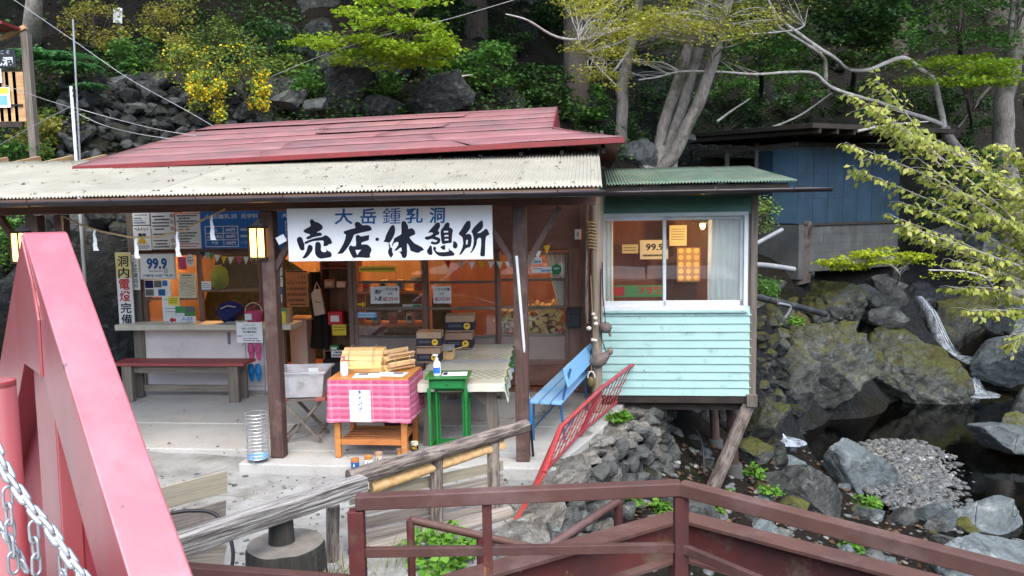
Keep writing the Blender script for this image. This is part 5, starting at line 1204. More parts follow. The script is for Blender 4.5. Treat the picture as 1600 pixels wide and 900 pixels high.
def ring(a, b, z): return [(-a, -b, z), (a, -b, z), (a, b, z), (-a, b, z)]
mb.add(ring(A0, B0, 0) + ring(A1, B1, H_) + ring(A1 + .02, B1 + .02, H_) + ring(A1 + .02, B1 + .02, H_ - .02), [(0, 3, 2, 1)] + [(i, (i + 1) % 4, 4 + (i + 1) % 4, 4 + i) for i in range(4)] + [(4 + i, 4 + (i + 1) % 4, 8 + (i + 1) % 4, 8 + i) for i in range(4)] + [(8 + i, 8 + (i + 1) % 4, 12 + (i + 1) % 4, 12 + i) for i in range(4)])
P_(t2, mb, 'tub', 'clear_plastic'); P_(t2, MB().box((-.1, -B0 + .06, .1), (.07, .05, .16)), 'white_carton', 'bottle', bevel=.006)
P_(t2, MB().box((.06, B0 - .04, .2), (.1, .004, .09), (.2, 0, 0)), 'label_card', 'paper'); P_(t2, MB().box((-.05, .02, .08), (.06, .08, .06), (0, .3, 0)), 'sprayer', 'black_cloth', bevel=.01)
# plaid-skirted table
ua, va = ug(528, 716); ub, vb = ug(636, 713); uc, vc = ug(645, 688)
tw, td = .70, .52; t = BT('camp_table', 'orange wood table with slatted shelf and pink plaid skirt', 'table', (ua + ub) / 2, va + td / 2, .003)
for x in (-1, 1):
    for y in (-1, 1): P_(t, MB().box((x * (tw / 2 - .03), y * (td / 2 - .03), .37), (.055, .055, .74)), 'leg', 'orange_wood', bevel=.004)
P_(t, MB().box((0, 0, .755), (tw + .06, td + .06, .025)), 'table_top', 'orange_wood', bevel=.004)
for y in (-.19, -.1, -.01, .08, .17): P_(t, MB().box((0, y, .15), (tw - .08, .05, .018)), 'shelf_slat', 'orange_wood', bevel=.003)
for y in (-1, 1): P_(t, MB().box((0, y * (td / 2 - .03), .15), (tw - .1, .03, .05)), 'rail', 'orange_wood')
def plaid():
    g = NG('pink_plaid'); v = g.n('TexCoord').outputs['Object']; s = g.n('SeparateXYZ', {0: v})
    h = g.math('ADD', s.outputs[0], s.outputs[1]); zc = s.outputs[2]
    def st(c, per, off, w): return g.math('LESS_THAN', g.math('FRACT', g.math('ADD', g.math('MULTIPLY', c, 1 / per), off)), w)
    col = g.mix(g.mr(g.noise(v, 60, 3), .4, .6), (.46, .085, .17), (.4, .07, .145))
    for c, per, off, w, cc, f in [(zc, .11, .2, .35, (.5, .14, .23), .7), (h, .1, .0, .3, (.5, .14, .23), .5), (zc, .11, .5, .04, (.72, .5, .55), .75), (zc, .11, .6, .04, (.72, .5, .55), .75), (h, .2, .3, .022, (.72, .5, .55), .5), (h, .2, .36, .015, (.72, .5, .55), .45), (zc, .11, .72, .03, (.6, .3, .38), .7), (zc, .055, .1, .1, (.55, .22, .31), .5)]:
        col = g.mix(g.math('MULTIPLY', st(c, per, off, w), f), col, cc)
    bn = g.n('Bump', {'Strength': .2, 'Distance': .004, 'Height': g.noise(v, 200, 2)})
    return g.surf(g.n('BsdfPrincipled', {'Base Color': col, 'Roughness': .9, 'Specular IOR Level': .15, 'Normal': bn.outputs[0]}))
m['plaid'] = plaid()
a_, b_ = tw / 2 + .037, td / 2 + .037; per = [(-a_, b_), (-a_, -b_), (a_, -b_), (a_, b_)]; ln = [2 * b_, 2 * a_, 2 * b_]
def skirt(s, q):
    d = s * sum(ln)
    for i in range(3):
        if d <= ln[i] or i == 2: f = min(1, d / ln[i]); break
        d -= ln[i]
    p = Vector(per[i]).lerp(Vector(per[i + 1]), f); nn = Vector(((-1, 0), (0, -1), (1, 0))[i])
    wv = (1 - q) ** .7 * (.026 * noise.noise(Vector((s * 11, q * .6, 3))) + .008 * math.sin(s * 47 + 2 * math.sin(s * 19)) + .012); bot = .36 + .012 * noise.noise(Vector((s * 8, 0, 5)))
    return (p.x + nn.x * wv, p.y + nn.y * wv, bot + (.757 - bot) * q)
mb = MB(); mb.grid(skirt, 90, 10); o = P_(t, mb, 'plaid_skirt', 'plaid', smooth=70)
tz_ = .771; tu, tv = (ua + ub) / 2, va + td / 2
b = BT('camp_banner', 'white paper banner lettered in blue hanging on the plaid skirt', 'sign', tu - .07, va - .06, .5)
P_(b, MB().box((0, 0, .02), (.2, .002, .3)), 'paper', 'paper')
mb = MB()
for c, zz in zip('キャンプ', (.13, .075, .03, -.03)): txt(mb, c, .0, zz + .02, .042 if c != 'ャ' else .03, -.003, bold=.03)
P_(b, mb, 'lettering', 'ink_blue')
for i, (x, y, w2, d2, rz, lab) in enumerate([(-.04, -.14, .26, .2, .1, 'white leaflet with dark print on the plaid table'), (.18, -.1, .28, .19, -.08, 'plain white leaflet beside the printed one on the plaid table')]):
    o = BT('leaflet', lab, 'leaflet', tu + x, tv + y, tz_ + .001 + i * .003, rz); P_(o, MB().box((0, 0, 0), (w2, d2, .002)), 'sheet', 'paper')
    P_(o, MB().box((-.05 + .1 * i, .05, .0015), (w2 * .35, d2 * .3, .001)), 'print', 'navy')
def pump(u, v, z, label, tint, h=.17):
    t = BT('pump_bottle', label, 'bottle', u, v, z)
    P_(t, MB().lathe([(.034, 0), (.037, .01), (.037, h * .55), (.03, h * .68), (.013, h * .76), (.013, h * .82)], n=18), 'bottle', 'bottle', smooth=50)
    P_(t, MB().lathe([(.015, h * .8), (.015, h * .88), (.006, h * .89), (.006, h)], n=12), 'pump_neck', tint, smooth=40)
    P_(t, MB().box((-.012, -.006, h + .006), (.05, .022, .014), (0, .1, .3)), 'pump_head', tint, bevel=.004)
    mb = MB(); mb.grid(lambda a, b: (.0375 * math.sin((a - .5) * 2), -.0375 * math.cos((a - .5) * 2), h * (.12 + .3 * b)), 8, 1); P_(t, mb, 'label_print', 'sign_blue' if tint == 'bottle' else 'paper', smooth=60)
pump(tu - .27, tv - .13, tz_, 'hand-gel bottle with pinkish pump on the plaid table', 'pink')
# firewood bundles
def split_log(r, ln, ang, rr):
    mb = MB(); k = 5; prof = [(0, 0)] + [(r * math.cos(q) * rr.uniform(.85, 1.05), r * math.sin(q) * rr.uniform(.85, 1.05)) for q in np.linspace(-ang / 2, ang / 2, k)]
    n = len(prof); vs = []
    for i in range(4):
        x = -ln / 2 + ln * i / 3; j = rr.uniform(-.05, .05)
        vs += [(x, p * (1 + j), q * (1 + j) + rr.uniform(-.002, .002)) for p, q in prof]
    fs = [tuple(range(n)), tuple(range(4 * n - 1, 3 * n - 1, -1))]
    for i in range(3):
        for j in range(n): fs.append((i * n + j, i * n + (j + 1) % n, (i + 1) * n + (j + 1) % n, (i + 1) * n + j))
    return mb.add(vs, fs).mesh('split_log', m['firewood'])
rr = random.Random(21); LOGS = [split_log(rr.uniform(.045, .07), .36, rr.uniform(.9, 1.9), rr) for _ in range(6)]
def bundle(loc, rot, R_, ln, label, n_r=2, group=None, squash=1.0):
    t = T('firewood_bundle', label, 'firewood', loc, rot, group); s = ln / .36
    spots = [(0, 0)]
    for rg in range(1, n_r + 1):
        k = rg * 6
        for i in range(k): a = 2 * math.pi * (i + rr.uniform(-.2, .2)) / k; spots.append((math.cos(a) * R_ * rg / (n_r + .1), math.sin(a) * R_ * rg / (n_r + .1)))
    for y, z in spots:
        o = link('split_log', rr.choice(LOGS), t); o.location = (rr.uniform(-.01, .01), y, (z + R_ * 1.02) * squash); o.rotation_euler = (rr.uniform(0, 6.28), rr.uniform(-.03, .03), rr.uniform(-.03, .03)); o.scale = (s, R_ / n_r / .055, R_ / n_r / .055)
    for x in (-.3, .3):
        mb = MB(); mb.tube([(x * ln, math.cos(q) * R_ * 1.16, (R_ * 1.02 + math.sin(q) * R_ * 1.14) * squash) for q in np.linspace(0, 6.28, 25)[:-1]], .003, 4, closed=True); mb.build('wire_tie', m['wire'], t)
bundle(L(tu - .14, tv + .11, tz_), -YAW, .115, .40, 'split firewood bundle lying across the plaid table', 2)
bundle(L(tu + .17, tv + .15, tz_), -YAW + .9, .085, .3, 'smaller firewood bundle beside the large one on the plaid table', 2)
# bundles seen end-on behind the sliding door with the green disc
for i, (px, py, r_, lab) in enumerate([(795, 499, .13, 'firewood bundle end-on beside the front post, behind glass'), (826, 499, .2, 'big round firewood bundle between two others behind glass'), (866, 499, .21, 'big firewood bundle under the tied curtain behind glass')]):
    v = VF + .26; u, zc = on_v(px, py, v); bundle(L(u, v, zc - r_), -YAW + math.pi / 2, r_, .4, lab, 3)
u0, u1_, z0, z1 = fr(778, 526, 888, 530, VF + .32); 
t = BT('wood_shelf', 'shelf board carrying firewood behind the sliding door with the green disc', 'shelf', (u0 + u1_) / 2, VF + .32, zc - .24)
P_(t, MB().box((0, 0, 0), (1.2, .42, .03)), 'board', 'wall_wood'); 
for x in (-.5, .5): P_(t, MB().bx(x - .03, x + .03, -.15, .15, -(zc - .24) + zf, -.015), 'leg', 'wall_wood_z')
# green nest of tables
ua, va = ug(669, 711); ub, vb = ug(728, 711)
t = BT('nest_table', 'glossy green side table with turned legs and small drawer', 'table', (ua + ub) / 2 + .01, va + .15, .003, .05); gw, gd_ = .37, .28; gh = .74
P_(t, MB().box((0, 0, gh), (gw + .05, gd_ + .06, .02)), 'table_top', 'green', bevel=.006)
P_(t, MB().box((0, 0, gh - .06), (gw - .02, gd_ - .02, .1)), 'drawer_case', 'green', bevel=.003)
P_(t, MB().box((0, -gd_ / 2 + .005, gh - .062), (gw - .08, .012, .07)), 'drawer_front', 'green', bevel=.003); P_(t, MB().lathe([(.006, 0), (.012, .01), (.01, .02)], n=10), 'knob', 'green', loc=(0, -gd_ / 2 - .005, gh - .068))
prof = [(.014, 0), (.018, .02), (.014, .05), (.015, .35), (.019, .42), (.012, .44), (.02, .47), (.012, .5), (.019, .53), (.02, .6), (.016, gh - .1)]
leg_me = MB().lathe(prof, n=12).mesh('leg', m['green'], 50)
for x in (-1, 1):
    for y in (-1, 1):
        o = link('leg', leg_me, t); o.location = (x * (gw / 2 - .01), y * (gd_ / 2 - .01), 0)
for y in (1,): P_(t, MB().box((0, gd_ / 2 - .01, .06), (gw - .05, .02, .03)), 'stretcher', 'green')
for x in (-1, 1): P_(t, MB().box((x * (gw / 2 - .01), 0, .06), (.02, gd_ - .04, .03)), 'stretcher', 'green')
P_(t, MB().box((0, 0.02, .04), (gw - .06, gd_ - .06, .02)), 'bottom_shelf', 'green')
t = BT('nest_table', 'smaller green table tucked under the drawer table', 'table', (ua + ub) / 2 + .02, va + .19, .003, .05); s_ = .78
P_(t, MB().box((0, 0, gh * .82), (gw * s_, gd_ * s_, .016)), 'table_top', 'green', bevel=.005)
for x in (-1, 1):
    for y in (-1, 1):
        o = link('leg', leg_me, t); o.location = (x * (gw * s_ / 2 - .015), y * (gd_ * s_ / 2 - .015), 0.055); o.scale = (.85, .85, .84)
nu, nv = (ua + ub) / 2 + .01, va + .15
pump(nu - .1, nv - .06, gh + .014, 'white sanitiser pump bottle on the green side table', 'bottle', .19)
o = BT('leaflet', 'white leaflet on the green side table', 'leaflet', nu + .06, nv, gh + .015, .1); P_(o, MB().box((0, 0, 0), (.24, .17, .003)), 'sheet', 'paper'); P_(o, MB().box((-.09, .0, .002), (.04, .12, .001)), 'print', 'navy')
# big trestle table with patterned oilcloth
TH = .655
c0, c1 = on_z(652, 594, TH), on_z(788, 598, TH); d1 = on_z(803, 537, TH); tl = (d1 - c1).length; ang = math.atan2(d1.x - c1.x, d1.y - c1.y)
W_ = (c1 - c0).length; cc = c1 + Vector((math.sin(ang), math.cos(ang), 0)) * tl / 2 - Vector((math.cos(ang), -math.sin(ang), 0)) * W_ / 2
t = T('trestle_table', 'long grey trestle table running back to the sliding doors', 'table', (cc.x, cc.y, .008), -ang)
P_(t, MB().box((0, 0, .62), (W_ - .04, tl - .05, .04)), 'table_top', 'grey_wood_x')
for y in (-tl / 2 + .14, tl / 2 - .2):
    for x in (-1, 1):
        P_(t, MB().box((x * (W_ / 2 - .13), y, .295), (.11, .07, .6), (0, x * -.06, 0)), 'leg', 'grey_wood', bevel=.005)
        P_(t, MB().slab([(x * (W_ / 2 - .17), y - .02, .55), (x * (W_ / 2 - .36), y - .02, .55), (x * (W_ / 2 - .16), y - .02, .35)], (0, .04, 0)), 'knee_brace', 'grey_wood')
    P_(t, MB().box((0, y, .56), (W_ - .2, .06, .08)), 'cross_beam', 'grey_wood_x', bevel=.004)
def oilcloth():
    g = NG('patterned_oilcloth'); v = g.n('TexCoord').outputs['Object']; s = g.n('SeparateXYZ', {0: v})
    hz_ = g.math('ADD', s.outputs[0], s.outputs[2]); y_ = s.outputs[1]
    col = g.mix(g.mr(g.noise(v, 4, 4), .4, .6), (.6, .61, .5), (.55, .53, .42))
    def st(c, per, w): return g.math('LESS_THAN', g.math('FRACT', g.math('MULTIPLY', c, 1 / per)), w)
    a = g.math('ADD', hz_, g.math('MULTIPLY', y_, .6)); b = g.math('SUBTRACT', hz_, g.math('MULTIPLY', y_, .6))
    zone = g.mr(g.math('PINGPONG', g.math('ADD', y_, .25), .45), .2, .24)
    f = g.math('MAXIMUM', st(a, .09, .13), st(b, .09, .13))
    col = g.mix(g.math('MULTIPLY', f, zone), col, (.08, .16, .05))
    band = g.math('MULTIPLY', g.math('LESS_THAN', g.math('PINGPONG', g.math('ADD', y_, .0), .62), .1), .8)
    col = g.mix(band, col, g.mix(g.mr(g.noise(v, 6, 5), .4, .6), (.3, .42, .5), (.5, .53, .5)))
    return g.surf(g.n('BsdfPrincipled', {'Base Color': col, 'Roughness': .3, 'Specular IOR Level': .5}))
m['oilcloth'] = oilcloth(); m['cloth_edge'] = pm('green_cloth_edge', (.03, .17, .03), (.015, .09, .02), 5, rough=.4)
cl = T('tablecloth', 'white and green patterned oilcloth over the trestle table', 'tablecloth', (cc.x, cc.y, .008 + .642), -ang)
def drape(a, b):
    ov = .12; x = (a - .5) * (W_ + 2 * ov); y = (b - .5) * (tl + 2 * ov * .7); z = .003
    ex = max(0, abs(x) - W_ / 2); ey = max(0, abs(y) - tl / 2)
    z -= (ex + ey) * .96; sx = math.copysign(min(abs(x), W_ / 2 + ex * .25 + .004), x); sy = math.copysign(min(abs(y), tl / 2 + ey * .2 + .004), y)
    return (sx + .012 * math.sin(b * 40) * (ex > 0), sy + .008 * math.sin(a * 30) * (ey > 0), z)
mb = MB(); mb.grid(drape, 60, 90); P_(cl, mb, 'cloth', 'oilcloth', smooth=60)
mb = MB(); mb.grid(lambda a, b: (W_ / 2 + .006 + .03 * b + .012 * math.sin(a * 40), (a - .5) * (tl + .1), .002 - .13 * b - .012 * noise.noise(Vector((a * 9, 0, 0)))), 60, 3); P_(cl, mb, 'cloth_border', 'cloth_edge', smooth=60)
# shipping boxes
def carton(px, py, wpx, z, label, h, rz):
    p = on_z(px, py, z); d = p.y; w2 = wpx * d / F; t = T('carton', label, 'box', p + Vector((0, w2 * .4, 0)), rz)
    dd = w2 * .8
    P_(t, MB().box((0, 0, h / 2), (w2, dd, h - .004)), 'box_body', 'card', bevel=.004)
    P_(t, MB().box((0, 0, h * .34), (w2 + .004, dd + .004, h * .5)), 'printed_band', 'cardband')
    P_(t, MB().box((0, 0, h - .001), (.05, dd + .002, .003)), 'tape', 'orange_wood')
    mb = MB(); mb.slab([(w2 * .25 + math.cos(q) * h * .2, -dd / 2 - .004, h * .34 + math.sin(q) * h * .2) for q in np.linspace(0, 6.28, 21)[:-1]], (0, .001, 0)); P_(t, mb, 'round_logo', 'yellow')
    mb = MB(); txt(mb, '♨', w2 * .25, h * .34, h * .2, -dd / 2 - .0055, bold=.03); P_(t, mb, 'logo_print', 'cardband')
    for i in range(2): P_(t, MB().add([(-w2 * .4, -dd / 2 - .0035, h * (.3 + i * .1)), (w2 * .05, -dd / 2 - .0035, h * (.3 + i * .1)), (w2 * .05, -dd / 2 - .0035, h * (.34 + i * .1)), (-w2 * .4, -dd / 2 - .0035, h * (.34 + i * .1))], [(0, 1, 2, 3)]), 'print_line', 'ink_grey')
    return h
zt = .66
carton(718, 546, 43, zt, 'brown carton with dark band under the tall stack by the doors', .2, -.06); carton(719, 518.5, 45, zt + .205, 'brown carton with yellow logo on top of the tall stack', .2, -.02)
carton(671, 567, 37, zt, 'brown carton at the bottom of the short stack beside the tray', .17, -.1); carton(671, 543, 39, zt + .175, 'brown carton on top of the short stack beside the tray', .17, -.06)
# tray of skewers
p = on_z(691, 560, zt); t = T('wooden_tray', 'small wooden tray of skewers and tongs on the oilcloth', 'tray', p, -.1)
P_(t, MB().box((0, 0, .006), (.26, .16, .012)), 'tray_floor', 'firewood')
for q in ((0, -.08, .26, .01), (0, .08, .26, .01), (-.13, 0, .01, .16), (.13, 0, .01, .16)): P_(t, MB().box((q[0], q[1], .045), (q[2], q[3], .085)), 'tray_side', 'firewood')
for i in range(4): P_(t, MB().cyl((-.1 + i * .03, -.03 + i * .02, .05), (.12 + i * .05, .02 - i * .01, .1 + .015 * i), .005, n=6), 'skewer', 'firewood')
P_(t, MB().cyl((.0, .02, .02), (.01, .03, .21), .006, n=6), 'handle', 'firewood')
P_(t, MB().box((.06, .03, .12), (.14, .08, .06)), 'plastic_case', 'clear_plastic')
# dark crate under tables
u, v = ug(622, 690); t = BT('dark_crate', 'dark brown crate standing on the floor behind the plaid table', 'crate', u, v + .1, .005)
for zz in (.05, .15): P_(t, MB().box((0, -.1, zz), (.26, .012, .08)), 'slat', 'post'); P_(t, MB().box((0, .1, zz), (.26, .012, .08)), 'slat', 'post'); P_(t, MB().box((-.13, 0, zz), (.012, .2, .08)), 'slat', 'post'); P_(t, MB().box((.13, 0, zz), (.012, .2, .08)), 'slat', 'post')
P_(t, MB().box((0, 0, .01), (.25, .19, .012)), 'base', 'post')
# painted cans along the patio edge
for i, (px, py, c1, c2, lab) in enumerate([(555, 731, 'orange_wood', 'ink_blue', 'can painted blue with orange rim on the patio edge'), (576, 727, 'orange_wood', 'paper', 'can painted white with orange rim on the patio edge'), (592, 721, 'card', 'canvas', 'can painted pinkish brown on the patio edge'), (626, 712, 'card', 'orange_wood', 'can painted brown near the table leg'), (648, 704, 'cream_paper', 'ink', 'black can with yellow letters near the table leg')]):
    u, v = ug(px, py); t = BT('painted_can', lab, 'can', u, v, .003); h = .085
    P_(t, MB().lathe([(.036, 0), (.037, .004), (.037, h * .68)], n=20), 'can_body', c2, smooth=50); P_(t, MB().lathe([(.0375, h * .66), (.038, h), (.034, h), (.033, h - .01)], n=20), 'rim', c1, smooth=50)
    mb = MB(); txt(mb, 'OC' if c2 == 'ink' else '♪', 0, h * .4, .03, 0, bold=.05); mb.v = [(x, -math.sqrt(max(0, .0378 ** 2 - x * x)) - .001, z) for x, y, z in mb.v]; P_(t, mb, 'painted_mark', 'yellow' if c2 in ('ink', 'orange_wood') else ('paper' if c2 == 'ink_blue' else 'ink_blue'))
# blue slatted bench
a = on_z(828, 629, .42); b_ = on_z(879, 580, .42); dv = (b_ - a); ln = dv.length; ang = math.atan2(dv.x, dv.y)
t = T('bench', 'light blue slatted bench with backrest at the patio edge', 'bench', ((a.x + b_.x) / 2 + .15 * math.cos(ang), (a.y + b_.y) / 2 - .15 * math.sin(ang), .006), -ang)
for i in range(3): P_(t, MB().box((-.115 + i * .115, 0, .415), (.1, ln, .025)), 'seat_slat', 'bench_blue', bevel=.004)
P_(t, MB().box((.2, .03, .66), (.022, ln - .06, .19), (0, -.25, 0)), 'backrest', 'bench_blue', bevel=.004)
for y in (-ln / 2 + .12, ln / 2 - .15):
    P_(t, MB().tube([(-.15, y, 0), (-.14, y, .4), (.15, y, .4), (.17, y, .5), (.235, y, .74)], .013, 8), 'frame', 'blue_frame'); P_(t, MB().tube([(.17, y, 0), (.13, y, .4)], .013, 8), 'leg', 'blue_frame')
P_(t, MB().cyl((.17, -ln / 2 + .12, .12), (.17, ln / 2 - .15, .12), .01, n=8), 'stretcher', 'blue_frame')
P_(t, MB().cyl((-.15, -ln / 2 + .12, .12), (-.15, ln / 2 - .15, .12), .01, n=8), 'stretcher', 'blue_frame')
# pole leaning on the post
a = at(833, 708, 7.2); a.z = .01; b_ = at(807, 400, 6.93)
t = T('leaning_pole', 'long white pole with blue grip leaning on the front post', 'pole', a); d_ = b_ - a
P_(t, MB().cyl(d_ * .3, d_, .013, n=10), 'shaft', 'alu'); P_(t, MB().cyl(d_ * .17, d_ * .3, .02, .016, n=10), 'grip', 'blue_plastic'); P_(t, MB().cyl(d_ * .0, d_ * .17, .012, n=10), 'tip', 'black_rubber')
# old round post with hanging pots and shells
u, v = on_v(935, 450, 1.75)[0], 1.75; top = L(u, v, gz0 - .13); bot = L(u - .03, v, .02)
op = T('old_post', 'old pale round post wound with cords beside the cabin window', 'post', bot)
o = logz('trunk', (0, 0, 0), top - bot, .06, .066, m['pale_post'], op, wob=.05, seed=8)
logz('brace', Vector((-.1, .05, 1.0)), Vector((-.08, .05, 2.35)), .022, .02, m['bark_log'], op, wob=.06, seed=9)
for i in range(9): P_(op, MB().tube([(math.cos(q) * .066 - .02, math.sin(q) * .066, 1.85 + .035 * i + .01 * math.sin(q * 2)) for q in np.linspace(0, 6.28, 17)[:-1]], .007, 5, closed=True), 'wound_cord', 'rope')
def hang(px, py, dv_=0.0): uu, zz = on_v(px, py, v - .09 + dv_); return L(uu, v - .09 + dv_, zz)
hk = hang(941, 410)
t = T('hanging_pot', 'round grey stoneware pot hung by black cord beside the cabin wall', 'pot', hang(946, 512)); c = Vector(t.location)
P_(t, MB().lathe([(.02, -.06), (.055, -.045), (.075, 0), (.06, .04), (.03, .06)], n=18), 'pot_body', 'clay', smooth=60); P_(t, MB().cyl((.04, 0, -.03), (.055, -.01, -.1), .022, .012, n=10), 'spout', 'clay', smooth=50)
P_(t, MB().tube([(0, 0, .055), hang(942, 460) - c, hk - c], .006, 6), 'cord', 'black_rubber')
t = T('hanging_bird', 'grey bird-shaped float hung on a black cord', 'ornament', hang(937, 563)); c = Vector(t.location)
P_(t, MB().tube([(-.11, 0, -.03), (-.09, 0, -.02), (-.03, 0, -.01), (.03, 0, .015), (.08, 0, .06), (.1, 0, .09)], [.015, .045, .075, .07, .04, .025], 14), 'body', 'clay', smooth=60)
P_(t, MB().lathe([(.005, -.045), (.03, -.03), (.036, 0), (.025, .035), (.006, .045)], c=(.115, 0, .1), n=14), 'head', 'clay', smooth=60)
P_(t, MB().tube([(.08, 0, .07), hang(940, 530) - c, hang(938, 490) - c, hang(939, 420) - c], .006, 6), 'cord', 'black_rubber')
t = T('shell_string', 'string of white shells hung on the old post', 'ornament', hang(927, 510)); c = Vector(t.location)
for q, (px, py, r_) in enumerate([(927, 491, .027), (930, 497, .027), (931, 506, .03), (920, 513, .032), (926, 531, .025), (930, 532, .022)]):
    P_(t, MB().lathe([(.003, -r_ * .8), (r_ * .75, -r_ * .5), (r_, 0), (r_ * .7, r_ * .55), (.003, r_ * .8)], c=hang(px, py, -.02) - c, n=12), 'shell', 'shell', smooth=60)
P_(t, MB().tube([hang(923, 430) - c, hang(925, 480) - c, hang(927, 510) - c, hang(928, 535) - c, hang(935, 550) - c], .005, 5), 'string', 'rope')
t = T('hanging_jar', 'small olive brown jar with a loop handle hung low on the post', 'jar', hang(924, 596, -.03))
P_(t, MB().lathe([(.02, -.055), (.045, -.04), (.05, 0), (.04, .035), (.036, .045), (.03, .03)], n=16), 'jar_body', 'brown_pot', smooth=60)
P_(t, MB().tube([(math.cos(q) * .04, 0, .04 + math.sin(q) * .075) for q in np.linspace(0, 3.14, 10)], .008, 6), 'handle', 'shell')
P_(t, MB().tube([(0, 0, .11), (.0, .02, .3)], .003, 5), 'string', 'rope')
u0, u1_, z0, z1 = fr(887, 483, 908, 510, VF - .08); t = BT('mailbox', 'dark grey letter box on the door post', 'letter box', (u0 + u1_) / 2, VF - .1, z0); P_(t, MB().box((0, 0, (z1 - z0) / 2), (u1_ - u0, .09, z1 - z0)), 'box', 'black_pipe', bevel=.008); P_(t, MB().box((0, -.047, (z1 - z0) * .75), ((u1_ - u0) * .8, .006, .02)), 'slot', 'black_rubber'); P_(t, MB().box((0, -.01, (z1 - z0) + .01), (u1_ - u0 + .02, .12, .015), (.12, 0, 0)), 'lid', 'black_pipe')
u0, u1_, z0, z1 = fr(898, 358, 908, 374, VF - .05); t = BT('switch_box', 'small white switch box on the brown plywood panel', 'switch', (u0 + u1_) / 2, VF - .06, (z0 + z1) / 2); P_(t, MB().box((0, 0, 0), (u1_ - u0, .05, z1 - z0)), 'case', 'bottle', bevel=.006); P_(t, MB().box((0, -.027, .0), (.03, .01, .05)), 'toggle', 'canvas', bevel=.003)
# things in the shop window and doorway
def lump(name, px, py, wpx, hpx, v, mat, label, cat, seed):
    u, z = on_v(px, py, v); k = (7.05 + v) / F * 1.0; t = BT(name, label, cat, u, v, z - hpx * k / 2)
    me = rock_mesh('body', seed, 3, m[mat], 4, .12); o = link('body', me, t); o.scale = (wpx * k / 2, .1, hpx * k / 2); o.location = (0, 0, hpx * k / 2); return t, k
lump('cloth_bag', 343, 435, 28, 42, VF + .18, 'olive', 'lime green cloth bag hanging inside the shop window', 'bag', 301)
t, k_ = lump('knapsack', 362, 488, 46, 36, VF - .12, 'navy', 'navy blue cloth bag lying on the counter', 'bag', 302); P_(t, MB().tube([(-.1, -.09, .2), (0, -.11, .24), (.1, -.09, .22)], .008, 6), 'strap', 'canvas')
u, z = on_v(397, 503, VF - .12); t = BT('basket', 'pink woven basket of oddments on the counter', 'basket', u, VF - .12, z)
mb = MB(); mb.lathe([(.08, 0), (.11, .08), (.12, .14), (.115, .14), (.1, .08), (.07, .01)], n=22); P_(t, mb, 'basket_wall', 'pink', smooth=50)
P_(t, MB().tube([(math.cos(q) * .115, 0, .13 + math.sin(q) * .12) for q in np.linspace(0, 3.14, 12)], .007, 6), 'handle', 'canvas'); P_(t, MB().tube([(-.09, 0, .16), (.02, -.03, .2), (.1, .03, .3)], .006, 6), 'stick', 'pink'); P_(t, MB().box((-.02, -.122, .08), (.09, .004, .08)), 'price_tag', 'paper')
u, z = on_v(368, 504, VF - .25); t = BT('leaflet_pile', 'blue and white leaflets fanned on the counter', 'leaflets', u, VF - .22, z + .001)
for i, (x, rz, mt) in enumerate(((-.05, .2, 'paper'), (.03, -.2, 'sign_blue'), (.06, .1, 'paper'))): P_(t, MB().box((x, .01 * i, .002 + .004 * i), (.16, .1, .003), (0, 0, rz)), 'leaflet', mt)
# shelf unit inside the doorway
va_ = 3.3; ua, z_ = on_v(503, 470, va_); ub = on_v(548, 470, va_)[0]
t = BT('shelf_unit', 'wooden shelf unit inside the open doorway', 'shelf', (ua + ub) / 2, va_ + .15, zf); ww = ub - ua
zs = [on_v(525, yy, va_)[1] - zf for yy in (418, 449, 507, 547, 590)]
for x in (-ww / 2, ww / 2): P_(t, MB().bx(x - .012, x + .012, -.15, .15, 0, 1.95), 'side', 'wall_wood_z')
for zz in zs: P_(t, MB().bx(-ww / 2, ww / 2, -.15, .15, zz - .02, zz), 'shelf', 'wall_wood')
P_(t, MB().bx(-ww / 2, ww / 2, .14, .15, 0, 1.95), 'back', 'inner_wood')
def good(name, dx, zi, w2, h2, mat, lab, cat, extra=None):
    g = BT(name, lab, cat, (ua + ub) / 2 + dx, va_ + .05, zf + zs[zi]); P_(g, MB().box((0, 0, h2 / 2), (w2, .16, h2)), 'body', mat, bevel=.008)
    if extra: P_(g, MB().box((0, -.083, h2 * .5), (w2 * .6, .004, h2 * .5)), 'label_print', extra)
    P_(g, MB().box((0, 0, h2 + .004), (w2 * .96, .15, .008)), 'lid', mat)
good('tin_box', -.08, 1, .14, .1, 'card', 'small brown box on the upper shelf in the doorway', 'box', 'canvas'); good('tin_box', .08, 1, .12, .07, 'canvas', 'pale box on the upper shelf in the doorway', 'box')
good('red_tin', -.02, 2, .2, .17, 'ink_red', 'red and white round-print tin on the middle shelf', 'tin', 'paper'); good('green_box', -.05, 3, .0 + .13, .06, 'green_print', 'flat green box on the lower shelf', 'box', 'paper')
g = BT('microwave', 'dark microwave oven on the bottom shelf of the doorway', 'oven', (ua + ub) / 2, va_ + .02, zf + zs[4]); P_(g, MB().box((0, 0, .14), (ww - .05, .3, .27)), 'case', 'black_cloth', bevel=.006); P_(g, MB().box((-.02, -.152, .14), (ww - .12, .006, .2)), 'door', 'black_pipe'); P_(g, MB().box((ww / 2 - .06, -.16, .14), (.012, .02, .2)), 'handle', 'wire')
S, P, k = sign('yellow_note', 'bright yellow paper note on the shelf edge in the doorway', 'note', 519, 507, 541, 524, va_ - .02, 'cyellow', .003); marks(S, P, k, [(521, 539, 511, 1.2), (521, 538, 515.5, 1.2)], 'ink')
S, P, k = sign('shelf_note', 'white paper note low on the shelf unit in the doorway', 'note', 517.5, 547, 546, 558.5, va_ - .02, 'paper', .003); marks(S, P, k, [(523, 543, 550.5, 2), (520, 544, 555, 2)], 'ink')
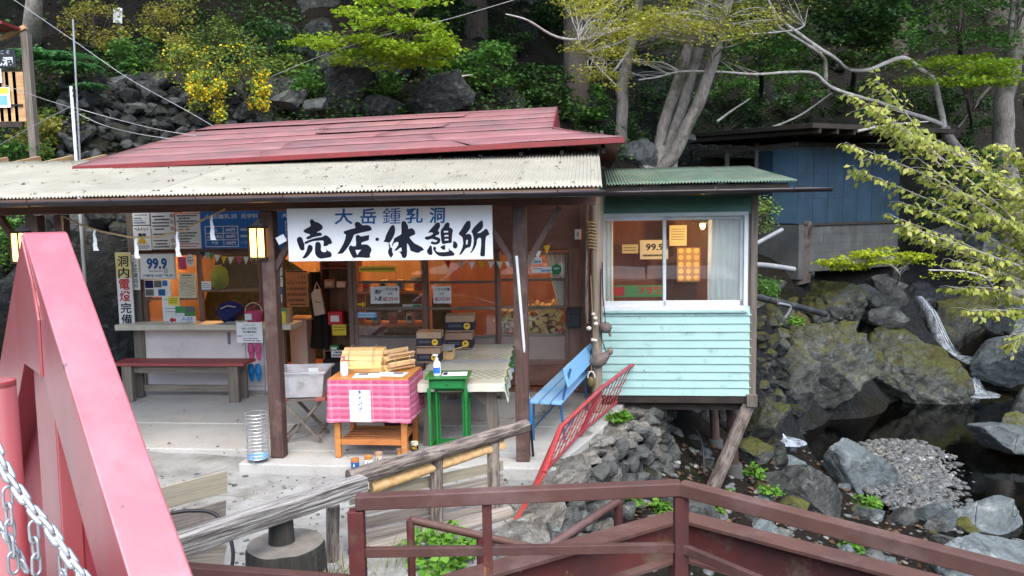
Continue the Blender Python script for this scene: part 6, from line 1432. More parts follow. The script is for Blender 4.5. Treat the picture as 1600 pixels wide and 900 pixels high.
u, z = on_v(498, 452, va_ - .1); t = BT('tote_bag', 'pale canvas tote bag hanging in the doorway', 'bag', u, va_ - .14, z)
mb = MB(); mb.slab([(-.05, 0, 0), (.03, 0, .01), (.09, 0, -.33), (-.06, 0, -.36), (-.1, 0, -.06)], (0, .05, 0)); P_(t, mb, 'bag_body', 'canvas', bevel=.01); P_(t, MB().tube([(-.05, .02, 0), (-.02, .02, .1), (.03, .02, 0)], .008, 6), 'strap', 'canvas'); P_(t, MB().box((.0, -.003, -.17), (.08, .003, .012), (0, .2, 0)), 'print', 'ink_grey')
u, z = on_v(492, 425, va_ - .08); t = BT('hanging_coat', 'long black coat hanging behind the tote bag', 'coat', u, va_ - .03, z - 1.05)
mb = MB(); mb.grid(lambda a, b: ((a - .5) * (.26 - .1 * b) + .02 * math.sin(b * 5), -.05 * math.sin(a * math.pi) + .02 * math.sin(a * 18), 1.05 * b), 16, 8); P_(t, mb, 'cloth', 'black_cloth', smooth=70); P_(t, MB().tube([(-.06, 0, 1.03), (0, 0, 1.1), (.06, 0, 1.03)], .006, 6), 'hanger', 'wire')
u, z = on_v(467, 540, 3.2); t = BT('small_cabinet', 'pale narrow cabinet standing inside the doorway', 'cabinet', u, 3.35, zf); hh = on_v(467, 500, 3.2)[1] - zf; P_(t, MB().box((0, 0, hh / 2), (.24, .3, hh)), 'body', 'canvas', bevel=.005); P_(t, MB().box((0.02, 0, hh + .012), (.34, .36, .025)), 'top', 'card', bevel=.006)
u, z = on_v(446, 505, VF - .1); t = BT('counter_pack', 'yellow pack with green top on the counter end', 'pack', u - .01, VF - .12, z - .02 + .0); P_(t, MB().box((0, 0, .09), (.09, .08, .18)), 'pack_body', 'cyellow', bevel=.006); P_(t, MB().box((0, 0, .2), (.08, .06, .04)), 'pack_top', 'green_print', bevel=.006); P_(t, MB().box((.075, .0, .11), (.05, .1, .22)), 'brown_box', 'card')
# low furniture in the rest room
t = BT('display_case', 'pale wood glass case standing behind the first sliding door', 'cabinet', on_v(612, 500, 3.4)[0], 3.5, zf); cw = .95
for x in (-cw / 2, cw / 2): P_(t, MB().bx(x - .03, x + .03, -.2, .2, 0, 1.75), 'side', 'orange_wood')
for zz in (.25, .7, 1.15, 1.72): P_(t, MB().bx(-cw / 2 + .03, cw / 2 - .03, -.2, .2, zz, zz + .03), 'shelf', 'orange_wood')
for i in range(7):
    g = BT('souvenir_box', 'small souvenir box on the glass case shelves', 'box', on_v(612, 500, 3.4)[0] - .36 + .12 * i, 3.5, zf + (.73 if i % 2 else 1.18), group='souvenir boxes'); P_(g, MB().box((0, 0, .07), (.09, .12, .14)), 'body', ['card', 'canvas', 'cream_paper'][i % 3], bevel=.004); P_(g, MB().box((0, -.062, .07), (.06, .003, .06)), 'label_print', ['ink_red', 'sign_blue', 'ink'][i % 3])
# ------------------------------------------------------------------ bridge, rails and foreground
def beam(mb, p0, p1, w_, h_):
    p0, p1 = Vector(p0), Vector(p1); d = p1 - p0; x = d.normalized(); up = Vector((0, 0, 1)) if abs(x.z) < .95 else Vector((0, 1, 0))
    y = up.cross(x).normalized(); z = x.cross(y); return mb.box((p0 + p1) / 2, (d.length, w_, h_), Matrix((x, y, z)).transposed())
dk = MB().bx(-4.5, 3.2, -3.0, 1.0, .66, .78); tag(dk.build('bridge_deck', m['concrete'], bevel=.01), 'concrete deck of the small bridge', 'bridge', kind='structure')
# red A-frame at the bridge end
PA = at(34, 363, 2.0); PE = Vector((.77, .63, 0)).normalized(); PW = .1
af = T('bridge_truss', 'big red painted steel A-frame at the end of the bridge', 'bridge', (PA.x, PA.y, .78)); o0 = Vector(af.location)
def fp(px, py, off=0.0): return on_plane(px, py, PA, PE) + PE * off - o0
def plate(pl, o_a, th, name, mat='bridge_red', bevel=.004): 
    return MB().slab([fp(x, y, o_a) for x, y in pl], PE * th).build(name, m[mat], af, bevel=bevel)
plate([(34, 363), (36, 366), (210, 932), (160, 932), (68, 591), (62, 480)], 0, PW, 'right_leg')
plate([(33, 366), (60, 478), (66, 590), (37, 569), (30, 610), (-40, 900), (-75, 900), (0, 560)], .001, PW - .002, 'left_leg')
plate([(38, 569), (67, 592), (74, 700), (88, 932), (62, 932), (50, 740)], .02, PW - .05, 'middle_strut')
plate([(37, 560), (68, 580), (165, 935), (-60, 935), (20, 640)], PW - .03, .012, 'back_plate', 'rail_red')
MB().tube([fp(35, 368, -.002), fp(52, 440, -.002), fp(62, 500, -.002), fp(67, 588, -.002)], .0035, 6, jit=.25).build('weld_seam', m['bridge_red'], af)
# red round post with chains
pb_ = at(-6, 595, 1.55)
rpst = T('chain_post', 'red round steel post beside the bridge A-frame', 'post', (pb_.x, pb_.y, .78)); MB().lathe([(.034, 0), (.034, pb_.z - .78 - .004), (.03, pb_.z - .78)], n=24).build('tube', m['bridge_red'], rpst, smooth=40); MB().lathe([(.034, 0), (.034, .012)], c=(0, 0, pb_.z - .78 - .012), n=24).build('cap', m['rail_red'], rpst, smooth=40)
def link_mesh(pit, r):
    hl, hw = pit / 2 - r * .1, pit * .42; pts = []
    for i in range(9): a = -math.pi / 2 + math.pi * i / 8; pts.append((hw * .62 * math.sin(a) * 1.0, 0, hl - hw * .55 + hw * .75 * math.cos(a) + r * .9))
    pts += [(-x, 0, -z) for x, y, z in pts]
    return MB().tube(pts, r, 8, closed=True).mesh('link', m['galv'], 70)
def chain(poly, pit, r, label, par=None):
    pts = [at(*q) for q in poly]; t = T('chain', label, 'chain', pts[0]); me = link_mesh(pit, r)
    seg = [(b - a).length for a, b in zip(pts[:-1], pts[1:])]; tot = sum(seg); n = int(tot / pit)
    for i in range(n):
        s = (i + .5) * pit; j = 0
        while j < len(seg) - 1 and s > seg[j]: s -= seg[j]; j += 1
        p = pts[j].lerp(pts[j + 1], s / seg[j]); d = pts[j + 1] - pts[j]
        o = link('link', me, t); o.rotation_mode = 'QUATERNION'; o.rotation_quaternion = d.to_track_quat('Z', 'Y') @ Euler((0, 0, (math.pi / 2 if i % 2 else 0) + .5 + random.uniform(-.15, .15))).to_quaternion(); o.location = p - pts[0]
    return t
chain([(-12, 690, 1.2), (14, 745, 1.19), (45, 790, 1.18), (80, 830, 1.17), (112, 878, 1.16), (150, 925, 1.15)], .021, .0042, 'thick galvanised chain slanting down from the red post')
chain([(-10, 810, 1.25), (20, 850, 1.25), (48, 905, 1.25)], .017, .003, 'thinner chain hanging under the thick one at the red post')
chain([(11, 765, 1.22), (16, 830, 1.22), (24, 915, 1.22)], .027, .0026, 'light long-link chain hanging down beside the red post')
chain([(52, 818, 1.21), (56, 860, 1.21), (58, 915, 1.21)], .027, .0026, 'light long-link chain hanging from the middle of the thick one')
chain([(97, 868, 1.19), (99, 895, 1.19), (101, 925, 1.19)], .027, .0026, 'light long-link chain hanging from the low end of the thick one')
# brown bridge railing
rl = T('bridge_railing', 'rust-brown steel bridge railing with a bend', 'railing', (0, 2.2, .78)); o0 = Vector(rl.location); RZ = 1.40
rA, rB, rC = on_z(556, 784, RZ), on_z(1064, 762, RZ), on_z(1690, 925, RZ)
for a, b in ((rA, rB), (rB, rC)): beam(MB(), a - o0, b - o0, .046, .045).build('top_rail', m['rust'], rl, bevel=.004)
mA, mB_ = rA + Vector((0, 0, -.165)), rB + Vector((0, 0, -.2)); mC = rC + Vector((0, 0, -.3))
for a, b in ((mA, mB_), (mB_, mC)): beam(MB(), a - o0, b - o0, .022, .03).build('mid_rail', m['rust'], rl, bevel=.002)
def rpost(p, s, zt, zb=.4): return MB().bx(p.x - o0.x - s / 2, p.x - o0.x + s / 2, p.y - o0.y - s * .4, p.y - o0.y + s * .4, zb - o0.z, zt - o0.z).build('rail_post', m['rustpaint'], rl, bevel=.003)
rpost(rA + Vector((.0, .0, 0)), .05, RZ - .027); rpost(rA.lerp(rB, .395), .03, RZ - .027); rpost(rB, .045, RZ - .027); rpost(rC, .045, RZ - .027)
a, b = at(255, 888, 2.05), at(548, 908, 2.4); beam(MB(), a - o0, b - o0, .05, .03).build('kick_rail', m['rust'], rl, bevel=.003)
# chevron girder of the lower frame
gd0 = at(1062, 806, 3.4); gz = gd0.z; gl, gr_ = on_z(700, 910, gz), on_z(1560, 935, gz)
gt = T('steel_girder', 'rusty red steel girder with a corner below the railing', 'girder', gd0); o0 = Vector(gt.location)
for a, b in ((gl, gd0), (gd0, gr_)):
    beam(MB(), a - o0, b - o0, .11, .014).build('top_flange', m['rust'], gt); beam(MB(), a - o0 + Vector((0, 0, -.09)), b - o0 + Vector((0, 0, -.09)), .012, .16).build('web', m['rustpaint'], gt); beam(MB(), a - o0 + Vector((0, 0, -.175)), b - o0 + Vector((0, 0, -.175)), .11, .014).build('bottom_flange', m['rust'], gt)
for q in (gl, gd0, gr_): MB().cyl(q - o0 + Vector((0, 0, -.18)), Vector((q.x, q.y, ter(q.x, q.y) - .3)) - o0, .05, n=12).build('leg', m['rust'], gt)
# pipe handrail of the steps
hr = T('pipe_handrail', 'brown pipe handrail of the steps down to the stream', 'handrail', at(845, 857, 3.9)); o0 = Vector(hr.location)
q1, q2, q3 = at(641, 812, 3.75), at(842, 858, 3.9), at(966, 783, 4.3)
MB().tube([q1 - o0, q2 - o0], .02, 10).build('rail_pipe', m['rust'], hr, smooth=60); MB().tube([q2 - o0 + Vector((.02, 0, -.01)), q3 - o0], .024, 10).build('rail_pipe', m['rust'], hr, smooth=60)
for q in (q1, q3, at(750, 838, 3.83)): MB().cyl(q - o0, Vector((q.x, q.y, ter(q.x, q.y) - .2)) - o0, .02 if q is not q3 else .026, n=10).build('pipe_post', m['rustpaint'], hr, smooth=60)
# ------------------------------------------------------------------ leaning red rail at the patio edge
rr_ = T('red_railing', 'low red barred railing leaning out over the patio edge', 'railing', (.7, 8, 0)); o0 = Vector(rr_.location)
bs = [on_z(963, 632, 0.0), on_z(906, 682, 0.0), on_z(836, 757, -.03), on_z(806, 812, -.08)]; tps = [p + Vector((.225, .02, .49 if i < 3 else .36)) for i, p in enumerate(bs)]
for a, b, u_, v_ in zip(bs[:-1], bs[1:], tps[:-1], tps[1:]):
    MB().tube([u_ - o0, v_ - o0], .022, 8).build('top_rail', m['rail_red'], rr_, smooth=60)
    ba, bb = a.lerp(u_, .1), b.lerp(v_, .1); MB().tube([ba - o0, bb - o0], .014, 8).build('bottom_rail', m['rail_red'], rr_, smooth=60)
    for f in (.38, .62): MB().tube([a.lerp(u_, f) - o0, b.lerp(v_, f) - o0], .004, 5).build('wire', m['rail_red'], rr_)
    k = max(4, int((b - a).length / .17))
    for i in range(1, k): MB().tube([ba.lerp(bb, i / k) - o0, u_.lerp(v_, i / k) - o0], .0055, 5).build('bar', m['rail_red'], rr_)
for i, (a, u_) in enumerate(zip(bs, tps)): beam(MB(), a - o0 - (u_ - a) * .12, u_ - o0, .045, .03).build('post', m['rail_red'], rr_, bevel=.004)
# weathered log fence
lf = T('log_fence', 'weathered log and plank fence along the yard edge', 'fence', (-.6, 5.6, -.1)); o0 = Vector(lf.location)
def LW(a): return Vector(a) - o0
t0, t1 = at(545, 748, 5.32), at(824, 665, 6.2)
logz('top_log', LW(t0), LW(t1), .062, .05, m['bark_log'], lf, n=18, seg=40, jit=.07, wob=.05, seed=2)
logz('under_log', LW(at(580, 762, 5.45)), LW(at(786, 694, 6.1)), .04, .04, m['firewood'], lf, n=10, seg=12, wob=.08, seed=3)
for (px, ya, yb, d, r_) in ((682, 716, 822, 5.75, .05), (771, 690, 808, 6.05, .05), (520, 790, 880, 5.25, .045)):
    a, b = at(px, ya, d), at(px, yb, d); b.z = min(b.z, -.12); logz('fence_post', LW(b), LW(a), r_, r_, m['bark_log'], lf, n=14, seg=12, jit=.06, wob=.05, seed=px)
logz('bottom_log', LW(at(548, 868, 5.3)), LW(at(796, 802, 6.05)), .06, .065, m['old_plank'], lf, n=14, seg=20, jit=.05, seed=12)
rq = random.Random(9)
for k_ in range(4):
    for (xa, xb) in ((546, 672), (678, 786)):
        fa, fb = (xa - 546) / 240, (xb - 546) / 240
        a = at(xa, 780 - 53 * fa + 21.5 * k_, 5.43 + .68 * fa); b = at(xb, 780 - 53 * fb + 21.5 * k_, 5.43 + .68 * fb); Ln = (b - a).length
        o = MB().box((0, 0, Ln / 2), (.016, .088 + rq.uniform(-.008, .006), Ln)).build('plank', m['old_plank'] if k_ else m['pale_plank'], lf, bevel=.003)
        d = (b - a).normalized(); up = Vector((0, 0, 1)); y = (up - d * up.dot(d)).normalized(); x = y.cross(d); M4 = Matrix((x, y, d)).transposed().to_4x4(); M4.translation = LW(a); o.matrix_basis = M4 @ Matrix.Rotation(rq.uniform(-.03, .03), 4, 'Z')
# square cracked beam on a stump
a, b = at(225, 868, 4.05), at(566, 756, 5.28)
bm_t = T('cracked_beam', 'square weathered grey beam with deep cracks resting on the stump', 'beam', a); Ln = (b - a).length; mb = MB(); vs = []; 
prof = [(-.055, -.06), (.055, -.06), (.06, -.02), (.055, .055), (.02, .062), (-.02, .058), (-.055, .055), (-.06, 0)]
n = len(prof); sg = 40
for i in range(sg + 1):
    for j, (x, y) in enumerate(prof): q = 1 + .06 * noise.noise(Vector((j * .7, i * .35, 2))) + (.05 * noise.noise(Vector((j * 3, i * .9, 5))) if y > .03 else 0); vs.append((x * q, y * q, Ln * i / sg))
fs = [(i * n + j, i * n + (j + 1) % n, (i + 1) * n + (j + 1) % n, (i + 1) * n + j) for i in range(sg) for j in range(n)] + [tuple(range(n)), tuple(sg * n + j for j in range(n))]
o = mb.add(vs, fs).build('timber', m['cracked_beam'], bm_t, smooth=40); d = (b - a).normalized(); y = (Vector((0, 0, 1)) - d * d.z).normalized(); x = y.cross(d); M4 = Matrix((x, y, d)).transposed().to_4x4(); o.matrix_basis = M4
c = at(446, 848, 4.78); st = T('tree_stump', 'dark mossy tree stump with a short block on top', 'stump', (c.x, c.y, -.1)); zt_ = c.z + .1
mb = MB(); vs = []; n = 36
for i, (r_, z) in enumerate(((.27, -.02), (.255, .08), (.245, zt_ * .5), (.24, zt_ - .02), (.232, zt_))):
    for j in range(n): q = 2 * math.pi * j / n; k_ = 1 + .05 * noise.noise(Vector((math.cos(q) * 2, math.sin(q) * 2, 0))) + .03 * noise.noise(Vector((math.cos(q) * 9, math.sin(q) * 9, z))); vs.append((math.cos(q) * r_ * k_, math.sin(q) * r_ * k_, z))
fs = [(i * n + j, i * n + (j + 1) % n, (i + 1) * n + (j + 1) % n, (i + 1) * n + j) for i in range(4) for j in range(n)]
mb.add(vs, fs).build('bark', m['stump'], st, smooth=40); MB().add(vs[-n:], [tuple(range(n))]).build('cut_top', m['stump_top'], st)
p = at(440, 842, 4.8); MB().lathe([(.085, 0), (.08, .03), (.075, .16), (.07, .17)], c=(p.x - c.x, p.y - c.y, zt_ - .01), n=14).build('spacer_block', m['stump'], st, smooth=40)
# loose boards by the red bridge post
pf = T('board_fence', 'broken grey boards nailed to a dark post beside the bridge frame', 'fence', (-2.1, 5.3, -.1)); o0 = Vector(pf.location)
for (x0, y0, d0, x1, y1, d1, h_, mk) in ((238, 783, 5.0, 354, 752, 5.45, .155, 'pale_plank'), (262, 822, 5.0, 352, 798, 5.35, .15, 'old_plank'), (240, 872, 4.75, 352, 838, 5.2, .05, 'old_plank'), (262, 880, 4.9, 350, 872, 5.2, .19, 'old_plank')):
    a, b = at(x0, y0, d0), at(x1, y1, d1); Ln = (b - a).length; o = MB().box((0, 0, Ln / 2), (.02, h_, Ln)).build('board', m[mk], pf, bevel=.003)
    d = (b - a).normalized(); y = (Vector((0, 0, 1)) - d * d.z).normalized(); x = y.cross(d); M4 = Matrix((x, y, d)).transposed().to_4x4(); M4.translation = a - o0; o.matrix_basis = M4
a = at(244, 765, 5.05); MB().bx(a.x - o0.x - .03, a.x - o0.x + .03, a.y - o0.y, a.y - o0.y + .05, -.05, a.z - o0.z).build('post', m['post'], pf, bevel=.004)
def hose(name, label, pl, r, mat, cat='hose'):
    pts = [at(*q) for q in pl]
    # Catmull-Rom smoothing
    out = []
    for i in range(len(pts) - 1):
        p0, p1, p2, p3 = pts[max(i - 1, 0)], pts[i], pts[i + 1], pts[min(i + 2, len(pts) - 1)]
        for t_ in np.linspace(0, 1, 7)[:-1]: out.append(.5 * ((2 * p1) + (p2 - p0) * t_ + (2 * p0 - 5 * p1 + 4 * p2 - p3) * t_ ** 2 + (3 * p1 - p0 - 3 * p2 + p3) * t_ ** 3))
    out.append(pts[-1]); o = out[0]; ob = MB().tube([p - o for p in out], r, 10).build(name, m[mat], smooth=70, loc=o); return tag(ob, label, cat)
hose('garden_hose', 'black hose arching through the broken boards', [(225, 812, 4.85), (262, 803, 4.85), (300, 798, 4.9), (335, 803, 4.9), (356, 832, 4.85), (364, 862, 4.8), (361, 892, 4.75), (352, 915, 4.7)], .012, 'black_rubber')
hose('drain_pipe', 'thick black pipe snaking down along the retaining wall', [(1012, 688, 9.0), (985, 700, 8.5), (965, 720, 8.0), (958, 760, 7.5), (950, 800, 7.1), (935, 850, 6.7), (915, 905, 6.3)], .05, 'black_pipe', 'pipe')
hose('drain_pipe', 'thinner black pipe beside the thick one under the cabin', [(1035, 672, 9.4), (1005, 696, 8.9), (985, 712, 8.5), (972, 745, 7.9), (962, 790, 7.4)], .028, 'black_pipe', 'pipe')
hose('black_cable', 'black cable looping down under the cabin floor', [(1065, 655, 9.6), (1088, 672, 9.4), (1098, 700, 9.2), (1100, 740, 9.0)], .014, 'black_rubber', 'cable')
hose('water_pipe', 'black water pipe reaching out over the mossy rock', [(1172, 462, 11.2), (1200, 468, 11.4), (1240, 478, 11.7), (1290, 491, 12.1)], .05, 'black_pipe', 'pipe')
hose('water_pipe', 'white elbow pipe under the black water pipe', [(1216, 474, 11.4), (1234, 478, 11.5), (1233, 487, 11.5), (1226, 497, 11.5)], .02, 'pvc', 'pipe')
hose('water_pipe', 'grey plastic pipe lying level behind the cabin corner', [(1168, 413, 12.5), (1200, 415, 12.7), (1241, 421, 12.9)], .045, 'pvc', 'pipe')
hose('water_pipe', 'pale pipe slanting up behind the cabin corner', [(1172, 386, 12.4), (1198, 372, 12.6), (1222, 359, 12.8)], .035, 'pvc', 'pipe')
t = T('metal_bracket', 'yellow metal bracket lying on the pale edge stones', 'bracket', at(886, 748, 6.95)); t.location.z = -.02
MB().box((0, 0, .012), (.13, .1, .008), (0, .05, .4)).build('plate', m['yellow'], t, bevel=.003); MB().box((.05, -.04, -.03), (.03, .06, .09), (0, .0, .4)).build('flange', m['yellow'], t, bevel=.003); MB().lathe([(.012, 0), (.012, .014)], c=(.03, 0, .016), n=8).build('bolt', m['wire'], t)
# ------------------------------------------------------------------ blue shed
C0, C1, C2 = at(1245, 350, 17.0), at(1404, 343, 18.5), at(1096, 350, 19.6)
z0, z1 = C0.z, at(1245, 231, 17.0).z
for c_ in (C1, C2): c_.z = z0
sh = T('blue_shed', 'old shed of faded blue panels on a concrete base under a dark roof', 'shed', C0); o0 = Vector(sh.location)
def wallpt(a, b, f, z): p = a.lerp(b, f); return Vector((p.x, p.y, z)) - o0
rb = random.Random(4)
ax = (C1 - C0).normalized(); bx_ = (C2 - C0).normalized(); ny = Vector((-ax.y, ax.x, 0))
for i in range(7):
    for j in range(3):
        f0, f1 = i / 7 + .0015, (i + 1) / 7 - .0015; za, zb_ = z0 + (z1 - z0) * j / 3 + .002, z0 + (z1 - z0) * (j + 1) / 3 - .002; e = rb.uniform(0, .004)
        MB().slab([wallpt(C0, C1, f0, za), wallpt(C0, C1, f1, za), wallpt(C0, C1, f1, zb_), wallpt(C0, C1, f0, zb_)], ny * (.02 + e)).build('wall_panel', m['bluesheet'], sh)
def seg(fa, fb, mk, zb_=None):
    n2 = Vector((bx_.y, -bx_.x, 0)); MB().slab([wallpt(C0, C2, fa, z0 + .01), wallpt(C0, C2, fb, z0 + .01), wallpt(C0, C2, fb, zb_ or z1), wallpt(C0, C2, fa, zb_ or z1)], n2 * .02).build('wall_panel', m[mk], sh)
def fx(px): p = at(px, 300, 18); a = (C0 - CAM); 
def fpx(px):                                        # fraction along the left wall for a photograph column
    lo, hi = 0, 1
    for _ in range(30):
        mid_ = (lo + hi) / 2; p = C0.lerp(C2, mid_) - CAM; x = CX + F * p.dot(CXA) / p.dot(FW)
        if x > px: lo = mid_
        else: hi = mid_
    return lo
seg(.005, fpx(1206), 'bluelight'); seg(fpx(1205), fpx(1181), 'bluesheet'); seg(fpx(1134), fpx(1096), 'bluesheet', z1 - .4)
for px in (1181, 1135): f = fpx(px); beam(MB(), wallpt(C0, C2, f, z0 - .9), wallpt(C0, C2, f, z1 + .2), .09, .09).build('post', m['grey_wood'], sh)
beam(MB(), wallpt(C0, C2, 0, z1 + .08), wallpt(C0, C2, 1.05, z1 + .08), .08, .1).build('wall_plate', m['grey_wood_x'], sh); beam(MB(), wallpt(C0, C1, 0, z1 + .08), wallpt(C0, C1, 1, z1 + .08), .08, .1).build('wall_plate', m['darkwood'], sh)
beam(MB(), wallpt(C0, C1, 0, z0 - .02), wallpt(C0, C1, 1, z0 - .02), .08, .05).build('sill', m['darkwood'], sh)
zr = at(1230, 205, 16.4).z
rpz = [C2 - ax * .5 + bx_ * .6, C0 - ax * .7 - bx_ * 1.0, C1 + ax * .3 - bx_ * 1.1, C1 + ax * .3 + (C2 - C0) + bx_ * .5]
mb = MB(); mb.slab([Vector((p.x, p.y, zr + (.18 if i in (0, 3) else 0))) - o0 for i, p in enumerate(rpz)], (0, 0, .1)); mb.build('roof', m['darkwood'], sh, bevel=.01)
for i in range(9):
    q = (C0 - ax * .5).lerp(C1 + ax * .2, i / 8); beam(MB(), q - bx_ * 1.0 + Vector((0, 0, zr - .05 - z0)) - o0, q + bx_ * 3.5 + Vector((0, 0, zr + .1 - z0)) - o0, .06, .09).build('rafter', m['darkwood'], sh)
bck = C1 + (C2 - C0); MB().slab([wallpt(C2, bck, 0, z0 - .9), wallpt(C2, bck, 1, z0 - .9), wallpt(C2, bck, 1, z1), wallpt(C2, bck, 0, z1)], ny * .05).build('rear_wall', m['darkwood'], sh)
for j in range(5):                                    # block courses of the base
    za = z0 - .05 - .2 * (j + 1); n = 6
    for i in range(-1, n):
        f0, f1 = (i + (.5 if j % 2 else 0)) / n, (i + 1 + (.5 if j % 2 else 0)) / n
        if i < 0 and not j % 2: continue
        f0, f1 = max(0, f0), min(1, f1)
        MB().slab([wallpt(C0, C1, f0 + .001, za), wallpt(C0, C1, f1 - .001, za), wallpt(C0, C1, f1 - .001, za + .197), wallpt(C0, C1, f0 + .001, za + .197)], ny * -.0 + ny * (.12 + rb.uniform(-.004, .004))).build('base_block', m['conc_base'], sh)
MB().slab([wallpt(C0, C2, -.02, z0 - 1.2), wallpt(C0, C2, .45, z0 - 1.2), wallpt(C0, C2, .45, z0 - .02), wallpt(C0, C2, -.02, z0 - .02)], Vector((bx_.y, -bx_.x, 0)) * .15).build('base_wall', m['conc_base'], sh)
# ------------------------------------------------------------------ notice kiosk on the slope, mast and cables
kd = 11.8; kz = at(20, 215, kd); gk = hit(20, 215, 9)
ks = T('notice_kiosk', 'roofed wooden notice board on the slope above the shop', 'notice board', at(10, 212, kd)); o0 = Vector(ks.location)
def kr(x0, y0, x1, y1, off, th, name, mat, **kw): a, b = at(x0, y1, kd) - o0, at(x1, y0, kd) - o0; return MB().bx(a.x, b.x, off, off + th, a.z, b.z).build(name, m[mat], ks, **kw)
for i in range(7): kr(-45 + i * 11.6, 112, -45 + (i + 1) * 11.6 - .8, 190, 0, .03, 'board', 'firewood')
kr(-45, 163, 36, 167, -.03, .03, 'rail', 'darkwood'); kr(-45, 190, 36, 200, -.02, .05, 'rail', 'darkwood')
for px in (40, -48): 
    a, b = at(px, 52, kd) - o0, at(px, 260, kd) - o0; b.z = min(b.z, ter(b.x + o0.x, b.y + o0.y) - o0.z - .1); MB().bx(a.x - .05, a.x + .05, -.05, .06, b.z, a.z).build('post', m['grey_wood'], ks)
kr(-40, 78, 27, 107, -.06, .02, 'header_board', 'black_pipe')
mb = MB(); a = at(8, 97, kd) - o0; txt(mb, '鍾乳洞', a.x - .08, a.z, .13, -.064, w=.46, bold=.03); a = at(10, 83, kd) - o0; txt(mb, 'ようこそ', a.x - .06, a.z, .05, -.064, w=.3); mb.build('lettering', m['ink_white'], ks)
kr(-20, 137, 17, 169, -.04, .008, 'poster', 'paper'); kr(2, 138, 15, 147, -.043, .002, 'poster_print', 'cyellow'); kr(-18, 150, 14, 165, -.043, .002, 'poster_print', 'bench_blue')
kr(-4, 108, 4, 130, -.04, .008, 'poster', 'paper')
a, b = at(-60, 50, kd) - o0, at(34, 46, kd) - o0; beam(MB(), a + Vector((0, -.2, 0)), b + Vector((0, -.2, 0)), .5, .04).build('roof', m['red_trim'], ks); beam(MB(), at(0, 62, kd) - o0, at(40, 42, kd) - o0, .06, .06).build('rafter', m['rafter'], ks)
ma = T('antenna_mast', 'twin pale aerial poles standing beside the roof hip and stone wall', 'mast', L(*[*ug(115, 262, 3.0), 0])); pbase = at(117, 262, 10.3); ma.location = (pbase.x, pbase.y, ter(pbase.x, pbase.y)); o0 = Vector(ma.location)
pk = at(114, 30, 10.3); MB().cyl(Vector((pbase.x, pbase.y, o0.z)) - o0, Vector((pk.x, pk.y, pk.z)) - o0, .016, .012, n=10).build('pole', m['pvc'], ma, smooth=60)
p2 = at(111, 135, 10.25); MB().cyl(Vector((p2.x, p2.y, o0.z)) - o0, p2 - o0, .02, n=10).build('pole', m['alu'], ma, smooth=60)
for yy in (142, 150, 205): q = at(113, yy, 10.27) - o0; MB().box(q, (.07, .06, .03)).build('clamp', m['black_rubber'], ma)
def cable(label, pl, r=.0045): return hose('overhead_cable', label, pl, r, 'wire', 'cable')
cable('thin cable running down from the tall grey trunk to the roof ridge', [(15, -5, 12.6), (110, 60, 12.3), (200, 122, 12), (290, 172, 11.7), (333, 197, 11.5)])
cable('thin cable from the notice kiosk to the aerial poles', [(5, 132, 11.7), (60, 152, 11), (111, 168, 10.3)])
cable('thin cable from the aerial poles to the roof hip', [(112, 167, 10.3), (180, 186, 10.5), (250, 203, 10.8), (306, 212, 11)])
cable('lower thin cable from the aerial poles to the roof hip', [(112, 172, 10.3), (160, 195, 10.4), (220, 210, 10.7), (282, 219, 10.9)])
cable('thin cable climbing from the slope to the aerial poles', [(-10, 232, 10.8), (50, 198, 10.5), (111, 166, 10.3)])
cable('thin cable crossing in front of the bright green maple', [(400, 130, 13.3), (500, 88, 13.2), (600, 55, 13), (700, 30, 12.8), (830, -8, 12.6)])
t = T('hill_plate', 'small pale plate leaning among the shrubs on the slope', 'plate', at(184, 24, 15.6)); MB().box((0, 0, 0), (.17, .02, .28), (.1, .12, 0)).build('plate', m['paper'], t); MB().box((0, .05, -.3), (.04, .03, .5)).build('stake', m['grey_wood'], t)
# ------------------------------------------------------------------ vegetation
LM = {
 'maple': leafmat('bright_maple_leaf', [(0.12, 0.24, 0.014), (0.228, 0.36, 0.024), (0.36, 0.456, 0.036)], .45),
 'yelmaple': leafmat('yellow_green_leaf', [(.2, .25, .03), (.34, .36, .05), (.44, .4, .08)], .45),
 'horn': leafmat('hanging_pale_leaf', [(.2, .26, .04), (.38, .42, .08), (.5, .46, .15)], .4),
 'lime': leafmat('lime_leaf', [(0.23, 0.345, 0.017), (0.38, 0.46, 0.023), (0.483, 0.517, 0.046)], .4),
 'dark': leafmat('dark_green_leaf', [(0.022, 0.054, 0.018), (0.045, 0.108, 0.025), (0.081, 0.162, 0.036)], .2),
 'mid': leafmat('mid_green_leaf', [(0.041, 0.108, 0.02), (0.081, 0.203, 0.034), (0.149, 0.297, 0.054)], .3),
 'shrub': leafmat('shrub_leaf', [(0.072, 0.131, 0.029), (0.145, 0.232, 0.043), (0.275, 0.319, 0.058)], .3),
 'olive': leafmat('olive_yellow_leaf', [(0.196, 0.21, 0.042), (0.364, 0.35, 0.07), (0.462, 0.378, 0.084)], .35),
 'flower': leafmat('yellow_flower', [(0.625, 0.45, 0.013), (0.812, 0.6, 0.019), (0.875, 0.688, 0.037)], .3),
 'fern': leafmat('fern_leaf', [(0.042, 0.126, 0.042), (0.07, 0.21, 0.07), (0.112, 0.28, 0.084)], .3),
 'grass': leafmat('grass_blade', [(.12, .14, .04), (.25, .24, .09), (.35, .31, .16)], .3),
 'herb': leafmat('herb_leaf', [(.06, .16, .02), (.12, .28, .03), (.18, .36, .05)], .35),
 'litter': leafmat('dead_leaf', [(.05, .03, .018), (.11, .065, .035), (.19, .13, .08)], .1)}
def nrmz(a): return a / np.maximum(np.linalg.norm(a, axis=1, keepdims=True), 1e-9)
FOL = {'crown', 'foliage', 'flowers', 'fronds', 'blades'}
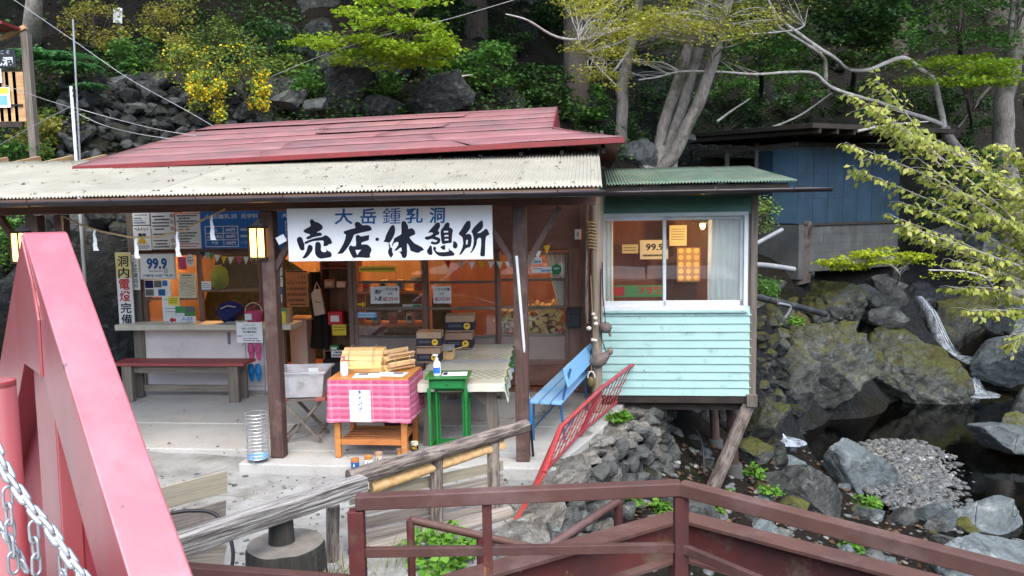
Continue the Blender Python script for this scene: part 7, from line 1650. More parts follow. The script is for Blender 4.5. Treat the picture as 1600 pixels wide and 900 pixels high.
def leaves(name, P, D, S, mat, parent, asp=.45, nj=.5, origin=None, shade=None):
    """one kite-shaped folded leaf per row of P along D; rnd drives its colour"""
    P = np.asarray(P, float); n = len(P); D = nrmz(np.asarray(D, float)); S = np.broadcast_to(np.asarray(S, float), (n,))[:, None]
    N = np.array([0, 0, 1.0]) + rng.normal(0, nj, (n, 3)); X = nrmz(np.cross(D, N)); N = np.cross(X, D)
    if origin is not None: P = P - np.asarray(origin)[None]
    a = P; l = P + D * S * .5 + X * S * asp + N * S * .1; r = P + D * S * .5 - X * S * asp + N * S * .1; t = P + D * S - N * S * .06
    V = np.stack([a, r, t, l], 1).reshape(-1, 3); q = np.arange(n) * 4
    rnd = rng.beta(2, 2, n) if shade is None else np.clip(shade + rng.normal(0, .18, n), 0, 1)
    o = link(name, np_mesh(name, V, np.c_[q, q + 1, q + 2, q + 3], LM[mat], rnd), parent)
    if name in FOL: o['kind'] = 'stuff'
    return o
def cloud(C, n, sp):                                    # n points round each centre, flattened by sp
    C = np.asarray(C, float); k = len(C); p = rng.normal(0, 1, (k * n, 3)); p = nrmz(p) * (rng.random((k * n, 1)) ** (1 / 2.2)) * np.asarray(sp)
    return np.repeat(C, n, 0) + p
def spray_dir(n, droop=.2): a = rng.uniform(0, 6.283, n); return np.c_[np.cos(a), np.sin(a), rng.normal(-droop, .25, n)]
def crv(pts, k=6):
    pts = [Vector(p) for p in pts]; out = []
    for i in range(len(pts) - 1):
        p0, p1, p2, p3 = pts[max(i - 1, 0)], pts[i], pts[i + 1], pts[min(i + 2, len(pts) - 1)]
        for t_ in np.linspace(0, 1, k + 1)[:-1]: out.append(.5 * ((2 * p1) + (p2 - p0) * t_ + (2 * p0 - 5 * p1 + 4 * p2 - p3) * t_ ** 2 + (3 * p1 - p0 - 3 * p2 + p3) * t_ ** 3))
    return out + [pts[-1]]
def limb(pts, r0, r1, mat, parent, name='limb', n=9, k=5, o0=Vector(), jit=.06):
    c = crv(pts, k); q = len(c); c = [p - o0 + Vector((noise.noise(p * 1.7), noise.noise(p * 1.7 + Vector((9, 0, 0))), 0)) * r0 * .35 for p in c]
    return MB().tube(c, [r0 + (r1 - r0) * i / (q - 1) for i in range(q)], n, jit=jit).build(name, m[mat], parent, smooth=60)
def twigs(mb, C, src, r, o0, wob=.15):
    for c in C:
        s = Vector(src) if not callable(src) else src(c); c = Vector(c); md = s.lerp(c, .5) + Vector((random.uniform(-wob, wob), random.uniform(-wob, wob), random.uniform(-.05, wob)))
        mb.tube([p - o0 for p in crv([s, md, c], 3)], [r, r * .8, r * .75, r * .6, r * .5, r * .4, r * .3], 5, caps=False)
def near_on(path):
    def f(c):
        c = Vector(c); return min(path, key=lambda p: (p - c).length + max(0, p.z - c.z) * .6)
    return f
# --- tall cedars: trunk in view, unseen crown enlarged to shade the slope
def cedar(px, py, wpx, d, lean, label, seed, top=17):
    b = at(px, py, d); b.z = ter(b.x, b.y) - .3 if b.z > ter(b.x, b.y) - .3 else b.z - 1.0; r0 = wpx * d / F / 2
    t = T('cedar_tree', label, 'tree', b, group='cedars on the slope'); tp = Vector((lean * 8, .5, top))
    vs = []; n, sg = 22, 24; mb = MB()
    for i in range(sg + 1):
        z = i / sg; c = Vector((0, 0, 0)).lerp(tp, z); r = r0 * (1 - .6 * z) * (1 + .35 * math.exp(-z * 18))
        for j in range(n): q = 2 * math.pi * j / n; k_ = 1 + .05 * noise.noise(Vector((math.cos(q) * 3, math.sin(q) * 3, seed + z * 3))) + .03 * math.cos(q * 7 + seed + z * 4); vs.append(c + Vector((math.cos(q) * r * k_, math.sin(q) * r * k_, 0)))
    mb.add(vs, [(i * n + j, i * n + (j + 1) % n, (i + 1) * n + (j + 1) % n, (i + 1) * n + j) for i in range(sg) for j in range(n)]).build('trunk', m['bark_cedar'], t, smooth=60)
    C = []; lm = MB()
    zs_ = max(4.0, 8.6 - b.z + .12 * (d - 18))
    for i in range(46):
        z = zs_ + (top - zs_) * (i / 46) ** .9; a = i * 2.4 + seed; rad = (3.9 * (1 - (z - zs_) / (top - zs_ + 1.5)) + .4)
        e = Vector((lean * 8 * z / top + math.cos(a) * rad, math.sin(a) * rad, z - .35 * rad)); lm.tube([(lean * 8 * z / top, 0, z), e], [.035, .012], 5)
        for f in (.45, .75, 1.0): C.append(Vector((lean * 8 * z / top, 0, z)).lerp(e, f))
    lm.build('limbs', m['bark_dark'], t)
    P = cloud(C, 46, (.7, .7, .35)); leaves('crown', P, spray_dir(len(P), .5), rng.uniform(.2, .38, len(P)), 'dark', t, .22)
for a in [(745, 100, 37, 19.5, .0, 'straight cedar trunk standing in the dark gap behind the red roof ridge', 1), (818, 60, 30, 23, 0.02, 'slimmer cedar trunk beside the straight one in the dark gap', 2), (903, 200, 42, 17.2, -.01, 'stout cedar trunk rising behind the gable end of the red roof', 3),
          (1405, 60, 22, 30, .0, 'dark cedar trunk far up the slope above the blue shed', 4), (1462, 60, 24, 31, .0, 'second dark cedar trunk far up the slope', 5), (1230, 10, 26, 33, 0, 'dim cedar trunk behind the white branches', 6), (640, -10, 30, 22, 0, 'cedar trunk almost hidden by the bright maple', 7), (330, -20, 34, 21, 0, 'cedar at the top of the slope over the shrubs', 8), (560, -40, 34, 26, 0, 'cedar high on the slope above the high grey rock', 9), (1560, -10, 30, 33, 0, 'cedar far upstream behind the patchy trunk', 10)]: cedar(*a)
# --- clump of leaning pale trunks
b = at(1032, 250, 16.0); b.z = min(b.z, ter(b.x, b.y)) - .15
t = T('clump_tree', 'clump of three leaning pale grey trunks behind the cabin roof', 'tree', b); o0 = Vector(b)
tr = []
for pl, r0, r1 in [([(1030, 255, 16), (1036, 200, 16.0), (1058, 130, 16.2), (1078, 60, 16.3), (1092, -30, 16.3), (1100, -160, 16.2)], .13, .08), ([(1036, 258, 15.9), (1050, 215, 15.8), (1075, 140, 15.8), (1092, 70, 15.7), (1103, -10, 15.6), (1125, -150, 15.3)], .115, .07), ([(1025, 268, 15.8), (1055, 238, 15.6), (1085, 175, 15.4), (1112, 100, 15.2), (1130, 30, 15.0), (1150, -60, 14.8), (1160, -180, 14.6)], .14, .08)]:
    pts = [at(*q) for q in pl]; tr += crv(pts); limb(pts, r0, r1, 'bark_pale', t, 'trunk', 14, o0=o0)
rk_ = rock_mesh('root_flare', 77, 3, m['bark_pale'], 3, .18); o = link('root_flare', rk_, t); o.location = at(1028, 255, 15.85) - o0; o.scale = (.42, .3, .3)
C = [at(random.uniform(985, 1230), random.uniform(-5, 62), random.uniform(13.2, 15.6)) for _ in range(46)] + [at(random.uniform(1000, 1160), random.uniform(-140, -10), random.uniform(13, 17)) for _ in range(40)] + [at(random.uniform(1010, 1090), random.uniform(20, 50), random.uniform(13.2, 14.6)) for _ in range(14)]
mb = MB(); twigs(mb, C, near_on(tr), .02, o0); mb.build('twigs', m['bark_white'], t)
P = cloud(C, 62, (.45, .45, .09)); leaves('crown', P, spray_dir(len(P)), rng.uniform(.04, .07, len(P)), 'yelmaple', t, .42, .45, o0)
# --- slim pale tree and its yellow-green spray over the roof
b = at(972, 190, 16.6); t = T('slim_tree', 'slim pale trunk with yellow-green sprays over the roof end', 'tree', (b.x, b.y, ter(b.x, b.y) - .1)); o0 = Vector(t.location)
pts = [Vector((b.x, b.y, o0.z)), at(972, 140, 16.5), at(982, 90, 16.4), at(995, 20, 16.2), at(1004, -60, 16.0), at(1012, -170, 15.8)]; limb(pts, .13, .07, 'bark_pale', t, 'trunk', 12, o0=o0)
br = [at(990, 40, 16.2), at(950, 52, 14.8), at(915, 62, 13.6), at(870, 58, 12.8), at(825, 32, 12.2), at(790, 22, 12)]; limb(br, .04, .008, 'bark_white', t, 'limb', 7, o0=o0)
br2 = [at(985, 75, 16.3), at(950, 120, 14.4), at(925, 95, 13.6), at(902, 62, 13.0)]; limb(br2, .03, .008, 'bark_white', t, 'limb', 7, o0=o0)
C = [at(random.uniform(878, 1000), random.uniform(-8, 40), random.uniform(12.6, 14.5)) for _ in range(30)] + [at(random.gauss(950, 28), random.uniform(42, 92), random.uniform(12.8, 14.3)) for _ in range(26)] + [at(random.gauss(940, 22), random.uniform(92, 135), random.uniform(13, 14)) for _ in range(9)]
mb = MB(); twigs(mb, C, near_on(crv(br) + crv(br2)), .012, o0); mb.build('twigs', m['bark_white'], t)
P = cloud(C, 52, (.36, .36, .08)); leaves('crown', P, spray_dir(len(P)), rng.uniform(.04, .065, len(P)), 'yelmaple', t, .42, .45, o0)
# --- crooked white-limbed tree at the right
base = at(1596, 362, 20.8); t = T('crooked_tree', 'tree with crooked white limbs reaching out over the blue shed', 'tree', (base.x, base.y, ter(base.x, base.y) - .2)); o0 = Vector(t.location); d = 17.77
limb([Vector((base.x, base.y, o0.z)), at(1585, 330, 20.3), at(1555, 295, 19.6), at(1515, 255, 18.6), at(1485, 222, 17.9), at(1476, 200, 17.7)], .2, .1, 'bark_pale', t, 'trunk', 12, o0=o0)
la = [at(1476, 204, d), at(1469, 165, d), at(1459, 128, d), at(1438, 108, d), at(1412, 91, d), at(1388, 97, d), at(1355, 110, d), at(1325, 108, d), at(1305, 92, 16.61), at(1275, 72, 16.41), at(1245, 50, 16.20), at(1222, 32, 16.05), at(1208, 14, 15.95), at(1190, -20, 15.83)]; limb(la, .065, .024, 'bark_white', t, o0=o0)
lb = [at(1474, 196, d), at(1450, 186, d), at(1415, 175, d), at(1372, 160, d), at(1335, 150, 16.81), at(1302, 138, 16.59), at(1288, 128, 16.49), at(1270, 114, 16.37), at(1230, 113, 16.10), at(1180, 116, 15.76), at(1120, 112, 15.35), at(1062, 112, 14.96), at(1030, 120, 14.74), at(998, 125, 14.52)]; limb(lb, .055, .012, 'bark_white', t, o0=o0)
limb([at(1063, 112, 14.96), at(1035, 98, 14.77), at(1000, 96, 14.54), at(975, 90, 14.37)], .018, .006, 'bark_white', t, o0=o0, n=6)
limb([at(1290, 127, 16.51), at(1290, 108, 16.51), at(1288, 92, 16.49), at(1268, 72, 16.36)], .045, .035, 'bark_pale', t, o0=o0)
limb([at(1283, 84, 16.46), at(1255, 66, 16.27), at(1232, 52, 16.11), at(1215, 38, 16.00), at(1208, 10, 15.95)], .035, .015, 'bark_white', t, o0=o0, n=7)
lc = [at(1257, 40, 16.28), at(1245, 46, 16.20), at(1215, 50, 16.00), at(1170, 53, 15.69), at(1140, 47, 15.49), at(1090, 46, 15.15), at(1030, 52, 14.74), at(985, 52, 14.43)]; limb(lc, .02, .006, 'bark_white', t, o0=o0, n=6)
mb = MB(); E_ = [at(x + random.uniform(-60, 30), y + random.uniform(-32, 32), dd) for x, y, dd in [(1000, 60, 16.2), (1040, 35, 16.3), (1080, 60, 16.3), (1130, 30, 16.5), (1170, 70, 16.6), (1200, 20, 16.7), (960, 100, 16.2), (1010, 105, 16.2), (1150, 10, 16.6), (1100, 15, 16.4), (1230, 10, 16.8), (1260, 10, 17.0)] for _ in range(6)]
twigs(mb, E_, near_on(crv(lc) + crv(lb)[20:] + crv(la)[-20:]), .009, o0); mb.build('twigs', m['bark_white'], t)
C = E_ + [at(random.uniform(1200, 1330), random.uniform(-10, 28), 17) for _ in range(8)] + [at(random.uniform(1310, 1370), random.uniform(72, 100), 17.5) for _ in range(5)]
P = cloud(C, 11, (.3, .3, .08)); leaves('crown', P, spray_dir(len(P)), rng.uniform(.045, .075, len(P)), 'yelmaple', t, .42, .45, o0)
# --- patchy trunk at the right edge
base = at(1588, 352, 20.60); t = T('patchy_tree', 'lichen-patched grey trunk at the stream bend', 'tree', (base.x, base.y, ter(base.x, base.y) - .2)); o0 = Vector(t.location)
tp = [Vector((base.x + .1, base.y, o0.z)), at(1578, 300, 20.50), at(1566, 215, 20.30), at(1572, 140, 20.20), at(1588, 60, 20.10), at(1598, -20, 20.00), at(1606, -150, 19.80)]; limb(tp, .28, .17, 'bark_pale', t, 'trunk', 16, o0=o0)
l2 = [at(1577, 118, 20.20), at(1560, 125, 20.00), at(1538, 145, 19.80), at(1515, 178, 19.60), at(1496, 200, 19.50)]; limb(l2, .05, .03, 'bark_pale', t, o0=o0); limb([at(1580, 110, 20.20), at(1578, 60, 20.00), at(1582, 10, 19.90), at(1572, -40, 19.80)], .07, .05, 'bark_pale', t, o0=o0)
C = [at(random.uniform(1450, 1640), random.uniform(-220, 15), random.uniform(17, 20)) for _ in range(40)]; mb = MB(); twigs(mb, C, near_on(crv(tp)), .02, o0); mb.build('twigs', m['bark_pale'], t)
P = cloud(C, 45, (.4, .4, .12)); leaves('crown', P, spray_dir(len(P)), rng.uniform(.06, .09, len(P)), 'mid', t, .42, .45, o0)
# --- tall pale tree over the kiosk, and unseen crowns added overhead to shade the slope
base = hit(52, 60, 11); base = at(50, 70, max(13.5, min(base.y, 16))); t = T('tall_tree', 'tall grey trunk above the notice kiosk', 'tree', (base.x, base.y, min(base.z, ter(base.x, base.y)) - .2)); o0 = Vector(t.location)
ptt = [o0, at(48, 30, 14.6), at(58, -30, 14.4), at(70, -200, 14.2), at(90, -420, 14)]; limb(ptt, .17, .08, 'bark_pale', t, 'trunk', 12, o0=o0)
def shade_crown(tree, x0, x1, y0, y1, z0, z1, n=46, mk='mid'):
    ob = bpy.data.objects[tree]; o0 = Vector(ob.location); C = [Vector((random.uniform(x0, x1), random.uniform(y0, y1), random.uniform(z0, z1))) for _ in range(n)]
    mb = MB(); src = Vector(((x0 + x1) / 2, (y0 + y1) / 2, z0 - .5)); twigs(mb, C, src, .03, o0, .5); mb.tube([Vector((0, 0, max(3, z0 - o0.z - 4))), src - o0], [.1, .06], 6); mb.build('twigs', m['bark_dark'], ob)
    P = cloud(C, 75, (.85, .85, .3)); leaves('crown', P, spray_dir(len(P)), rng.uniform(.16, .3, len(P)), mk, ob, .42, .4, o0)
shade_crown('tall_tree', -14, -5, 11.5, 18, 8.6, 11.5); shade_crown('clump_tree', 1.5, 9, 12, 19, 9.2, 12.5, 52); shade_crown('slim_tree', -4.5, 3, 12.5, 18.5, 9.0, 12.0, 50); shade_crown('patchy_tree', 9, 19, 15, 24, 9.8, 13.5, 56); shade_crown('crooked_tree', 6, 14, 12.5, 17, 8.8, 11.0, 36)
# --- hornbeam sprays hanging in from the right bank
base = Vector((7.9, 9.4, 0)); base.z = ter(base.x, base.y) - .2; t = T('hornbeam', 'young tree with hanging pale yellow-green leaves beside the pool', 'tree', base); o0 = Vector(base)
st_ = [base, base + Vector((-.1, -.1, 1.2)), at(1700, 520, 9.2), at(1668, 440, 9.1), at(1650, 340, 9.0), at(1645, 200, 8.9)]; limb(st_, .07, .03, 'bark_pale', t, 'trunk', 10, o0=o0); sp_ = crv(st_)
tw = [[(1650, 420, 9.1), (1570, 330, 8.8), (1500, 270, 8.6), (1430, 215, 8.5), (1375, 175, 8.4), (1335, 152, 8.4)], [(1650, 410, 9.1), (1580, 350, 8.8), (1500, 300, 8.6), (1420, 262, 8.5), (1365, 240, 8.4), (1328, 226, 8.4)], [(1650, 380, 9.1), (1590, 300, 9), (1530, 262, 8.8), (1470, 222, 8.8), (1420, 205, 8.7), (1390, 195, 8.7)],
      [(1655, 430, 9.1), (1590, 395, 8.9), (1510, 355, 8.7), (1450, 330, 8.6), (1412, 318, 8.6)], [(1655, 440, 9.1), (1590, 420, 8.9), (1500, 378, 8.7), (1440, 355, 8.6), (1395, 338, 8.6)], [(1655, 420, 9.1), (1600, 330, 9), (1560, 285, 8.9), (1545, 262, 8.9), (1520, 235, 8.8)], [(1655, 460, 9.1), (1600, 440, 8.8), (1540, 418, 8.6), (1490, 408, 8.5)],
      [(1655, 480, 9.1), (1600, 470, 8.8), (1560, 452, 8.7), (1515, 448, 8.6)], [(1650, 360, 9.1), (1620, 290, 9), (1590, 240, 9), (1560, 225, 9)], [(1655, 400, 9.2), (1600, 370, 9.2), (1560, 320, 9.1), (1490, 300, 9.0), (1450, 282, 9)], [(1470, 250, 8.7), (1425, 190, 8.7), (1395, 150, 8.6), (1370, 128, 8.6)], [(1655, 430, 8.8), (1610, 380, 8.6), (1580, 350, 8.5), (1550, 335, 8.5)], [(1655, 500, 9), (1620, 490, 8.9), (1585, 482, 8.8), (1560, 488, 8.8)], [(1655, 400, 8.8), (1625, 350, 8.7), (1600, 320, 8.6), (1585, 290, 8.6)]]
rt = random.Random(17)
for w_ in list(tw): 
    dx, dy, dz = rt.uniform(-5, 45), rt.uniform(12, 48), rt.uniform(-.5, .4); tw.append([(x + dx * (i / 4), y + dy * min(1, (i + .6) / 3), d_ + dz) for i, (x, y, d_) in enumerate(w_)])
mb = MB(); LP, LD = [], []
for w_ in tw:
    c = crv([at(*q) for q in w_], 12); n = len(c); mb.tube([p - o0 for p in c], [.012 - .009 * i / n for i in range(n)], 5)
    for i in range(int(n * .1), n, 2):
        tng = (c[min(i + 1, n - 1)] - c[i - 1]).normalized(); s_ = 1 if (i // 2) % 2 else -1
        side = (tng.cross(Vector((0, 0, 1))).normalized() * s_ * .8 + tng * random.uniform(.4, .9) + Vector((0, 0, random.uniform(-.35, .25)))).normalized(); Ls = random.uniform(.1, .42) * (1 - .4 * i / n)
        ends = [(c[i], side, Ls), (c[i], tng, .12)]; mb.tube([c[i] - o0, c[i] + side * Ls * .5 - o0 + Vector((0, 0, .01)), c[i] + side * Ls - o0 - Vector((0, 0, .02))], [.004, .003, .0015], 4, caps=False)
        for (p0, dr, Lx) in ends:
            k_ = max(2, int(Lx / .05))
            for q in range(k_):
                f = (q + .6) / k_; p = p0 + dr * Lx * f - Vector((0, 0, .02 * f)); sd2 = dr.cross(Vector((0, 0, 1))).normalized() * (1 if q % 2 else -1)
                LP.append(p + Vector((random.gauss(0, .01), random.gauss(0, .01), random.gauss(0, .01)))); LD.append(sd2 * .6 + dr * .5 + Vector((random.gauss(0, .2), random.gauss(0, .2), -.7 + random.gauss(0, .3))))
mb.build('twigs', m['bark_white'], t, smooth=60); leaves('crown', LP, LD, rng.uniform(.055, .098, len(LP)), 'horn', t, .31, .6, o0)
# --- layered maples
def maple(label, base, stem, C, n, sp, size, mk, stem_r=.05, tw=.012, name='maple_tree', bark='bark_dark'):
    b = Vector(base); t = T(name, label, 'tree', b); pts = [b] + [at(*q) for q in stem]; limb(pts, stem_r, stem_r * .4, bark, t, 'trunk', 9, o0=b)
    mb = MB(); twigs(mb, C, near_on(crv(pts)), tw, b); mb.build('twigs', m[bark], t)
    P = cloud(C, n, sp); leaves('crown', P, spray_dir(len(P)), rng.uniform(size * .75, size * 1.25, len(P)), mk, t, .42, .4, b)
def base_at(px, py, d0=11): p = hit(px, py, d0); p.z -= .1; return p
C = []
for (x0, x1, y, k) in [(462, 590, 62, 16), (500, 640, 78, 14), (560, 690, 40, 14), (590, 705, 70, 16), (600, 690, 98, 10), (540, 640, 20, 10), (640, 710, 60, 8), (660, 712, 82, 7), (580, 680, 2, 10), (520, 600, 96, 5)]:
    for i in range(k): C.append(at(random.uniform(x0, x1), y + random.gauss(0, 4) - (x0 + x1) * 0, random.uniform(12.6, 14.2)))
maple('bright green maple spreading over the red roof ridge', base_at(640, 120), [(650, 90, 14.2), (640, 50, 13.6), (620, 20, 13.4), (600, -30, 13.4)], C, 55, (.3, .3, .06), .075, 'maple')
C = [at(random.gauss(1375, 38), 405 + random.gauss(0, 7) - abs(random.gauss(0, 5)), random.uniform(15.6, 16.8)) for _ in range(34)] + [at(random.uniform(1295, 1340), random.uniform(408, 420), 16) for _ in range(8)]
maple('low lime-yellow maple spray in front of the concrete base', base_at(1400, 440, 13), [(1405, 430, 16.4), (1392, 415, 16.2), (1360, 408, 16)], C, 50, (.28, .28, .05), .075, 'lime', .03, .008, bark='bark_white')
C = [at(random.uniform(1425, 1580), random.uniform(88, 132), random.uniform(16.5, 19)) for _ in range(60)]
maple('layered bright green maple beyond the patchy trunk', base_at(1520, 200, 16), [(1515, 170, 18), (1500, 130, 17.6), (1470, 110, 17.2)], C, 55, (.42, .42, .06), .085, 'maple')
C = [at(random.uniform(1450, 1600), random.uniform(395, 440), random.uniform(13.5, 16)) for _ in range(18)]
maple('thin spray of small leaves over the waterfall', base_at(1560, 470, 14), [(1545, 440, 15), (1510, 425, 14.6), (1450, 422, 14.4)], C, 26, (.3, .3, .08), .06, 'lime', .03, .008, bark='bark_white')
C = [at(random.uniform(1270, 1390), random.uniform(-10, 100), random.uniform(17.5, 20)) for _ in range(55)]
maple('dark green fir-like tree behind the white limbs', base_at(1330, 140, 15), [(1335, 110, 19), (1330, 40, 19), (1330, -60, 19)], C, 70, (.5, .5, .12), .12, 'dark', .08)
C = [at(random.uniform(1120, 1270), random.uniform(45, 110), random.uniform(17.5, 20)) for _ in range(45)]
maple('deep green tree filling the gap behind the leaning trunks', base_at(1190, 150, 15), [(1190, 110, 19), (1190, 60, 19), (1195, 20, 19)], C, 60, (.5, .5, .12), .1, 'mid', .07)
C = [at(random.uniform(1410, 1600), random.uniform(-10, 75), random.uniform(19, 23)) for _ in range(50)]
maple('dark mixed foliage tree high above the shed', base_at(1500, 110, 18), [(1500, 80, 21), (1500, 20, 21), (1500, -60, 21)], C, 45, (.6, .6, .14), .11, 'mid', .08)
C = [at(random.uniform(1420, 1560), random.uniform(230, 335), random.uniform(17, 20)) for _ in range(36)]
maple('dark green bush upstream beyond the shed corner', base_at(1500, 330, 16), [(1495, 300, 18.5), (1490, 260, 18.4)], C, 50, (.45, .45, .2), .09, 'dark', .05)
# --- shrubs on the slope
def shrub(label, px, py, w_, h_, d, mk, size, n=10, per=70, name='shrub', flowers=None, group=None, sp=(.22, .22, .14), snap=True):
    if snap: b = hit(px, py + h_ / 2, d - 2.5, d + 4); d = min(max(b.y - .15, d - 2.5), d + 2.5)
    b = at(px, py + h_ / 2, d); C = []
    while len(C) < n:
        a, b_ = random.uniform(-1, 1), random.uniform(-1, 1)
        if a * a + b_ * b_ < 1.1: C.append(at(px + a * w_ / 2, py + b_ * h_ / 2, d + random.uniform(-.5, .5)))
    t = T(name, label, 'shrub', b, group=group)
    mb = MB(); twigs(mb, C, b, .012, b, .12); mb.build('stems', m['bark_dark'], t)
    P = cloud(C, per, sp); leaves('foliage', P, spray_dir(len(P)), rng.uniform(size * .7, size * 1.3, len(P)), mk, t, .36, .6, b)
    if flowers: P = cloud([c for c in C if random.random() < .75], flowers, np.array(sp) * 1.05); leaves('flowers', P, spray_dir(len(P)), rng.uniform(.03, .05, len(P)), 'flower', t, .5, .8, b)
    return t
BG = [('layered green bush filling the slope behind the shed roof', 1240, 135, 120, 60, 21, 'mid', .09, 12), ('green bush under the long white limb', 1130, 135, 100, 50, 19.5, 'mid', .08, 10), ('dim green bush between patchy trunk and blue shed', 1530, 230, 80, 90, 19.5, 'dark', .09, 12), ('green bush high above the white limbs', 1380, 40, 130, 90, 22, 'mid', .1, 13), ('green bush beneath the layered maple', 1480, 165, 120, 50, 20, 'dark', .09, 12), ('green bush between the slim pale trunk and the leaning clump', 1035, 150, 60, 70, 18, 'dark', .08, 8), ('ferny bush above the gable end', 930, 165, 50, 60, 16, 'mid', .08, 7), ('bush on the slope above the jagged rock', 700, 105, 60, 40, 15.5, 'mid', .08, 7), ('bush on the bare slope between two cedars above the roof ridge', 800, 60, 60, 60, 18.5, 'dark', .09, 8), ('green bush on the slope over the flat grey stone', 440, 110, 60, 40, 14.5, 'shrub', .07, 7), ('tall dark bush at the top of the slope', 1120, 10, 120, 60, 25, 'dark', .12, 12), ('dark bush upstream over the boulders', 1560, 300, 90, 50, 20, 'dark', .09, 9)]
for a in BG: shrub(*a[:8], n=a[8] * 2, per=60)
for a in [('yellow-green shrub on the slope between aerial pole and kiosk trunk', 150, 40, 100, 70, 14.6, 'olive', .06, 12), ('bright mid-green bush above the stone wall', 205, 90, 90, 70, 14.0, 'mid', .07, 13), ('olive shrub beside the small pale plate', 265, 30, 80, 70, 15.0, 'olive', .06, 11), ('olive shrub hanging over the wall top', 290, 85, 80, 70, 14.2, 'olive', .055, 11),
          ('dense shrub at the top of the wall end', 330, 55, 70, 60, 14.6, 'shrub', .06, 10), ('low bush directly above the stone wall', 235, 118, 70, 40, 13.7, 'shrub', .06, 8), ('leafy green bush at the cedar foot above the roof ridge', 762, 110, 64, 70, 14.6, 'mid', .09, 10), ('small green bush above the jagged rock', 775, 80, 40, 30, 15.2, 'mid', .09, 5),
          ('dim green bush between two cedars', 835, 120, 90, 60, 16.5, 'dark', .1, 10), ('dim green bush behind the roof gable', 860, 160, 70, 50, 15.6, 'dark', .09, 9), ('green bush beside the pale clump roots', 985, 205, 50, 50, 15.4, 'dark', .08, 7), ('tangled bush under the shed roof edge', 1130, 185, 110, 50, 17, 'dark', .08, 10),
          ('green shrub on the rock ledge above the roof', 490, 125, 50, 40, 14.2, 'mid', .08, 5), ('fresh shrub beside the flat grey stone', 590, 128, 50, 40, 14.2, 'mid', .08, 6), ('dark shrub between flowering shrubs and bright maple', 420, 60, 80, 60, 16.5, 'dark', .08, 9), ('mixed shrub near the foot of the mast', 60, 215, 90, 50, 11.6, 'olive', .06, 10), ('green bush between kiosk post and aerial poles', 30, 250, 90, 50, 11.2, 'mid', .07, 10),
          ('leafy bush beside the lantern post behind the red A-frame', 10, 380, 50, 90, 11.0, 'mid', .07, 9), ('moss-green bush under the kiosk', 90, 195, 60, 40, 12.0, 'shrub', .06, 7), ('small bush at the cabin corner by the pipes', 1192, 335, 26, 40, 11.6, 'shrub', .05, 5), ('bush above the stacked stones', 1195, 452, 50, 30, 12.6, 'mid', .06, 6),
          ('dark bush far up between cedars', 690, 20, 100, 60, 19, 'dark', .1, 9), ('dark bush high above the gable', 870, 30, 100, 60, 21, 'dark', .1, 10), ('dark bush high behind the slim pale tree', 1010, 60, 80, 70, 20, 'dark', .1, 9), ('dark undergrowth beneath the crooked white limbs', 1320, 150, 130, 60, 20, 'dark', .09, 12), ('dark undergrowth between crooked limbs and layered maple', 1440, 150, 110, 70, 20.5, 'dark', .09, 11),
          ('dim bush directly above the blue shed', 1180, 165, 120, 40, 20, 'dark', .09, 10), ('green clump upstream by the boulder', 1470, 350, 70, 40, 19.5, 'dark', .08, 7)]: shrub(*a[:8], n=a[8] * 2, per=60)
for a, fl, lab in [((325, 115, 90, 70, 13.3), 16, 'broad green shrub with scattered yellow blossom over the stone wall'), ((385, 95, 60, 80, 13.5), 14, 'yellow blossoming shrub at the roof-ridge end of the stone wall'), ((285, 105, 60, 60, 13.5), 12, 'olive flowering shrub beside the bright bush'), ((402, 135, 24, 90, 12.9), 60, 'long yellow blossom streamer beside the roof hip'), ((305, 142, 30, 50, 12.7), 75, 'dense golden blossom clump hanging on the wall face'), ((340, 160, 18, 60, 12.7), 40, 'thin yellow blossom trail down the wall face')]:
    shrub(lab, *a, 'shrub', .055, n=14, per=50, name='kerria_bush', flowers=fl, snap=False, sp=(.22, .22, .14) if fl < 30 else (.1, .12, .12))
# ferns
def fern(px, py, d, s, label, k=11, group=None):
    b = at(px, py, d); t = T('fern', label, 'fern', b, group=group); P, D = [], []
    for i in range(k):
        a = i * 6.283 / k + random.uniform(-.2, .2); Ln = s * random.uniform(.8, 1.15)
        for j in range(22):
            f = j / 21; c = Vector((math.cos(a) * Ln * f, math.sin(a) * Ln * f, Ln * (.75 * f - .75 * f * f) + .02))
            for sd_ in (-1, 1):
                for q in range(3):
                    w_ = Ln * .17 * math.sin(math.pi * min(1, f * .9 + .1)) * (q + .6) / 3; P.append(c + Vector((-math.sin(a), math.cos(a), 0)) * sd_ * w_); D.append(Vector((-math.sin(a) * sd_ + math.cos(a) * .6, math.cos(a) * sd_ + math.sin(a) * .6, -.2)))
    leaves('fronds', P, D, Ln * .11, 'fern', t, .3, .3)
for a in [(82, 100, 13.2, .75, 'large green fern beside the aerial poles'), (110, 112, 13.0, .55, 'medium fern beside the large one'), (55, 95, 13.4, .6, 'fern near the kiosk post'), (140, 140, 12.9, .3, 'small fern growing from the stone wall')]: fern(*a)
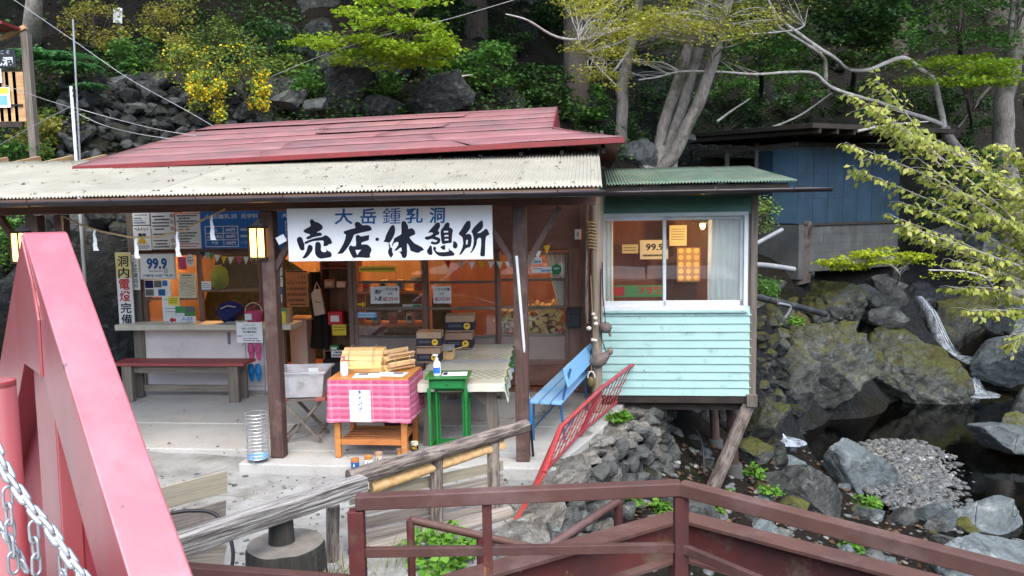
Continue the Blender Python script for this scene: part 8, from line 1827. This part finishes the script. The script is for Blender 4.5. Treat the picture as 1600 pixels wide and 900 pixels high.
# near plants and grass
def herb(px, py, d, s, label, n=40, mk='herb', group=None, size=.06):
    b = at(px, py, d); b.z = max(b.z - .05, ter(b.x, b.y) - .02) if b.z > ter(b.x, b.y) + .6 else b.z
    t = T('leafy_plant', label, 'plant', b, group=group); C = [b + Vector((random.gauss(0, s * .5), random.gauss(0, s * .5), abs(random.gauss(0, s * .45)))) for _ in range(n)]
    mb = MB(); twigs(mb, C, b, .003, b, .04); mb.build('stems', m['bark_dark'], t); P = cloud(C, 7, (.06, .06, .03)); leaves('foliage', P, spray_dir(len(P), .1), rng.uniform(size * .7, size * 1.3, len(P)), mk, t, .42, .5, b)
for a in [(690, 882, 5.2, .2, 'bright green leafy plant behind the railing bars', 60), (715, 868, 5.4, .14, 'smaller leafy plant beside the bright one', 30), (1010, 870, 6.9, .2, 'green plant growing under the girder', 50), (985, 785, 7.6, .14, 'green plant at the foot of the retaining wall', 26), (1032, 800, 7.8, .12, 'low green plant beside the black pipes', 20), (1112, 797, 8.2, .14, 'small green plant below the prop log', 22), (1178, 742, 9.4, .12, 'green plant beside the pier foot', 20),
          (1360, 790, 9.7, .16, 'yellow-green tuft on the dark rough boulder', 24), (1330, 858, 8.6, .14, 'green plant under the bend of the railing', 26), (972, 655, 8.4, .12, 'rosette of green leaves on the patio edge stones', 24), (1070, 860, 7.2, .2, 'green plant in the gap under the railing bend', 40), (1245, 502, 12.6, .14, 'small fern-like plant on the mossy bank', 16), (1205, 770, 9.0, .1, 'green sprig among the bank stones', 14)]: herb(*a)
def grass(px, py, d, label, n=60, h_=.22, sp=.12):
    b = at(px, py, d); b.z = -.1; t = T('grass_tuft', label, 'grass', b); P = np.c_[rng.normal(0, sp, n), rng.normal(0, sp, n), np.zeros(n)]; D = np.c_[rng.normal(0, .35, n), rng.normal(0, .35, n), np.ones(n)]
    leaves('blades', P, D, rng.uniform(h_ * .5, h_ * 1.4, n), 'grass', t, .018, .8)
grass(500, 905, 4.75, 'dry grass tuft beside the tree stump', 70, .24, .1); grass(535, 905, 4.9, 'dry grass tuft at the foot of the railing post', 60, .2, .08); grass(610, 900, 5.1, 'thin dry grass under the log fence', 40, .16, .1); grass(950, 645, 8.6, 'dry grass on the patio edge stones', 50, .12, .1)
# undergrowth and leaf litter over the slope, too fine to count
P, Dn = [], []
while len(P) < 5200:
    p = hit(random.uniform(-60, 1640), random.uniform(-20, 260), 12.5)
    if p.y < 44 and noise.noise(p * .45) > -.1: P.append(p + Vector((random.gauss(0, .12), random.gauss(0, .12), .05 + abs(random.gauss(0, .1)))))
Pn = np.repeat(np.array([tuple(p) for p in P]), 9, 0) + rng.normal(0, .11, (len(P) * 9, 3)); o = leaves('undergrowth', Pn, spray_dir(len(Pn), 0), rng.uniform(.04, .1, len(Pn)), 'dark', None, .35, .7); tag(o, 'dim undergrowth covering the wooded slope', 'undergrowth', kind='stuff')
Pn = []
for i in range(4200): p = hit(random.uniform(0, 1640), random.uniform(-20, 260), 12.5); Pn.append(tuple(p + Vector((random.gauss(0, .1), random.gauss(0, .1), .03))))
for i in range(1200): p = hit(random.uniform(985, 1450), random.uniform(690, 890), 6.5); Pn.append(tuple(p + Vector((0, 0, .02))))
o = leaves('leaf_litter', Pn, spray_dir(len(Pn), 0), rng.uniform(.05, .11, len(Pn)), 'litter', None, .35, .5); tag(o, 'dead leaves lying on the slope and bank', 'leaf litter', kind='stuff')
o = leaves('roof_litter', ROOF_LITTER, spray_dir(len(ROOF_LITTER), 0), rng.uniform(.015, .05, len(ROOF_LITTER)), 'litter', None, .35, .3); tag(o, 'bits of dead leaf scattered on the beige corrugated eave', 'leaf litter', kind='stuff')
Py = [(random.uniform(-5, .3), random.uniform(5, 9.2)) for _ in range(110)]; Py = [(x, y, .014 if toL(Vector((x, y, 0))).y > vf else -.06) for x, y in Py if x < edge_x(y) - .25]
o = leaves('yard_leaves', Py, spray_dir(len(Py), -.1), rng.uniform(.02, .05, len(Py)), 'litter', None, .35, .25); tag(o, 'a few dead leaves blown over yard and patio', 'leaf litter', kind='stuff')
# fallen branches
for i, (pl, lab) in enumerate([([(1120, 190, 17.3), (1145, 172, 17.6), (1172, 154, 18)], 'fallen branch leaning above the shed roof'), ([(1200, 760, 10.3), (1225, 750, 10.6), (1255, 745, 10.9)], 'bleached branch lying on the near bank'), ([(1205, 200, 18), (1250, 180, 18.2), (1300, 145, 18.4)], 'thin pale branch rising behind the shed roof'), ([(1340, 205, 15), (1390, 195, 15.2), (1450, 190, 15.4)], 'pale dead branch over the shed roof end'), ([(700, 130, 14.4), (720, 120, 14.8), (738, 117, 15)], 'short dead branch above the red roof')]):
    pts = [at(*q) for q in pl]; t = T('fallen_branch', lab, 'branch', pts[0]); limb(pts, .03, .012, 'bark_white', t, 'stick', 7, o0=Vector(pts[0]))
C = hit(1250, 442, 11); dd_ = C.y; t = T('dead_trunk', 'rough dead trunk standing in front of the concrete base', 'tree', (C.x, C.y, ter(C.x, C.y) - .1)); o0 = Vector(t.location); limb([o0, at(1248, 400, dd_), at(1252, 370, dd_), at(1258, 345, dd_)], .22, .14, 'bark_cedar', t, 'trunk', 14, o0=o0, jit=.2); limb([at(1250, 390, dd_), at(1262, 372, dd_ - .1), at(1270, 350, dd_ - .2)], .05, .02, 'bark_cedar', t, 'limb', 8, o0=o0); limb([at(1222, 410, dd_ + .1), at(1228, 440, dd_ + .1)], .03, .02, 'bark_cedar', t, 'limb', 6, o0=o0)
